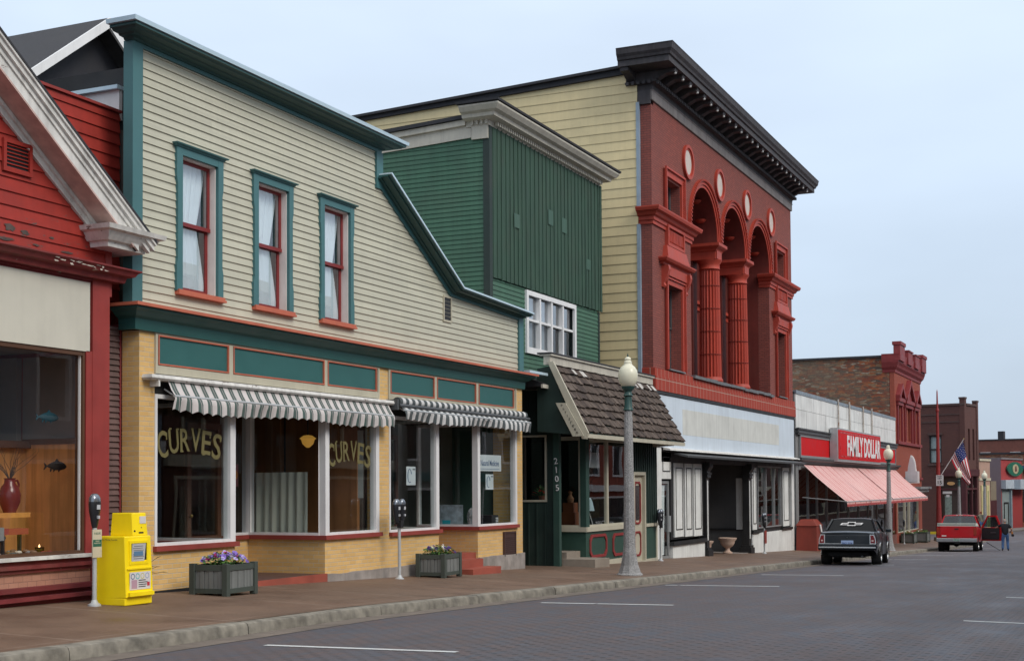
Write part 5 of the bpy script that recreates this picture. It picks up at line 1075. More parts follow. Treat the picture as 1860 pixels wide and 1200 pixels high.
m = MB(); m.sweep([(-.1, D0+.2), (0, D0+.2), (0, D1), (-.1, D1)], [(0, 0), (.1, 0), (.1, .06), (.14, .07), (.14, .13), (.1, .14), (.1, .2), (.16, .22), (.16, .28), (0, .3)], z=3.8); m.sweep([(-.1, D0+.2), (0, D0+.2), (0, D1+.05), (-.1, D1+.05)], [(0, 0), (.14, 0), (.16, .1), (.26, .14), (.28, .24), (0, .26)], z=2.56); m.build('band_moulding', dgrey, B6, split=True)
m = MB(); m.box(-.02, .05, 58.7, 84.4, 2.86, 3.78); m.build('red_band', paint('red_plastic', (.55, .004, .006), .5, var=.08, streak=.03, dirt=.03, bump=0, spec=.15), B6)
m = MB(); frame(m, 'x', 0, 58.55, 84.6, 2.82, 3.82, .1, .0, .08); m.build('band_frame', galv, B6)
m = MB(); [m.tube((.1, y, 4.3), (.1, y, 5.78+.03*(k % 2)), .045, n=6) for k, y in enumerate((66.85, 69.72, 73.58, 76.23))]; m.build('rusty_pipe', paint('rusty_white', (.42, .38, .34), .8, var=.2, scale=7, peel=(.2, .09, .05), peelamt=.6), B6, split=True)
m = MB(); m.box(-.12, -.02, D0+.1, 58.5, -1.9, 2.56)
for y in (60.4, 62.3, 64.5, 67.2, 69.8, 72.6, 75.4, 78.2, 81.0): m.box(-.1, .0, y-.06, y+.06, -1.3, 2.56)
m.box(-.1, .0, 58.5, D1, 2.3, 2.56); m.build('window_frame', galv, B6)
m = MB(); m.box(-.2, .02, 58.5, D1, -2.3, -1.35); m.build('brick_base', brick('red_base', (.25, .09, .07), (.2, .07, .06), (.2, .15, .13)), B6)
pane('shop_glass', 'x', 0, 58.5, D1, -1.35, 2.3, -.05, gl, B6)
m = MB(); shellwalls(m, -7, -.25, 58.3, 84.5, -1.8, 2.6, .1); m.build('shop_interior', darkin, B6)
awnp = NT('pink_awning'); x_ = awnp.xyz(awnp.pos); fr_ = awnp.math('FRACT', awnp.math('DIVIDE', x_[1], .30)); c_ = awnp.mix(awnp.math('LESS_THAN', fr_, .42), (.68, .50, .48), (.52, .19, .175)); f2 = awnp.math('FRACT', awnp.math('DIVIDE', x_[1], 1.32)); c_ = awnp.mix(awnp.math('LESS_THAN', f2, .12), c_, (.42, .08, .08)); n1 = awnp.noise(awnp.pos, 1.2, 4); c_ = awnp.mix(awnp.ramp(n1, .4, .8, 0, .35), c_, (.62, .35, .33)); pinkm = awnp.fin(c_, .85, 0, .2)
m = MB(); rows = []
for k in range(0, 101):
    y = 58.9+(84.1-58.9)*k/100; bow = .02*math.sin(y*4.7)
    rows.append([(.12, y, 2.5), (.6, y, 2.02+bow), (1.1, y, 1.58+bow*1.6), (1.6, y, 1.17+bow), (1.95, y, .90), (1.955, y, .84+.0*bow), (1.95+.02*math.sin(y*9), y, .70+.018*math.sin(y*5.7))])
m.grid(rows, 0, True); m.keepn = True; a_ = m.build('awning', pinkm, B6)
m = MB()
for y in (58.9, 84.1):
    m.tube((.05, y, 1.1), (1.93, y, .92), .025)
m.tube((1.93, 58.9, .9), (1.93, 84.1, .9), .03); m.build('awning_frame', galv, a_)
m = MB(); m.box(1.953, 1.965, 58.9, 84.1, .70, .80); m.build('valance_border', paint('dark_pink', (.38, .06, .06), .9), a_)
m = MB(); m.bar((.14, 71.2, 2.51), (1.93, 71.2, .935), .05, .02); m.build('seam', blackm, a_)
T = thing('store_sign', 'red box sign reading FAMILY DOLLAR in white letters above the pink awning', 'sign', (.3, 70.8, 3.5))
m = MB(); m.box(.09, .44, 64.75, 76.85, 2.74, 4.32); m.build('sign_box', paint('alu_box', (.42, .43, .44), .4, metal=.4), T)
m = MB(); m.box(.44, .46, 64.95, 76.7, 2.86, 4.24); m.build('sign_face', paint('red_plastic', (.42, .010, .012), .3), T); m = MB(); frame(m, 'x', .46, 65.3, 76.4, 2.96, 4.16, .07, 0, .01); m.build('face_border', paint('red_border', (.50, .03, .03), .3), T)
text('lettering', 'FAMILY DOLLAR', white, T, (.472, 71.8, 3.54), (0, 1, 0), (0, 0, 1), 1.02, 9.5, .035, .01)
# ================================================================== CASTELLATED RED BRICK BUILDING
B7 = thing('castellated_building', 'red brick corner building with battlement parapet and three pointed window hoods', 'building', (0, 90.4, -2))
E0y, E1y = 84.9, 96.0
rb = brick('weathered_side_brick', (.26, .10, .055), (.20, .12, .085), (.20, .17, .14), bw=.24, bh=.085, ms=.012, mottle=.75, mcol=(.10, .085, .065), vscale=1.1, var=.6, bump=1)
sr = NT('mixed_brick'); x_ = sr.xyz(sr.pos); vv = sr.comb(sr.math('ADD', x_[0], x_[1]), x_[2], 0); vo = sr.n('ShaderNodeTexVoronoi'); vo.inputs['Scale'].default_value = 1; mpp = sr.scale(vv, 3.2, 10.5, 1); sr.l(mpp, vo.inputs['Vector']); hs = sr.xyz(vo.outputs['Color']); cr = sr.n('ShaderNodeValToRGB'); cr.color_ramp.interpolation = 'CONSTANT'
for p, c in ((0, (.20, .065, .04, 1)), (.25, (.14, .07, .05, 1)), (.45, (.30, .10, .045, 1)), (.62, (.10, .075, .06, 1)), (.76, (.24, .15, .09, 1)), (.9, (.30, .25, .19, 1))):
    e = cr.color_ramp.elements.new(p) if p else cr.color_ramp.elements[0]; e.color = c
sr.l(hs[0], cr.inputs[0]); nn = sr.noise(sr.pos, .35, 5, .65); c_ = sr.mix(sr.ramp(nn, .4, .62, 0, .6), cr.outputs[0], (.17, .14, .105)); c_ = sr.mix(sr.ramp(sr.noise(sr.pos, 9, 3), .4, .7, 0, .4), c_, (.07, .045, .035)); sr.bump(hs[1], .6, .03); mixb = sr.fin(c_, .9, 0, .2)
cbr = brick('orange_red_brick', (.32, .075, .045), (.28, .065, .04), (.22, .07, .05), bw=.25, bh=.08, ms=.01, mottle=.3, mcol=(.18, .06, .05)); cmar = paint('maroon_trim', (.22, .028, .03), .6, var=.15, streak=.2, dirt=.15)
m = MB(); wall(m, 'y', E0y, -22, -.02, -2.6, 9.38, [], .3); m.build('side_wall', mixb, B7)
m = MB(); wins = [(86.0, 86.9, 4.4, 6.55), (88.7, 89.75, 4.4, 6.7), (90.2, 91.25, 4.4, 6.7), (93.0, 93.9, 4.4, 6.55)]; wall(m, 'x', 0, E0y, E1y, -2.6, 8.7, wins+[(85.4, 94.2, -1.3, 1.3)], .3); m.box(-22, -.3, E1y-.3, E1y, -2.6, 9.3); m.box(-22, -21.7, E0y+.3, E1y-.3, -2.6, 9.3); m.box(-.28, -.02, E0y-.004, E0y, -2.6, 8.7); m.build('brick_wall', cbr, B7)
m = MB(); m.box(-22.2, -.5, E0y-.12, E1y+.1, 9.38, 9.50); m.build('roof_edge', roofd, B7)
m = MB(); m.sweep([(-.7, E0y), (0, E0y), (0, E1y), (-.7, E1y)], [(-.2, 0), (.05, 0), (.07, .15), (.2, .3), (.3, .6), (.34, 1.0), (.36, 1.1), (.1, 1.12), (.08, .9), (-.2, .9)], z=8.45); m.build('parapet', cmar, B7)
m = MB(); y = E0y+.1
while y < E1y: m.prism([(.02, 8.55), (.2, 8.8), (.32, 9.0), (.32, 9.12), (.02, 9.12)], y, y+.22, 1); y += .5
m.build('corbel', paint('corbel_dark', (.16, .02, .022), .6), B7, split=True)
for a in (E0y-.32, 87.9, 91.0, E1y-1.85):
    m = MB(); m.box(.02, .42, a, a+1.9 if a < 85 or a > 94 else a+1.8, 9.15, 9.95 if a > 85 and a < 94 else 10.08); m.box(-.05, .48, a-.05, a+(1.95 if a < 85 or a > 94 else 1.85), 9.95 if 85 < a < 94 else 10.08, 10.03 if 85 < a < 94 else 10.28); m.build('merlon', cmar, B7)
for cy_, hw_, zt in ((86.45, 1.15, 7.85), (90.0, 1.75, 8.3), (93.45, 1.15, 7.85)):
    m = MB(); m.prism([(cy_-hw_, 6.95), (cy_-hw_+.25, 6.95), (cy_, zt-.3), (cy_+hw_-.25, 6.95), (cy_+hw_, 6.95), (cy_+hw_, 7.1), (cy_, zt), (cy_-hw_, 7.1)], 0, .3, 0); m.prism([(cy_-hw_+.2, 6.95), (cy_+hw_-.2, 6.95), (cy_, zt-.28)], 0, .12, 0); m.box(0, .25, cy_-hw_, cy_+hw_, 6.72, 6.95); m.box(0, .16, cy_-hw_+.1, cy_+hw_-.1, 6.5, 6.72)
    for s_ in (-1, 1): m.box(0, .12, cy_+s_*(hw_-.3)-.12, cy_+s_*(hw_-.3)+.12, 4.3, 6.5)
    m.build('window_hood', cmar, B7)
m = MB(); m.box(0, .14, E0y+.4, E1y-.4, 4.12, 4.30); m.box(0, .1, E0y, E1y, 1.95, 2.1); m.build('sill_course', cmar, B7, split=True)
for h in wins:
    f = MB(); frame(f, 'x', -.15, h[0], h[1], h[2], h[3], .12, -.05, .0); f = f.build('window', cmar, B7); q = MB(); q.box(-.2, -.18, h[0]+.1, h[1]-.1, h[2]+.1, h[3]-.1); q.build('blind', paint('maroon_blind', (.13, .018, .02), .6), f)
f = shopwin('x', 0, 85.4, 94.2, -1.3, 1.3, .12, .12, B7, scream); q = MB(); [q.box(-.12, .03, y-.07, y+.07, -1.25, 1.25) for y in (88.4, 90.2)]; q.build('mullion', scream, f)
m = MB(); m.box(0, .75, 90.0, 95.2, 1.35, 1.5); m.box(.0, .6, 90.2, 95.0, 1.15, 1.35); m.build('small_canopy', galv, B7)
m = MB(); shellwalls(m, -6, -.31, 85.3, 95.6, -1.9, 1.9, .1); m.build('shop_interior', darkin, B7)
T = thing('rounded_sign', 'white rounded sign standing out above the shop at the far end of the pink awning', 'sign', (.9, 86, 2)); m = MB(); n_ = 12
P = [(-.95, 1.72), (.95, 1.72), (.95, 2.42), (.62, 2.44), (.55, 2.55)] + [(.55-.8*(1-math.cos(a*PI/2/8))*.9, 2.55+.85*math.sin(a*PI/2/8)) for a in range(1, 9)] + [(-.35, 3.1), (-.55, 2.7), (-.62, 2.44), (-.95, 2.42)]
m.prism([(1.0+p[0]*.42-.0, p[1]) for p in P], 84.6, 84.75, 1); m.build('board', pw2, T); m = MB(); m.box(.0, .65, 84.65, 84.70, 2.0, 2.06); m.build('bracket', dgrey, T)
m = MB(); m.prism([(.98+p[0]*.36, 1.8+(p[1]-1.72)*.9) for p in P], 84.58, 84.599, 1); m.build('relief', paint('sign_inner', (.50, .52, .54)), T)
# ================================================================== FAR BLOCK (street bends 12 degrees)
BA = math.radians(12); BO = Vector((.915, 114.0, 0)); BD = Vector((math.sin(BA), math.cos(BA), 0)); BN = Vector((math.cos(BA), -math.sin(BA), 0)); GZ = -2.15
BM = Matrix.Translation(BO) @ Matrix.Rotation(-BA, 4, 'Z')     # local x = out of the facade, local y = along the street
def loc(m_):                                      # bring a builder from block space to world space
    m_.v = [tuple(BM @ Vector(v)) for v in m_.v]; return m_
m = MB(); m.grid([[(x, y, GZ-.02+ (0)) for x in (-30, -.2, 1.85)] for y in (-1.6, 30, 60, 120)], 0, False); m.box(1.85, 2.0, -1.75, 120, GZ-.3, GZ-.01); struct(loc(m).build('far_sidewalk', paint('far_walk', (.20, .18, .17), .9, var=.15)))
m = MB(); m.box(-12, -.6, -1.9, -1.72, GZ-.2, GZ+.06); struct(loc(m).build('yellow_kerb', paint('kerb_yellow', (.62, .46, .02), .6, streak=0)))
m = MB(); m.box(-12, 2.0, -1.74, -1.6, GZ-.3, GZ-.012); struct(loc(m).build('far_kerb', concm))
def bthing(label, y, cat='building', name='brick_building'): p = BM @ Vector((0, y, 0)); return thing(name, label, cat, (p.x, p.y, GZ))
dbr = brick('brown_brick', (.125, .055, .045), (.105, .048, .042), (.10, .055, .05), bw=.25, bh=.085, ms=.01, mottle=.4, mcol=(.06, .035, .035), vscale=.4)
bstone = paint('brown_stone_trim', (.085, .05, .045), .8, var=.2, streak=.2); mdk = paint('dark_maroon', (.075, .022, .026), .5, var=.2)
B8 = bthing('dark brown brick corner building with square corner piers and shop windows', 1.5)
m = MB(); wall(m, 'y', 0, -16, -.02, GZ-.3, 8.0, [(-2.85, -1.85, 3.35, 5.6), (-1.95, -.25, GZ+1.15, 2.3)], .3); wall(m, 'x', 0, .02, 3.3, GZ-.3, 8.0, [(.9, 1.35, 3.6, 6.1), (2.0, 2.45, 3.6, 6.1), (.4, 2.95, GZ+.1, 2.3)], .3); m.box(-16, -.3, 3.0, 3.3, GZ, 8.0); m.box(-16, -15.7, .3, 3.0, GZ, 8.0)
m.box(-.35, .06, -.06, .4, 2.7, 8.45); m.box(-.3, .06, 2.95, 3.36, 2.7, 8.3); loc(m).build('brick_wall', dbr, B8)
m = MB(); m.box(-16, .09, -.09, -.0, 7.95, 8.12); m.box(-.4, .1, -.1, .45, 8.45, 8.6); m.box(-.3, .1, 2.9, 3.4, 8.3, 8.45); m.box(-16, -.36, -.05, -.001, 6.6, 6.7); m.box(-16, -.36, -.05, -.001, 7.2, 7.3); m.box(.0, .09, .4, 2.9, 7.95, 8.12); m.box(-2.95, -1.75, -.1, 0, 3.15, 3.32); m.box(-2.95, -1.75, -.1, 0, 5.62, 5.8); loc(m).build('stone_trim', bstone, B8, split=True)
m = MB(); m.box(-2.1, .1, -.1, -.001, 2.3, 2.85); m.box(0.001, .12, -.1, 3.3, 2.3, 2.85); m.box(-.3, .05, -.05, .3, GZ, 2.3); m.box(-2.15, -1.95, -.05, .2, GZ, 2.3); m.box(-1.95, -.3, -.04, .2, GZ, GZ+1.15); m.box(-.2, .03, 1.6, 1.8, GZ, 2.3); m.box(-.2, .03, .35, .45, GZ, 2.3); m.box(-.2, .03, 2.85, 3.0, GZ, 2.3); m.box(-1.95, -.3, -.02, .1, 1.2, 1.32); m.box(-.1, .02, .4, 3, 1.2, 1.35); loc(m).build('storefront_frame', mdk, B8)
for (pl, a, b, z0, z1) in (('y', -2.8, -1.9, 3.4, 5.55),):
    f = MB(); frame(f, pl, 0, -2.85, -1.85, 3.35, 5.6, .09, -.15, -.05); f.box(-2.75, -1.95, .1, .15, 4.42, 4.52); f = loc(f).build('window', blackm, B8); q = MB(); q.box(-2.77, -1.93, .2, .22, 3.4, 5.55); loc(q).build('curtain', paint('far_curtain', (.30, .38, .38), .8), f)
q = MB(); q.keepn = True; q.face([(-1.95, .1, GZ+1.15), (-.3, .1, GZ+1.15), (-.3, .1, 2.3), (-1.95, .1, 2.3)]); loc(q).build('shop_glass', gl, B8)
q = MB(); q.keepn = True; q.face([(-.1, .4, GZ+.1), (-.1, 3, GZ+.1), (-.1, 3, 2.3), (-.1, .4, 2.3)]); loc(q).build('shop_glass', gl, B8)
q = MB(); shellwalls(q, -5, -.31, .31, 3.0, GZ, 2.6, .05); q.box(-4, -.32, .5, .55, GZ, 1.0) ; loc(q).build('shop_interior', darkin, B8)
q = MB(); q.box(-1.75, -1.2, .3, .35, -1.1, .75); loc(q).build('window_display', paint('pale_green_display', (.40, .46, .40), .7, var=.3, scale=5), B8)
q = MB(); q.prism([(-1.15+.32*math.cos(a*PI/8), 1.72+.14*math.sin(a*PI/8)) for a in range(16)], .04, .06, 1); loc(q).build('oval_sign', paint('oval_orange', (.6, .33, .13), .6), B8)
for a, b in ((.9, 1.35), (2.0, 2.45)):
    q = MB(); q.box(-.2, -.15, a, b, 3.6, 6.1); loc(q).build('window', paint('red_brown_blind', (.14, .04, .035)), B8)
B9 = bthing('narrow tan building with two pale yellow pilasters', 4.6, name='tan_building')
m = MB(); m.box(-12, .05, 3.32, 6.2, GZ-.3, 3.55); loc(m).build('wall', paint('tan_stucco', (.42, .27, .21), .8), B9)
m = MB(); m.box(-.2, .15, 3.3, 6.25, 3.55, 3.72); m.box(0, .12, 3.3, 6.22, 1.95, 2.15); loc(m).build('coping', paint('pale_coping', (.55, .50, .38)), B9, split=True)
m = MB(); m.box(.05, .16, 3.65, 4.35, GZ, 1.55); m.box(.05, .16, 4.95, 5.65, GZ, 1.55); loc(m).build('pilaster', paint('pale_yellow', (.60, .53, .28), .7), B9, split=True)
m = MB(); m.box(.16, .18, 3.85, 4.15, GZ+.3, 1.1); m.box(.16, .18, 5.15, 5.45, GZ+.3, 1.1); loc(m).build('panel_inset', paint('olive_inset', (.36, .34, .17)), B9, split=True)
B10 = bthing('low purple grey building between the tan and the bright red shop', 7.6, name='purple_building')
m = MB(); m.box(-12, .02, 6.22, 9.3, GZ-.3, 3.75); loc(m).build('wall', paint('purple_grey', (.085, .065, .085), .7), B10); m = MB(); m.box(.02, .06, 6.25, 7.9, GZ, .3); loc(m).build('maroon_door', mdk, B10); m = MB(); m.box(.02, .07, 6.3, 7.8, .3, 1.9); loc(m).build('panel', paint('dull_tan', (.22, .18, .13)), B10)
B11 = bthing('red fronted shop with grey canopy boxes at the right edge', 12.5, name='red_shop')
m = MB(); m.box(-12, 0, 9.32, 15.4, GZ-.3, 3.75); loc(m).build('wall', paint('bright_red_wall', (.36, .05, .05), .6), B11); m = MB(); m.box(-12, .1, 9.3, 15.5, 3.75, 3.9); loc(m).build('coping', paint('grey_coping', (.2, .18, .19)), B11)
m = MB(); m.box(0, .4, 9.35, 11.8, 1.25, 2.0); m.box(0, .9, 11.85, 15.3, 1.2, 2.05); loc(m).build('canopy_box', paint('pale_canopy', (.44, .50, .56), .5), B11, split=True)
m = MB(); m.box(0, .03, 9.5, 11.5, GZ, 1.25); loc(m).build('grey_recess', paint('grey_green_recess', (.24, .29, .29)), B11); m = MB(); frame(m, 'x', .03, 9.9, 11.2, GZ, .1, .12, 0, .05); loc(m).build('door_frame', blackm, B11)
m = MB(); m.box(0, .2, 11.5, 11.8, GZ, 1.25); loc(m).build('grey_pillar', paint('blue_grey_pillar', (.25, .32, .36)), B11)
B12 = bthing('orange brick shop front at the far right', 19, name='orange_shop'); m = MB(); m.box(-12, 0, 15.5, 34, GZ-.3, 3.4); loc(m).build('wall', brick('far_orange', (.33, .12, .07), (.28, .1, .06), (.2, .12, .1)), B12); m = MB(); m.box(0, .8, 15.6, 20, 3.0, 3.3); loc(m).build('blue_canopy', paint('blue_canopy', (.06, .14, .26)), B12); m = MB(); m.box(.001, .1, 15.6, 33.5, GZ+.5, 1.4); loc(m).build('shop_front', paint('far_shop_dark', (.07, .08, .1), .3), B12)
T = thing('oval_sign', 'green pointed oval sign with a pale round emblem on the red shop', 'sign', tuple(BM @ Vector((.1, 12.8, 2.9)))); GS = 12.9
q = MB(); q.prism([(GS+2.3*math.cos(a), 2.95+.62*math.sin(a)*(abs(math.sin(a))**.2)) for a in [PI*2*k/24 for k in range(24)]], .1, .2, 0); loc(q).build('board', paint('sign_green', (.02, .14, .09), .4), T)
q = MB(); q.prism([(GS+.85*math.cos(PI*2*k/20), 2.95+.42*math.sin(PI*2*k/20)) for k in range(20)], .2, .22, 0); q.prism([(GS+.8*math.cos(PI*2*k/20), 2.95+.38*math.sin(PI*2*k/20)) for k in range(20)], .2, .225, 0); loc(q).build('emblem', paint('emblem_tan', (.42, .36, .22)), T); q = MB(); q.prism([(GS-.3, 2.75), (GS+.3, 2.75), (GS+.15, 3.2), (GS-.15, 3.2)], .22, .24, 0); loc(q).build('emblem_figure', matte('emblem_dark', (.12, .03, .03)), T)
B13 = bthing('long red brick building with small white windows rising behind the far shops', 60, name='long_brick_building')
m = MB(); m.box(-90, -6, 62, 80, GZ, 7.05); loc(m).build('wall', paint('far_red_brick', (.17, .065, .05), .9, var=.15), B13)
m = MB(); m.box(-90, -6, 61.9, 62.5, 7.05, 7.2); m.box(-16.4, -15.7, 63, 63.7, 7.1, 8.2); loc(m).build('parapet', roofd, B13)
for a in (-18.2, -14.6, -10.5):
    m = MB(); m.box(a, a+1.2, 61.8, 62, 4.95, 5.6); loc(m).build('window', white, B13)
B14 = bthing('old brick party wall with pale patches behind the far shops', 36, name='old_brick_wall'); m = MB(); m.box(-60, -1, 36, 50, GZ, 4.75); loc(m).build('wall', mixb, B14); m = MB(); m.box(-60, -.9, 35.9, 50, 4.75, 4.95); loc(m).build('coping', roofd, B14)
# ================================================================== OPPOSITE SIDE OF THE STREET (seen mirrored in the shop glass)
def opp(label, y0, y1, zt, mt, tr, wm, n, nm='opposite_building'):
    T = thing(nm, label, 'building', (17.4, (y0+y1)/2, along(y0))); zb = along(y1)-.3; zg = along((y0+y1)/2); m = MB(); hs = []
    wd = (y1-y0)/n
    for k in range(n): hs.append((y0+wd*(k+.3), y0+wd*(k+.7), zg+4.3, zg+6.2))
    hs += [(y0+.6, (y0+y1)/2-.5, zg+.7, zg+2.9), ((y0+y1)/2+.5, y1-.6, zg+.7, zg+2.9)]
    w_ = MB(); wall(w_, 'x', 0, y0, y1, zb, zt, hs, .3); w_.v = [(17.4-v[0], v[1], v[2]) for v in w_.v]
    w_.box(17.7, 30, y0, y0+.2, zb, zt-.3); w_.box(17.7, 30, y1-.2, y1, zb, zt-.3); w_.box(29.8, 30, y0, y1, zb, zt-.3); w_.box(17.7, 29.8, y0, y1, zt-.5, zt-.4); w_.build('wall', mt, T)
    q = MB(); q.box(17.05, 17.4, y0, y1, zt-.3, zt+.1); q.box(17.2, 17.4, y0, y1, zg+3.3, zg+3.7); q.build('cornice', tr, T, split=True)
    for h in hs:
        f = MB(); frame(f, 'x', 0, h[0]-.08, h[1]+.08, h[2]-.08, h[3]+.08, .12, -.1, .04); f.v = [(17.4-v[0], v[1], v[2]) for v in f.v]; f = f.build('window', wm, T); q = MB(); q.box(17.52, 17.55, h[0], h[1], h[2], h[3]); q.build('dark_glass', paint('night_glass', (.02, .022, .026), .08), f)
blue_s = paint('pale_blue_siding', (.20, .26, .33), .7, board=.15)
opp('pale blue clapboard building opposite the tan shop', 24, 38, 8.2, blue_s, white, white, 4); opp('brown brick building opposite the green shop', 38.1, 54, 9.5, dbr, cream, cream, 5); opp('grey painted building opposite the brick hall', 54.2, 72, 7.0, paint('opp_grey', (.22, .22, .21)), teal, white, 5)
opp('red brick building opposite the low store', 72.2, 96, 9.0, cbr, white, white, 6); opp('tan brick building opposite the gabled shop', 4, 23.8, 8.0, ybrick, orange, white, 5); opp('dark brick building beyond the cross street on the camera side', 108, 150, 8, dbr, cream, cream, 8); opp('long brown brick building farthest along the camera side', 150.2, 250, 9, dbr, cream, cream, 12)
# ================================================================== STREET FURNITURE
mglobe = paint('milk_glass_globe', (.68, .66, .52), .3, var=.04, streak=.0, dirt=.08, bump=0)
specc = NT('speckled_concrete'); n1 = specc.noise(specc.pos, 60, 2); c_ = specc.mix(specc.ramp(n1, .42, .6), (.16, .16, .165), (.40, .40, .40)); c_ = specc.mix(specc.ramp(specc.noise(specc.pos, 3, 4), .4, .7, 0, .4), c_, (.16, .16, .16)); specm = specc.fin(c_, .8)
T = thing('street_lamp', 'tall speckled grey concrete street lamp with cream acorn globe before the shake-roofed shop', 'street lamp', (2.82, 28.75, -.35), group='acorn globe street lamps')
m = MB(); n8 = 10
prof = [(.30, -.05), (.30, .02), (.26, .05), (.20, .22), (.165, .42), (.14, .6), (.128, 1.2), (.095, 3.45), (.085, 3.66)]
m.lathe(prof, (0, 0, 0), n8, sm=False); m.build('pole', specm, T, local=True)
m = MB(); m.lathe([(.10, 3.64), (.112, 3.66), (.088, 3.72), (.078, 3.95), (.11, 3.98), (.08, 4.02), (.08, 4.07), (.14, 4.14), (.15, 4.18), (.1, 4.2)], (0, 0, 0), 16); m.build('collar', paint('lamp_green', (.02, .065, .06), .4), T, local=True)
m = MB(); m.lathe([(.10, 4.16), (.15, 4.19), (.205, 4.30), (.222, 4.42), (.205, 4.54), (.15, 4.62), (.10, 4.66), (.085, 4.69), (.09, 4.72), (.065, 4.76), (.075, 4.79), (.06, 4.82), (.03, 4.84), (0, 4.845)], (0, 0, 0), 28); m.build('globe', mglobe, T, local=True)
m = MB(); m.lathe([(.02, 4.84), (.018, 4.87), (.008, 4.91), (0, 4.93)], (0, 0, 0), 8); m.build('finial', paint('lamp_green', (.02, .065, .06)), T, local=True)
dup(T, (2.85, 64.2, -1.40), .5, 'street lamp with cream globe beside the dark parked car'); dup(T, (2.7, 93.4, -2.12), .2, 'street lamp with cream globe below the flag, behind the red pickup')
l4 = BM @ Vector((1.6, 2.6, GZ)); L4 = dup(T, (2.69, 110.6, GZ), .9, 'farthest large street lamp with cream globe behind the man in the black shirt')
headm = paint('meter_grey_black', (.035, .038, .045), .35, var=.15, streak=0, metal=.5); dome = paint('meter_dome', (.20, .22, .25), .15, var=.1, streak=0, metal=.6, bump=0)
def meterhead(T, x, y, z):
    q = MB(); rows = [];
    for r_, zz in ((.035, 0), (.045, .02), (.062, .10), (.085, .22), (.092, .30), (.09, .34)): rows.append([(x+.72*r_*math.cos(a), y+r_*math.sin(a), z+zz) for a in [2*PI*k/16 for k in range(16)]])
    q.grid(rows, 0, True, closed=True); q.face(rows[0][::-1]); q.face(rows[-1]); o = q.build('meter_head', headm, T, local=True)
    q = MB(); rows = [[(x+.72*r_*math.cos(a), y+r_*math.sin(a), z+zz) for a in [2*PI*k/16 for k in range(16)]] for r_, zz in ((.09, .34), (.085, .39), (.06, .43), (.03, .445), (.001, .448))]; q.grid(rows, 0, True, closed=True); q.build('dome', dome, o, local=True)
    q = MB(); q.box(x+.055, x+.067, y-.03, y+.03, z+.24, z+.30); q.box(x+.05, x+.075, y-.015, y+.015, z+.12, z+.16); q.build('faceplate', paint('plate_silver', (.5, .52, .55), .3), o, local=True)
def meter(label, loc_, double=False, board=False):
    T = thing('parking_meter', label, 'parking meter', loc_, group='parking meters along the sidewalk')
    q = MB(); q.lathe([(.030, -.03), (.030, 1.0)], (0, 0, 0), 10); q.lathe([(.09, -.02), (.085, .015), (.05, .035), (.035, .07), (.03, .075)], (0, 0, 0), 12); q.build('post', steelw, T, local=True)
    if double:
        q = MB(); q.tube((0, -.11, 1.06), (0, .11, 1.06), .03); q.box(-.02, .06, -.05, .05, .96, 1.1); q.build('yoke', blackm, T, local=True)
        meterhead(T, 0, -.105, 1.06); meterhead(T, 0, .105, 1.06)
    else: meterhead(T, 0, 0, 1.0)
    if board:
        q = MB(); q.box(.03, .045, -.085, .085, .62, .98); f = q.build('notice_plate', paint('plate_cream', (.55, .50, .38), .5, var=.04), T, local=True); q = MB(); q.box(.045, .047, -.08, .08, .76, .85); q.build('green_band', paint('plate_green', (.02, .12, .08), .5), f, local=True)
        text('words', 'FREE', paint('plate_cream', (.55, .50, .38)), f, (.0475, 0, .83), (0, 1, 0), (0, 0, 1), .016, .07, .01, .001, True)
        text('words', 'PARKING', paint('plate_cream', (.55, .50, .38)), f, (.0475, 0, .805), (0, 1, 0), (0, 0, 1), .016, .12, .01, .001, True); text('words', '9 HOURS', paint('plate_green', (.02, .12, .08)), f, (.0457, 0, .93), (0, 1, 0), (0, 0, 1), .03, .12, .01, .001, True)
    return T
meter('single parking meter with a cream notice plate next to the yellow newspaper box', (.75, 13.92, .11), board=True)
meter('double-headed parking meter before the right store of the tan building', (.42, 22.6, walk(.42, 22.6)), double=True)
meter('double-headed parking meter by the white pillar of the brick hall', (.5, 38.0, walk(.5, 38.0)), double=True)
mm_ = meter('double-headed parking meter with a red plate before the hall windows', (.5, 50.3, walk(.5, 50.3)), double=True); q = MB(); q.box(.04, .055, -.16, .16, .38, .86); q.build('red_plate', paint('plate_red', (.26, .04, .03), .5), mm_, local=True)
meter('single parking meter under the far end of the pink awning', (.6, 83.8, walk(.6, 83.8)))
# newspaper box
T = thing('newspaper_box', 'bright yellow newspaper vending box standing beside the red corner post', 'newspaper box', (.85, 14.38, walk(.85, 14.4)))
yb = paint('newsbox_yellow', (.95, .72, .008), .35, var=.05, streak=.03, dirt=.10, scale=3)
zb = walk(.85, 14.4); m = MB(); m.box(.60, 1.08, 14.12, 14.66, zb+.0, zb+.10); m.hexa([(.60, 14.12, zb+.10), (1.1, 14.12, zb+.10), (1.1, 14.66, zb+.10), (.60, 14.66, zb+.10)], [(.60, 14.13, zb+.90), (1.06, 14.13, zb+.90), (1.06, 14.65, zb+.90), (.60, 14.65, zb+.90)]); m.build('body', yb, T, bevel=.012)
m = MB(); m.hexa([(.66, 14.32, zb+.90), (1.04, 14.32, zb+.90), (1.04, 14.62, zb+.90), (.66, 14.62, zb+.90)], [(.68, 14.33, zb+1.20), (1.01, 14.33, zb+1.20), (1.01, 14.61, zb+1.20), (.68, 14.61, zb+1.20)]); m.build('coin_unit', yb, T, bevel=.01)
m = MB(); frame(m, 'x', 1.075, 14.2, 14.58, zb+.53, zb+.84, .035, -.02, .012); m.box(1.06, 1.10, 14.15, 14.63, zb+.465, zb+.485); m.box(1.09, 1.14, 14.15, 14.63, zb+.12, zb+.17); m.build('door_frame', yb, T)
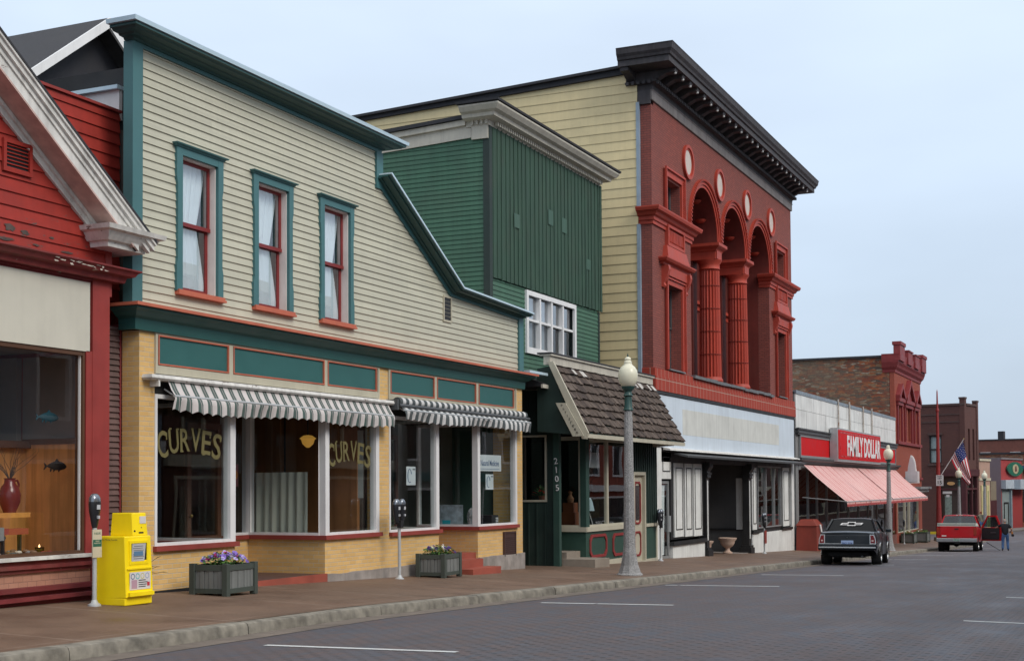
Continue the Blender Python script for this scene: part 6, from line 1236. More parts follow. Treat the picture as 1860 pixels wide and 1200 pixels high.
q = MB(); q.box(1.068, 1.076, 14.235, 14.545, zb+.565, zb+.805); q.build('viewing_window', blackm, T)
q = MB(); q.hexa([(1.075, 14.25, zb+.57), (1.08, 14.25, zb+.57), (1.08, 14.5, zb+.57), (1.075, 14.5, zb+.57)], [(1.075, 14.26, zb+.8), (1.08, 14.26, zb+.8), (1.08, 14.53, zb+.8), (1.075, 14.53, zb+.8)]); f = q.build('newspaper', paint('newsprint', (.48, .48, .47), .9), T)
q = MB(); rn = random.Random(9)
for k in range(7): q.box(1.0802, 1.081, 14.27+rn.uniform(0, .03), 14.46+rn.uniform(0, .04), zb+.60+k*.027, zb+.608+k*.027)
q.build('print', matte('print_grey', (.12, .12, .13)), f); q = MB(); q.box(1.081, 1.083, 14.29, 14.47, zb+.64, zb+.70); q.build('photo', matte('print_blue', (.10, .2, .32)), f)
q = MB(); q.box(1.096, 1.102, 14.19, 14.60, zb+.20, zb+.43); f = q.build('advert_card', paint('card_white', (.62, .60, .60), .6, var=.03, streak=0, dirt=.05), T)
q = MB(); cols = [matte('ring_a', (.08, .12, .22)), matte('ring_b', (.1, .4, .4)), matte('ring_c', (.5, .45, .15)), matte('ring_d', (.3, .35, .5))]
for k in range(4):
    cy_ = 14.245+k*.095; 
    for j in range(14):
        a0, a1 = 2*PI*j/14, 2*PI*(j+1)/14; q.face([(1.1025, cy_+r_*math.cos(a), zb+.375+r_*math.sin(a)) for r_, a in ((.028, a0), (.04, a0), (.04, a1), (.028, a1))], k)
q.build('ring_motif', cols, f); q = MB()
for k in range(4): q.box(1.1022, 1.103, 14.36, 14.5+.02*(k % 3), zb+.23+k*.028, zb+.242+k*.028)
q.build('print', matte('print_dark', (.04, .04, .05)), f); q = MB(); q.box(1.1022, 1.103, 14.22, 14.33, zb+.215, zb+.33); q.build('picture', matte('print_pink', (.45, .28, .35)), f); q = MB(); q.box(1.1024, 1.104, 14.53, 14.58, zb+.24, zb+.29); q.build('red_mark', matte('print_red', (.5, .03, .05)), f)
q = MB(); q.box(1.02, 1.03, 14.47, 14.59, zb+1.06, zb+1.155); q.build('price_card', paint('card_white', (.62, .60, .60)), T); q = MB(); q.tube((1.0, 14.36, zb+.96), (1.035, 14.36, zb+.96), .018); q.tube((1.0, 14.5, zb+1.0), (1.03, 14.5, zb+1.0), .014); q.box(1.0, 1.04, 14.44, 14.53, zb+.93, zb+.95); q.build('coin_slot', blackm, T, split=True)
text('words', 'The Mining Gazette', matte('print_dark', (.04, .04, .05)), T, (.82, 14.118, zb+.855), (1, 0, 0), (0, 0, 1), .022, .26, .0, .002)
pottedplant('spiky dark plant growing against the brick pier behind the newspaper box', (.30, 15.1, .1), .05, 1.0, (.05, .075, .035), 90, .09, (.12, .06, .04), 31, .45)
# planters
pgr = paint('planter_grey', (.165, .175, .17), .75, var=.12, streak=.25, dirt=.15); pdk = paint('planter_dark_green', (.055, .068, .058), .65, var=.12, streak=.1, dirt=.15)
def planter(label, loc_, rz, sx, sy, h, blooms, seed, fl=True):
    T = thing('flower_planter', label, 'planter', loc_, rz, 'wooden flower planters on the sidewalk')
    X, Y = sx/2, sy/2
    for a in (-1, 1):
        for b in (-1, 1): q = MB(); q.box(a*X-.045, a*X+.045, b*Y-.045, b*Y+.045, 0, h+.01); q.build('corner_post', pdk, T, local=True, bevel=.006)
    q = MB(); z0 = .09
    for b in (-1, 1):
        n = 6; w_ = (sx-.09)/n
        for k in range(n): q.box(-X+.045+k*w_+.004, -X+.045+(k+1)*w_-.004, b*Y-.012-.008*(k % 2), b*Y+.012, z0, h-.02)
    for a in (-1, 1):
        n = 8; w_ = (sy-.09)/n
        for k in range(n): q.box(a*X-.012, a*X+.012+.004*(k % 2), -Y+.045+k*w_+.004, -Y+.045+(k+1)*w_-.004, z0, h-.02)
    q.build('boards', pgr, T, local=True)
    q = MB()
    for b in (-1, 1): q.box(-X+.045, X-.045, b*Y-.03, b*Y+.03, h-.09, h-.01); q.box(-X+.045, X-.045, b*Y-.028, b*Y+.028, .05, .12)
    for a in (-1, 1): q.box(a*X-.03, a*X+.03, -Y+.045, Y-.045, h-.09, h-.01); q.box(a*X-.028, a*X+.028, -Y+.045, Y-.045, .05, .12)
    q.build('rail', pdk, T, local=True, split=True)
    q = MB(); q.box(-X+.03, X-.03, -Y+.03, Y-.03, h-.12, h-.07); q.build('soil', matte('soil', (.04, .03, .02)), T, local=True)
    rn = random.Random(seed); q = MB(); n = 900
    for k in range(n):
        u, v = rn.uniform(-1, 1), rn.uniform(-1, 1); top = .19*math.sqrt(max(0, 1-.85*(u*u+v*v)/1.5)); x, y, z = u*(X-.03), v*(Y-.02), h-.07+rn.uniform(0, 1)*(top+.05)
        a = rn.uniform(0, 2*PI); s_ = rn.uniform(.02, .04); d = Vector((math.cos(a), math.sin(a), rn.uniform(-.2, .7))).normalized(); e = d.cross(Vector((0, 0, 1))).normalized(); c0 = Vector((x, y, z))
        q.face([c0-d*s_, c0+e*s_*.5, c0+d*s_, c0-e*s_*.5], rn.choice([0, 0, 1]))
    q.build('leaves', [matte('pansy_leaf', (.10, .22, .04)), matte('pansy_leaf_dark', (.03, .09, .02))], T, local=True)
    for k in range(blooms[0]):
        u, v = rn.uniform(-.95, .95), rn.uniform(-.95, .95); r2 = (u*u+v*v)/1.3; c0 = Vector((u*(X-.04), v*(Y-.03), h-.03+.19*math.sqrt(max(0, 1-.85*r2/1.15))*rn.uniform(.6, 1))); q = MB(); R = rn.uniform(.026, .038)
        N = Vector((.75+rn.uniform(-.3, .3)+u*.3, rn.uniform(-.5, .4)-.3, rn.uniform(.3, 1))).normalized(); A = N.orthogonal().normalized(); B_ = N.cross(A)
        for j in range(5):
            a = 2*PI*j/5+k; cc = c0+(A*math.cos(a)+B_*math.sin(a))*R*.62+N*.003*j; q.face([cc+(A*math.cos(t)+B_*math.sin(t))*R*.62 for t in [2*PI*i/7 for i in range(7)]], 0)
        q.face([c0+N*.016+(A*math.cos(t)+B_*math.sin(t))*R*.22 for t in [2*PI*i/6 for i in range(6)]], 1)
        mc_ = rn.choice(blooms[1]); q.build('flower', [mc_, matte('flower_eye', (.12, .04, .10))], T, local=True)
    return T
pv = matte('pansy_violet', (.22, .14, .52)); pl_ = matte('pansy_lilac', (.42, .36, .70)); pm = matte('pansy_magenta', (.35, .02, .14)); pw_ = matte('pansy_white', (.72, .70, .60)); pdv = matte('pansy_deep', (.05, .02, .16)); pyl = matte('pansy_pale_yellow', (.65, .6, .3)); prd = matte('flower_pink', (.6, .1, .15))
planter('grey green wooden planter of purple and magenta pansies before the recessed entrance', (.78, 16.65, .045), .05, .56, .74, .47, (46, [pv, pl_, pv, pl_, pm]), 3)
planter('grey green wooden planter of white and dark violet pansies by the red steps', (.52, 24.02, -.155), .05, .54, .74, .47, (32, [pw_, pdv, pdv, pyl]), 5)
planter('small planter with pink and white flowers beneath the end of the pink awning', (.5, 86.5, walk(.5, 86.5)), 0, .7, 1.3, .62, (16, [prd, pw_]), 7)
planter('planter of leafy greens nearest the cross street corner', (.6, 91.2, walk(.6, 91.2)), 0, .8, 1.4, .66, (3, [pw_]), 8)
T = thing('litter_bin', 'dark red lidded litter bin between the hall and the low store', 'litter bin', (.55, 57.9, walk(.55, 57.9))); zb = walk(.55, 57.9); binm = paint('bin_red', (.22, .035, .022), .6, var=.12, streak=.1, dirt=.15)
m = MB(); m.hexa([(.1, 57.3, zb), (1.0, 57.3, zb), (1.0, 58.5, zb), (.1, 58.5, zb)], [(.12, 57.35, zb+1.05), (.97, 57.35, zb+1.05), (.97, 58.45, zb+1.05), (.12, 58.45, zb+1.05)]); m.build('body', binm, T, bevel=.02); m = MB(); m.hexa([(.08, 57.3, zb+1.05), (1.0, 57.3, zb+1.05), (1.0, 58.5, zb+1.05), (.08, 58.5, zb+1.05)], [(.25, 57.5, zb+1.32), (.8, 57.5, zb+1.32), (.8, 58.3, zb+1.32), (.25, 58.3, zb+1.32)]); m.build('lid', binm, T, bevel=.02); m = MB(); m.hexa([(1.0, 58.0, zb+.75), (1.03, 58.0, zb+.75), (1.03, 58.25, zb+.75), (1.0, 58.25, zb+.75)], [(.98, 57.8, zb+1.1), (1.01, 57.8, zb+1.1), (1.01, 58.05, zb+1.1), (.98, 58.05, zb+1.1)]); m.build('label_strip', white, T)
# red pole with speed sign
T = thing('red_pole', 'tall tapered red steel pole at the street corner', 'pole', (1.35, 94.0, -2.15)); m = MB(); m.lathe([(.21, .3), (.16, 2.2), (.15, 2.25), (.12, 5.2), (.12, 5.25), (.085, 8.0), (.04, 9.9), (0, 10.1)], (0, 0, 0), 14); m.lathe([(.17, 2.2), (.17, 2.26)], (0, 0, 0), 14); m.lathe([(.10, 8.6), (.12, 8.7), (.09, 8.8)], (0, 0, 0), 10); m.build('shaft', paint('pole_red', (.27, .030, .028), .5, streak=.1), T, local=True); m = MB(); m.lathe([(.38, -.1), (.34, .32), (.2, .34)], (0, 0, 0), 12); m.build('base', concm, T, local=True)
T = thing('speed_sign', 'white square speed limit sign reading 15 on the red pole', 'sign', (1.5, 93.8, 2.0)); m = MB(); m.box(1.24, 1.88-.18, 93.72, 93.75, 1.55, 2.25); m.build('plate', white, T)
for w_, z, h, ww in (('SPEED', 2.16, .075, .34), ('LIMIT', 2.03, .075, .3), ('15', 1.77, .24, .26)): text('words', w_, matte('sign_black', (.02, .02, .02)), T, (1.47, 93.715, z), (1, 0, 0), (0, 0, 1), h, ww, .015, .004)
m = MB(); m.box(1.62, 2.2, 93.9, 93.93, 1.02, 1.18); m.box(1.85, 2.05, 93.87, 93.89, .80, .96); T = tag(m.build('street_name_sign', white), 'small white street name blades on the red pole', 'sign')
# flag
T = thing('flag', 'American flag hanging folded from a slanted staff by the red pole', 'flag', (1.6, 93.8, 2.4))
S0, S1 = Vector((1.46, 94, 2.15)), Vector((3.0, 94, 4.62)); m = MB(); m.tube(S0, S1, .025, .018); m.build('staff', white, T); m = MB(); m.lathe([(0, -.05), (.05, 0), (0, .05)], tuple(S1), 8); m.build('finial', paint('brass', (.5, .33, .1)), T)
m = MB(); NU, NV = 26, 26; dS = (S0-S1).normalized()
def FP(u, v):       # u along staff from the tip (hoist), v = fly, hanging down
    h = S1+dS*(.12+1.5*u); fall = Vector((.25+.42*u, 0, -1)).normalized(); L_ = 2.3*v
    gather = (S1+dS*.75)+fall*L_; p = h+Vector((.16, 0, -1))*L_*.92; k = v*.45; p = p*(1-k)+(gather+Vector((.35, 0, 0)))*k
    return p+Vector((0, .10*math.sin(u*9+v*4)*(.3+v), 0))+Vector((.05*math.sin(u*8+2*v), 0, 0))
for i in range(NU):
    for j in range(NV):
        u, v = i/NU, j/NV; mi = 2 if (u < .54 and v < .42) else (0 if int(u*13) % 2 == 0 else 1)
        m.face([FP(u, v), FP((i+1)/NU, v), FP((i+1)/NU, (j+1)/NV), FP(u, (j+1)/NV)], mi, True)
o = m.build('cloth', [matte('flag_red', (.46, .02, .035)), matte('flag_white', (.70, .68, .68)), matte('flag_blue', (.02, .035, .16))], T)
m = MB(); 
for a in range(5):
    for b in range(6):
        u, v = (a+.5+.25*(b % 2))/5*.52, (b+.5)/6*.40; c0 = FP(u, v)-Vector((0, .012, 0)); m.face([c0+Vector((.03*(1 if k % 2 else .45)*math.cos(k*PI/5+.3), 0, .03*(1 if k % 2 else .45)*math.sin(k*PI/5+.3))) for k in range(10)], 0)
m.build('stars', matte('flag_white', (.70, .68, .68)), T)
# ================================================================== VEHICLES
def carpaint(name, col, rough=.25, coat=.6, metal=.0):
    s = NT(name); n1 = s.noise(s.pos, 2, 3); c = s.mix(s.ramp(n1, .4, .8, 0, .15), col+(1,), (.12, .11, .10, 1)); s.b.inputs['Coat Weight'].default_value = coat; s.b.inputs['Coat Roughness'].default_value = .05
    return s.fin(c, rough, metal, .3)
rubber = matte('tyre_rubber', (.018, .018, .018), .85); chrome = paint('chrome', (.80, .79, .76), .28, var=.05, streak=0, dirt=.1, metal=1.0, bump=0); under = matte('underbody_black', (.010, .010, .011), .9)
cglass = NT('car_glass'); cglass = cglass.fin((.004, .005, .006, 1), .08, 0, .14)
def wheel(parent, x, y, r_, w_, side):
    q = MB(); pr = [(r_*.62, -w_/2), (r_*.93, -w_/2), (r_, -w_*.38), (r_, w_*.38), (r_*.93, w_/2), (r_*.62, w_/2)]
    q.grid([[(x+z, y+a_*math.cos(t), r_+a_*math.sin(t)) for t in [2*PI*k/28 for k in range(28)]] for a_, z in pr], 0, True, closed=True); o = q.build('tyre', rubber, parent, local=True)
    xo = x+side*w_*.30; q = MB(); q.grid([[(xo+dz*side, y+a_*math.cos(t), r_+a_*math.sin(t)) for t in [2*PI*k/28 for k in range(28)]] for a_, dz in ((r_*.64, .05), (r_*.56, .055), (r_*.50, .0), (r_*.2, -.02), (r_*.15, .03), (.001, .035))], 0, True, closed=True); q.build('rim', paint('alu_wheel', (.5, .5, .5), .25, metal=.9), o, local=True)
    q = MB(); q.grid([[(x-side*w_*.45, y+a_*math.cos(t), r_+a_*math.sin(t)) for t in [2*PI*k/20 for k in range(20)]] for a_ in (r_*.63, .001)], 0, False, closed=True); q.build('wheel_back', under, o, local=True)
def bodyshell(mb, L0, L1, zb, zt, hw, arches, crown=.03, n=90, rear_in=.0, nz_=7, lids=None, bulge=.05):
    """arches = [(yc, r)]; zb/zt/hw functions of y"""
    ys = [L0+(L1-L0)*k/n for k in range(n+1)]; rows = {-1: [], 1: []}
    for sd_ in (-1, 1):
        R_ = []
        for y in ys:
            b = zb(y)
            for yc, r_ in arches:
                d = abs(y-yc)
                if d < r_: b = max(b, math.sqrt(r_*r_-d*d)+.31)
            t_ = zt(y); row = []
            for j in range(nz_+1):
                f = j/nz_; z = b+(t_-b)*f; g = (z-zb(y))/max(.01, t_-zb(y)); h = hw(y)*(1-bulge*abs(g-.55)**1.6*2.2); 
                if j == nz_: h -= .03
                row.append((sd_*h, y, z))
            R_.append(row)
        rows[sd_] = R_; mb.grid(R_, 0, True)
    deck = [[(-r1[-1][0]*0+r0[-1][0]*(1-k/8)+r1[-1][0]*k/8, r0[-1][1], r0[-1][2]+crown*math.sin(PI*k/8)**.7) for k in range(9)] for r0, r1 in zip(rows[-1], rows[1])]
    mb.grid(deck, 0, True)
    for e in (0, -1):
        A = rows[-1][e]; B_ = rows[1][e]; mb.grid([[tuple(Vector(a)*(1-k/6)+Vector(b)*k/6+Vector((0, (-1 if e == 0 else 1)*.035*math.sin(PI*k/6), 0))) for k in range(7)] for a, b in zip(A, B_)], 0, True)
        top = [tuple(Vector(A[-1])*(1-k/8)+Vector(B_[-1])*k/8) for k in range(9)]; dk = deck[e]; mb.grid([top, dk], 0, True)
def archlip(parent, hw, yc, r_, mt, side, zc=.31):
    q = MB(); pts = [(side*(hw+.004), yc+r_*math.cos(a), zc+r_*math.sin(a)) for a in [PI*k/20-.05 for k in range(21)]]
    for a, b in zip(pts, pts[1:]): q.tube(a, b, .011, n=6, cap=False)
    q.build('arch_trim', mt, parent, local=True)
# ---- dark coupe
CAR = thing('parked_car', 'black two-door coupe parked at the kerb with a cross-shaped outline decal on its rear window', 'car', (4.67, 44.35, road(4.6, 45)+.005), math.radians(4))
CAR.rotation_euler[0] = -.029
navy = carpaint('coupe_paint', (.006, .011, .016), .3, .35)
def lerp(pts):
    def f(y):
        if y <= pts[0][0]: return pts[0][1]
        for (a, b), (c, d) in zip(pts, pts[1:]):
            if y <= c: t = (y-a)/(c-a); t = t*t*(3-2*t); return b+(d-b)*t
        return pts[-1][1]
    return f
zt_ = lerp([(0, 1.04), (.25, 1.08), (1.3, 1.11), (2.0, 1.10), (3.4, 1.06), (4.8, .98), (5.05, .90)]); zb_ = lerp([(0, .50), (.2, .44), (.5, .34), (4.6, .34), (5.05, .42)]); hw_ = lerp([(0, .86), (.3, .905), (1.1, .925), (2.2, .90), (3.8, .915), (4.8, .88), (5.05, .82)])
m = MB(); bodyshell(m, 0, 5.05, zb_, zt_, hw_, [(1.12, .42), (3.86, .42)]); m.v = [(x, y, z+.0) for x, y, z in m.v]; m.build('body', navy, CAR, local=True)
# greenhouse
def cabin(parent, y0, y1, y2, y3, zb0, zt0, hb, ht, mt, gm, pil=.055, zbf=None, roofm=None, vinyl=.03):
    """rear base y0, rear top y1, front top y2, front base y3"""
    zbf = zbf or zb0; q = MB(); rows = []
    n = 8
    for k in range(9):
        y = y1+(y2-y1)*k/8; c_ = .045*math.sin(PI*(.12+.76*k/8)); rows.append([(-ht+2*ht*j/n, y, zt0+c_-.035*abs(2*j/n-1)**3) for j in range(n+1)])
    edge = [[(x, y, z-.045) for x, y, z in r_] for r_ in rows]
    q.grid(rows, 0, True); q.face([p for p in edge[0]][::-1]+[p for p in rows[0]]); 
    for s_, j in ((-1, 0), (1, n)): q.grid([[r_[j] for r_ in rows], [(r_[j][0]+s_*.012, r_[j][1], r_[j][2]-.05) for r_ in rows]], 0, True)
    q.build('roof', roofm or mt, parent, local=True)
    A = {s_: (Vector((s_*hb, y0, zb0)), Vector((s_*(ht+.005), y1, zt0-.03)), Vector((s_*(ht+.005), y2, zt0-.03)), Vector((s_*hb, y3, zbf))) for s_ in (-1, 1)}
    q = MB(); mid = (y1+y2)/2
    for s_ in (-1, 1):
        a, b, c_, d = A[s_]; q.bar(a, b, .10, .05, (s_, 0, .3)); q.bar(c_, d, .06, .05, (s_, 0, .3))
        e = a+(Vector((0, .42, 0))); f_ = b+Vector((0, .30, 0)); q.face([a, e, f_, b])
    q.build('pillar', mt, parent, local=True, split=True)
    q = MB(); q.keepn = False; a, b = A[-1][0], A[-1][1]; c_, d = A[1][1], A[1][0]; q.grid([[tuple(a*(1-k/6)+d*k/6+Vector((0, -.03*math.sin(PI*k/6), 0))) for k in range(7)], [tuple(b*(1-k/6)+c_*k/6+Vector((0, -.02*math.sin(PI*k/6), 0))) for k in range(7)]], 0, True); q.build('rear_window', gm, parent, local=True)
    q = MB(); a, b = A[-1][3], A[-1][2]; c_, d = A[1][2], A[1][3]; q.face([a, b, c_, d]); q.build('windscreen', gm, parent, local=True)
    for s_ in (-1, 1):
        a, b, c_, d = A[s_]; q = MB(); i = Vector((-s_*.012, 0, 0)); q.face([a+Vector((0, .42, 0))+i, b+Vector((0, .30, 0))+i, c_+i, d+i]); q.build('side_window', gm, parent, local=True)
    return A
A = cabin(CAR, .98, 1.42, 2.85, 3.55, 1.10, 1.50, .80, .64, navy, cglass, zbf=1.07, roofm=carpaint('vinyl_roof', (.045, .05, .058), .6, .1))
m = MB(); m.box(-.80, .80, -.05, .0, .66, .98); m.build('rear_panel', navy, CAR, local=True, bevel=.02)
m = MB(); m.box(-.90, .90, -.13, -.02, .52, .70); m.box(-.92, -.84, -.10, .35, .50, .68); m.box(.84, .92, -.10, .35, .50, .68); m.build('bumper', navy, CAR, local=True, bevel=.03)
m = MB(); m.box(-.89, .89, -.145, -.12, .575, .61); m.box(-.80, -.18, -.06, -.045, .665, .715); m.box(.20, .80, -.06, -.045, .645, .69); m.build('chrome_strip', chrome, CAR, local=True, split=True)
for s_ in (-1, 1):
    P = [(s_*.70, .70), (s_*.895, .70), (s_*.885, .86), (s_*.83, 1.0), (s_*.70, 1.0)]; q = MB(); q.prism(P, -.085, -.03, 1); f = q.build('tail_light', chrome, CAR, local=True)
    P = [(s_*.725, .725), (s_*.87, .725), (s_*.862, .85), (s_*.815, .975), (s_*.725, .975)]; q = MB(); q.prism(P, -.095, -.08, 1); q.build('lens', paint('lens_red', (.20, .012, .014), .15, bump=0, streak=0), f, local=True); q = MB(); q.box(s_*.79-.03, s_*.79+.03, -.101, -.09, .78, .83); q.build('reflector', matte('pale_lens', (.7, .5, .48)), f, local=True)
m = MB(); m.box(-.19, .19, -.085, -.05, .625, .81); f = m.build('number_plate', matte('plate_blue', (.38, .50, .74)), CAR, local=True); text('characters', 'BJQ 374', matte('plate_dark_blue', (.06, .10, .30)), f, (0, -.088, .715), (1, 0, 0), (0, 0, 1), .075, .30, .01, .003, True)
m = MB(); m.lathe([(0, -.01), (.02, 0), (0, .01)], (0, -.06, .90), 8); m.build('lock', chrome, CAR, local=True)
# decal on rear glass
P = [(-.36, -.045), (-.30, .055), (-.13, .055), (-.13, .10), (.13, .10), (.13, .055), (.36, .055), (.30, -.055), (.13, -.055), (.13, -.10), (-.13, -.10), (-.13, -.055)]
P = [(-.37, -.06), (-.31, .045), (-.13, .045), (-.13, .095), (.13, .095), (.13, .05), (.37, .05), (.31, -.055), (.13, -.055), (.13, -.10), (-.13, -.10), (-.13, -.06)]
Pi = [(-.31, -.028), (-.285, .013), (-.098, .013), (-.098, .063), (.098, .063), (.098, .018), (.31, .018), (.285, -.023), (.098, -.023), (.098, -.068), (-.098, -.068), (-.098, -.028)]
up_ = Vector((0, 1.42-.98, 1.47-1.10)).normalized(); nn_ = Vector((0, -up_.z, up_.y)); c0 = Vector((.0, 1.235, 1.315))+nn_*.035
def W3(p, o=0): return c0+Vector((1, 0, 0))*p[0]+up_*p[1]+nn_*o
q = MB()
for k in range(12): q.hexa([W3(P[k]), W3(P[(k+1) % 12]), W3(Pi[(k+1) % 12]), W3(Pi[k])], [W3(P[k], .004), W3(P[(k+1) % 12], .004), W3(Pi[(k+1) % 12], .004), W3(Pi[k], .004)])
q.build('decal', matte('decal_white', (.75, .75, .75)), CAR, local=True)
for x, y, w_ in ((-.80, 1.12, .30), (.80, 1.12, .30), (-.78, 3.86, .24), (.78, 3.86, .24)): wheel(CAR, x, y, .345, w_, 1 if x > 0 else -1)
for s_ in (-1, 1):
    for yc in (1.12, 3.86): archlip(CAR, .925 if yc < 2 else .915, yc, .42, chrome, s_)
m = MB(); m.box(-.62, .62, .15, 4.8, .30, .42); m.box(-.5, .5, .2, .7, .26, .34); m.tube((-.85, 1.12, .34), (.85, 1.12, .34), .05); m.lathe([(0, -.12), (.12, -.06), (.13, .05), (0, .12)], (0, 1.12, .34), 12); m.box(-.60, .60, .5, 4.6, .42, .6); m.build('underbody', under, CAR, local=True)
m = MB(); m.tube((.45, -.02, .30), (.45, .8, .33), .03); m.build('exhaust', dgrey, CAR, local=True)
m = MB(); m.box(.905, 1.08, 3.15, 3.25, 1.07, 1.18); m.build('side_mirror', navy, CAR, local=True, bevel=.02)
m = MB(); m.box(.905, .93, 1.9, 2.05, .90, .93); m.build('door_handle', chrome, CAR, local=True)
m = MB(); m.box(.91, .925, 1.75, 1.757, .45, 1.05); m.box(.91, .925, 3.3, 3.307, .45, 1.05); m.build('door_seam', under, CAR, local=True)
m = MB(); m.box(.885, .91, .05, .22, .74, .80); m.build('side_marker', paint('lens_red', (.20, .012, .014)), CAR, local=True)
# ---- red pickup
TR = thing('pickup_truck', 'red pickup truck with an open passenger door and a white bed cover', 'pickup truck', (4.93, 71.9, road(4.9, 73)+.005), math.radians(2.5))
TR.rotation_euler[0] = -.029
redc = carpaint('pickup_red', (.48, .004, .010), .35, .3)
ztt = lerp([(0, 1.30), (2.1, 1.31), (2.2, 1.24), (3.9, 1.22), (4.1, 1.20), (5.6, 1.10), (5.75, .95)]); zbt = lerp([(0, .66), (.2, .58), (.5, .50), (5.75, .50)]); hwt = lerp([(0, .97), (.4, .99), (2.0, .99), (3.9, .985), (5.4, .96), (5.75, .88)])
m = MB(); bodyshell(m, 0, 5.75, zbt, ztt, hwt, [(1.25, .47), (4.75, .47)], crown=.01); m.build('body', redc, TR, local=True)
m = MB(); m.box(-.80, .80, -.05, .02, .74, 1.30); m.build('tailgate', redc, TR, local=True, bevel=.02); m = MB(); m.box(-.10, .10, -.065, -.048, 1.13, 1.19); m.build('tailgate_handle', blackm, TR, local=True); m = MB(); m.box(-.72, -.5, -.056, -.049, .79, .84); m.build('badge', white, TR, local=True)
for s_ in (-1, 1):
    q = MB(); q.box(s_*.80, s_*.96, -.04, .06, .86, 1.22); q.build('tail_light', paint('lens_pickup', (.30, .03, .01), .2, bump=0), TR, local=True, bevel=.01)
m = MB(); m.hexa([(-.95, -.03, 1.30), (.95, -.03, 1.30), (.95, 1.9, 1.30), (-.95, 1.9, 1.30)], [(-.90, .0, 1.45), (.90, .0, 1.45), (.88, 1.9, 1.46), (-.88, 1.9, 1.46)]); m.box(-.93, .93, -.06, -.03, 1.40, 1.46); m.build('bed_cover', paint('bed_cover_white', (.50, .55, .50), .5, var=.06), TR, local=True)
m = MB(); m.box(-.98, .98, -.20, .0, .50, .70); m.build('bumper', paint('scuffed_chrome', (.38, .38, .38), .35, metal=.8), TR, local=True, bevel=.03); m = MB(); m.box(-.15, .15, -.21, -.195, .56, .69); f = m.build('number_plate', matte('plate_green_white', (.35, .48, .42)), TR, local=True); text('characters', '748 KLB', matte('plate_dark', (.03, .12, .08)), f, (0, -.212, .625), (1, 0, 0), (0, 0, 1), .06, .24, .01, .003, True)
A = cabin(TR, 2.15, 2.32, 3.55, 4.15, 1.30, 1.86, .93, .74, redc, glass('pickup_glass', (.32, .42, .42)), zbf=1.22)
m = MB(); m.box(-.16, -.08, 2.3, 2.36, 1.86, 1.90); m.box(.06, .14, 2.3, 2.36, 1.86, 1.90); m.box(-.02, .03, 2.3, 2.36, 1.86, 1.89); m.build('roof_light', matte('pale_lens', (.7, .5, .48)), TR, local=True, split=True)
m = MB(); m.box(-.75, -.1, 2.5, 2.65, .8, 1.55); m.box(.1, .75, 2.5, 2.65, .8, 1.55); m.box(-.5, -.3, 2.5, 2.6, 1.5, 1.72); m.box(.3, .5, 2.5, 2.6, 1.5, 1.72); m.build('seat', dgrey, TR, local=True, split=True)
for x, y in ((-.84, 1.25), (.84, 1.25), (-.84, 4.75), (.84, 4.75)): wheel(TR, x, y, .385, .27, 1 if x > 0 else -1)
m = MB(); m.box(-.7, .7, .3, 5.4, .40, .58); m.tube((-.85, 1.25, .38), (.85, 1.25, .38), .06); m.lathe([(0, -.14), (.15, -.06), (.15, .06), (0, .14)], (-.1, 1.25, .38), 12); m.box(-.1, .15, -.28, .2, .42, .5); m.build('underbody', under, TR, local=True)
# open door, hinged at its front edge
HP = Vector((.99, 3.62, 0)); da = math.radians(-62); dd = Vector((math.sin(-da)*1.0, -math.cos(da), 0)); dd = Vector((.90, -.44, 0)); dn = Vector((dd.y, -dd.x, 0))
def DP(u, z, o=0): p = HP+dd*u+dn*o; return (p.x, p.y, z)
def dprism(P_, o0, o1):
    q = MB(); n = len(P_); 
    q.face([DP(u, z, o0) for u, z in P_]); q.face([DP(u, z, o1) for u, z in P_][::-1])
    for k in range(n): a, b = P_[k], P_[(k+1) % n]; q.face([DP(*a, o0), DP(*a, o1), DP(*b, o1), DP(*b, o0)])
    return q
D_ = dprism([(0, .55), (1.08, .55), (1.12, .9), (1.12, 1.25), (0, 1.25)], -.06, .0)
D_.add(dprism([(0, 1.25), (.10, 1.25), (.38, 1.80), (.34, 1.86)], -.06, 0)).add(dprism([(.34, 1.86), (.38, 1.80), (.80, 1.80), (.86, 1.87)], -.06, 0)).add(dprism([(.86, 1.87), (.80, 1.80), (1.04, 1.25), (1.12, 1.25)], -.06, 0))
DO = D_.build('open_door', redc, TR, local=True)
q = dprism([(.05, .62), (1.0, .62), (1.03, 1.22), (.05, 1.22)], .002, .05); q.build('door_lining', matte('lining_black', (.02, .022, .024)), DO, local=True); q = dprism([(.12, 1.27), (1.02, 1.27), (.80, 1.79), (.39, 1.79)], -.03, -.025); q.build('door_glass', glass('pickup_glass'), DO, local=True)
q = dprism([(.55, .95), (.85, .95), (.85, 1.0), (.55, 1.0)], .05, .08); q.build('armrest', dgrey, DO, local=True)
T = thing('prop_stick', 'thin dark stick leaning from the pickup down to the road', 'stick', (6.3, 75.6, -1.9)); q = MB(); q.tube((6.05, 75.2, road(6, 75)+.42), (6.75, 74.9, road(6.7, 75)+.0), .018, .015); q.build('rod', blackm, T)
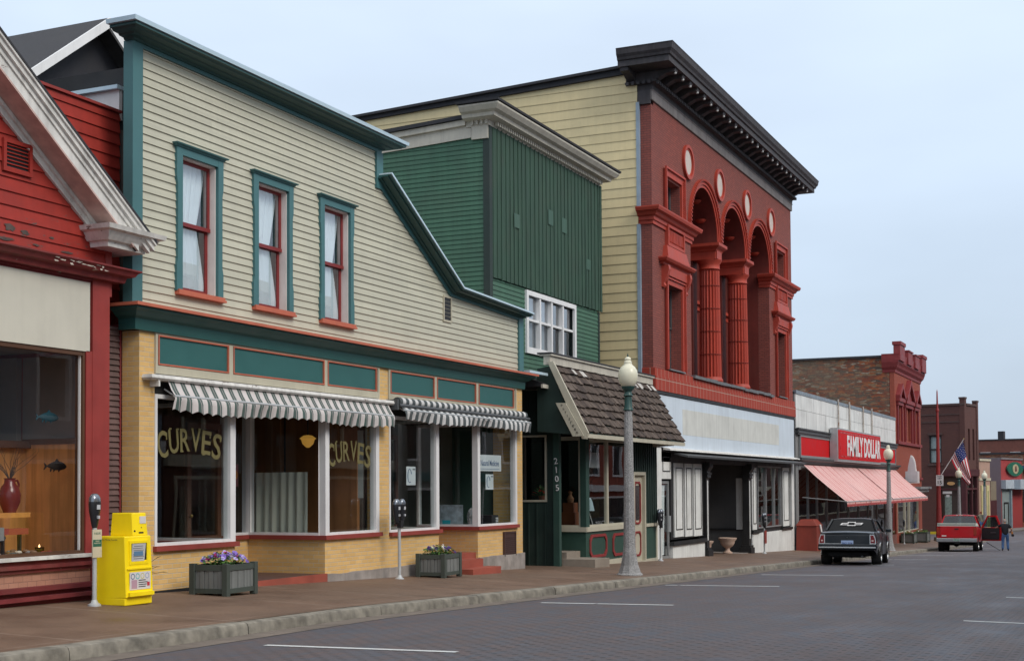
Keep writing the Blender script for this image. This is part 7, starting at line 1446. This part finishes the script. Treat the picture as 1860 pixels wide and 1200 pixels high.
# ================================================================== PEOPLE
def skinned(name, pts, edges, mat, parent, sub=2):
    me = bpy.data.meshes.new(name); me.from_pydata([p[0] for p in pts], edges, []); me.materials.append(mat); o = bpy.data.objects.new(name, me); C.objects.link(o); o.parent = parent
    sk = o.modifiers.new('skin', 'SKIN'); sk.use_smooth_shade = True
    for k, p in enumerate(pts): r_ = p[1] if isinstance(p[1], tuple) else (p[1], p[1]); me.skin_vertices[0].data[k].radius = r_
    me.skin_vertices[0].data[0].use_root = True
    s = o.modifiers.new('sub', 'SUBSURF'); s.levels = sub; s.render_levels = sub; return o
skinm = paint('skin', (.42, .22, .15), .55, var=.05, streak=0, dirt=0)
def person(label, loc_, rz, J, shirt, trousers, hairc, bald=False, held=None):
    """J: joint dictionary in local space (x right, y forward, z up)"""
    T = thing('person', label, 'person', loc_, rz); V = lambda k: Vector(J[k])
    pts = [(V('pelvis'), (.12, .085)), (V('waist'), (.11, .08)), (V('chest'), (.13, .09)), (V('neck'), .055), (V('chin'), .05)]
    ed = [(0, 1), (1, 2), (2, 3), (3, 4)]
    def chain(st, seq):
        a = st
        for nm, r_ in seq: pts.append((V(nm), r_)); ed.append((a, len(pts)-1)); a = len(pts)-1
        return a
    for s_ in 'LR':
        h = chain(2, [('sh'+s_, .062), ('el'+s_, .045), ('wr'+s_, .030), ('pa'+s_, (.040, .02))]); w = V('wr'+s_); p = V('pa'+s_); d = (p-w).normalized(); sx = d.cross(Vector((.2, .1, 1))).normalized()
        chain(0, [('hip'+s_, .092), ('kn'+s_, .062), ('an'+s_, .042), ('toe'+s_, (.045, .03))])
    skinned('body', pts, ed, skinm, T)
    for s_ in 'LR':         # fingers
        w = V('wr'+s_); p = V('pa'+s_); d = (p-w).normalized(); sx = d.cross(Vector((.2, .3, 1))).normalized(); dn_ = sx.cross(d); q = []; e = []; 
        for k, L_ in enumerate((.070, .080, .075, .060)):
            b = p+sx*(.027-.018*k)-d*.02; i = len(q); q += [(b, .0095), (b+d*L_*.5, .009), (b+d*L_*.85-dn_*.015, .008), (b+d*L_*1.0-dn_*.035, .007)]; e += [(i, i+1), (i+1, i+2), (i+2, i+3)]
        b = w+(p-w)*.5+sx*.03; i = len(q); q += [(b, .011), (b+sx*.03+d*.03, .010), (b+sx*.035+d*.06, .009)]; e += [(i, i+1), (i+1, i+2)]
        for a_ in range(0, 16, 4): pass
        me = skinned('hand', q, e, skinm, T, 1); sv = me.data.skin_vertices[0].data
        for i in (4, 8, 12, 16): sv[i].use_root = True
    # clothes: slightly larger skinned shells
    cp = [(V('pelvis')+Vector((0, 0, -.09)), (.165, .14)), (V('pelvis')+Vector((0, 0, .02)), (.18, .15)), (V('waist'), (.185, .15)), (V('chest'), (.215, .165)), (V('neck')-Vector((0, 0, .03)), (.085, .08))]; ce = [(0, 1), (1, 2), (2, 3), (3, 4)]
    for s_ in 'LR':
        i = len(cp); cp += [(V('sh'+s_), .082), (V('sh'+s_)*.45+V('el'+s_)*.55, .075), (V('sh'+s_)*.3+V('el'+s_)*.7, .072)]; ce += [(3, i), (i, i+1), (i+1, i+2)]
    skinned('shirt', cp, ce, shirt, T)
    cp = [(V('pelvis')+Vector((0, 0, .13)), (.15, .115)), (V('pelvis')-Vector((0, 0, .04)), (.165, .135))]; ce = [(0, 1)]
    for s_ in 'LR':
        i = len(cp); cp += [(V('hip'+s_), .108), (V('kn'+s_), .078), (V('an'+s_)-Vector((0, .01, .035)), .070)]; ce += [(1, i), (i, i+1), (i+1, i+2)]
    skinned('jeans', cp, ce, trousers, T)
    for s_ in 'LR': skinned('shoe', [(V('an'+s_)-Vector((0, .03, .045)), (.045, .04)), (V('toe'+s_)-Vector((0, .02, 0)), (.045, .032)), (V('toe'+s_)+Vector((0, .06, -.005)), (.035, .022))], [(0, 1), (1, 2)], matte('shoe_dark', (.03, .025, .02)), T, 1)
    # head with face
    hc = V('head'); q = MB(); rows = []; yawh = J.get('look', 0); tilt = J.get('tilt', 0); Mh = Matrix.Translation(hc) @ Matrix.Rotation(yawh, 4, 'Z') @ Matrix.Rotation(tilt, 4, 'X')
    for k in range(15):
        th = PI*k/14; z = -math.cos(th)*.122; r_ = math.sin(th)**.85; jaw = 1-.30*max(0, (-z-.02)/.1); rows.append([(math.cos(a)*.078*r_*jaw, math.sin(a)*.098*r_*(jaw if math.sin(a) > 0 else 1-.35*max(0, (-z)/.12))+.004, z) for a in [2*PI*j/20 for j in range(20)]])
    q.grid([[tuple(Mh @ Vector(v)) for v in r_] for r_ in rows], 0, True, closed=True)
    f = MB(); f.prism([(-.012, -.02), (.012, -.02), (.006, .03), (-.006, .03)], .095, .118, 1); [f.lathe([(0, -.03), (.018, -.01), (.018, .02), (0, .035)], (s_*.080, -.002, .0), 8) for s_ in (-1, 1)]; q.add(f, Mh); hd = q.build('head', skinm, T, local=True)
    f = MB(); [f.lathe([(0, -.008), (.010, 0), (0, .008)], (s_*.032, .088, .012), 8) for s_ in (-1, 1)]; g = MB(); g.add(f, Mh); g.build('eye', matte('eye_dark', (.05, .03, .02)), hd, local=True, split=True); f = MB(); f.box(-.024, .024, .082, .094, -.058, -.048); g = MB(); g.add(f, Mh); g.build('mouth', matte('lip', (.30, .10, .08)), hd, local=True)
    rows = []
    for k in range(10):
        th = (PI*.38 if not bald else PI*.30)+(PI*.62 if not bald else PI*.30)*k/9; z = -math.cos(th)*.130; r_ = math.sin(th)**.85; rows.append([(math.cos(a)*.086*r_, math.sin(a)*(.094 if math.sin(a) < .35 else .085)*r_*(1 if math.sin(a) < .3 or z > .05 else .0+.86)+.0-(.006), z+(.012 if math.sin(a) < 0 else .012+.0)) for a in [2*PI*j/20 for j in range(20)]])
    q = MB(); 
    if bald: rows = [[r_[j % 20] for j in range(8, 23)] for r_ in rows]
    q.grid([[tuple(Mh @ Vector(v)) for v in r_] for r_ in rows], 0, True, closed=not bald); q.build('hair', hairc, T, local=True); return T
blk = paint('black_tshirt', (.012, .014, .019), .9, var=.2, streak=0, dirt=0); den = paint('blue_denim', (.075, .16, .34), .9, var=.25, scale=9, streak=.2, dirt=0)
JM = dict(pelvis=(0, 0, .93), waist=(0, .02, 1.08), chest=(-.01, .07, 1.34), neck=(-.01, .13, 1.50), chin=(-.01, .17, 1.56), head=(-.01, .19, 1.63), tilt=-.35, look=.15,
    shL=(-.20, .09, 1.42), elL=(-.42, .22, 1.28), wrL=(-.64, .34, 1.17), paL=(-.71, .38, 1.13), shR=(.19, .07, 1.41), elR=(.34, -.04, 1.17), wrR=(.30, .18, 1.05), paR=(.27, .25, 1.02),
    hipL=(-.10, 0, .86), knL=(-.13, .05, .49), anL=(-.15, -.02, .09), toeL=(-.16, .10, .035), hipR=(.10, 0, .86), knR=(.12, .10, .49), anR=(.14, .02, .09), toeR=(.16, .15, .035))
MAN = person('older bald man in a black T-shirt and blue jeans reaching for the open pickup door', (6.98, 75.1, road(6.98, 75.1)+.0), .12, JM, blk, den, matte('grey_hair', (.30, .28, .26)), True); MAN.scale = (.93, .93, .93)
T = thing('carried_bag', 'orange and dark pouch held at the right hip of the man in the black T-shirt', 'bag', (7.3, 75.3, -1.1)); q = MB(); bz = road(6.98, 75.1); q.box(7.26, 7.34, 75.2, 75.4, bz+.80, bz+.98); q.build('pouch', matte('pouch_orange', (.55, .22, .06)), T, bevel=.015); q = MB(); q.box(7.27, 7.39, 75.18, 75.35, bz+.73, bz+.86); q.build('flap', blackm, T, bevel=.015)
JW = dict(pelvis=(0, 0, .93), waist=(.0, .05, 1.08), chest=(0, .12, 1.32), neck=(.02, .20, 1.47), chin=(.03, .23, 1.53), head=(.04, .25, 1.60), tilt=-.3, look=-.5,
    shL=(-.19, .12, 1.40), elL=(-.26, .30, 1.17), wrL=(-.16, .48, 1.12), paL=(-.12, .55, 1.12), shR=(.19, .14, 1.40), elR=(.30, .28, 1.18), wrR=(.22, .46, 1.18), paR=(.18, .53, 1.2),
    hipL=(-.10, 0, .86), knL=(-.11, .08, .49), anL=(-.12, 0, .09), toeL=(-.13, .12, .035), hipR=(.10, 0, .86), knR=(.11, .06, .49), anR=(.12, .0, .09), toeR=(.13, .12, .035))
person('person with reddish hair in an olive shirt on the far corner beyond the pickup', (2.45, 110.6, -2.17), .5, JW, paint('olive_shirt', (.16, .15, .11), .9, var=.15, streak=0), den, matte('red_hair', (.25, .08, .03)))
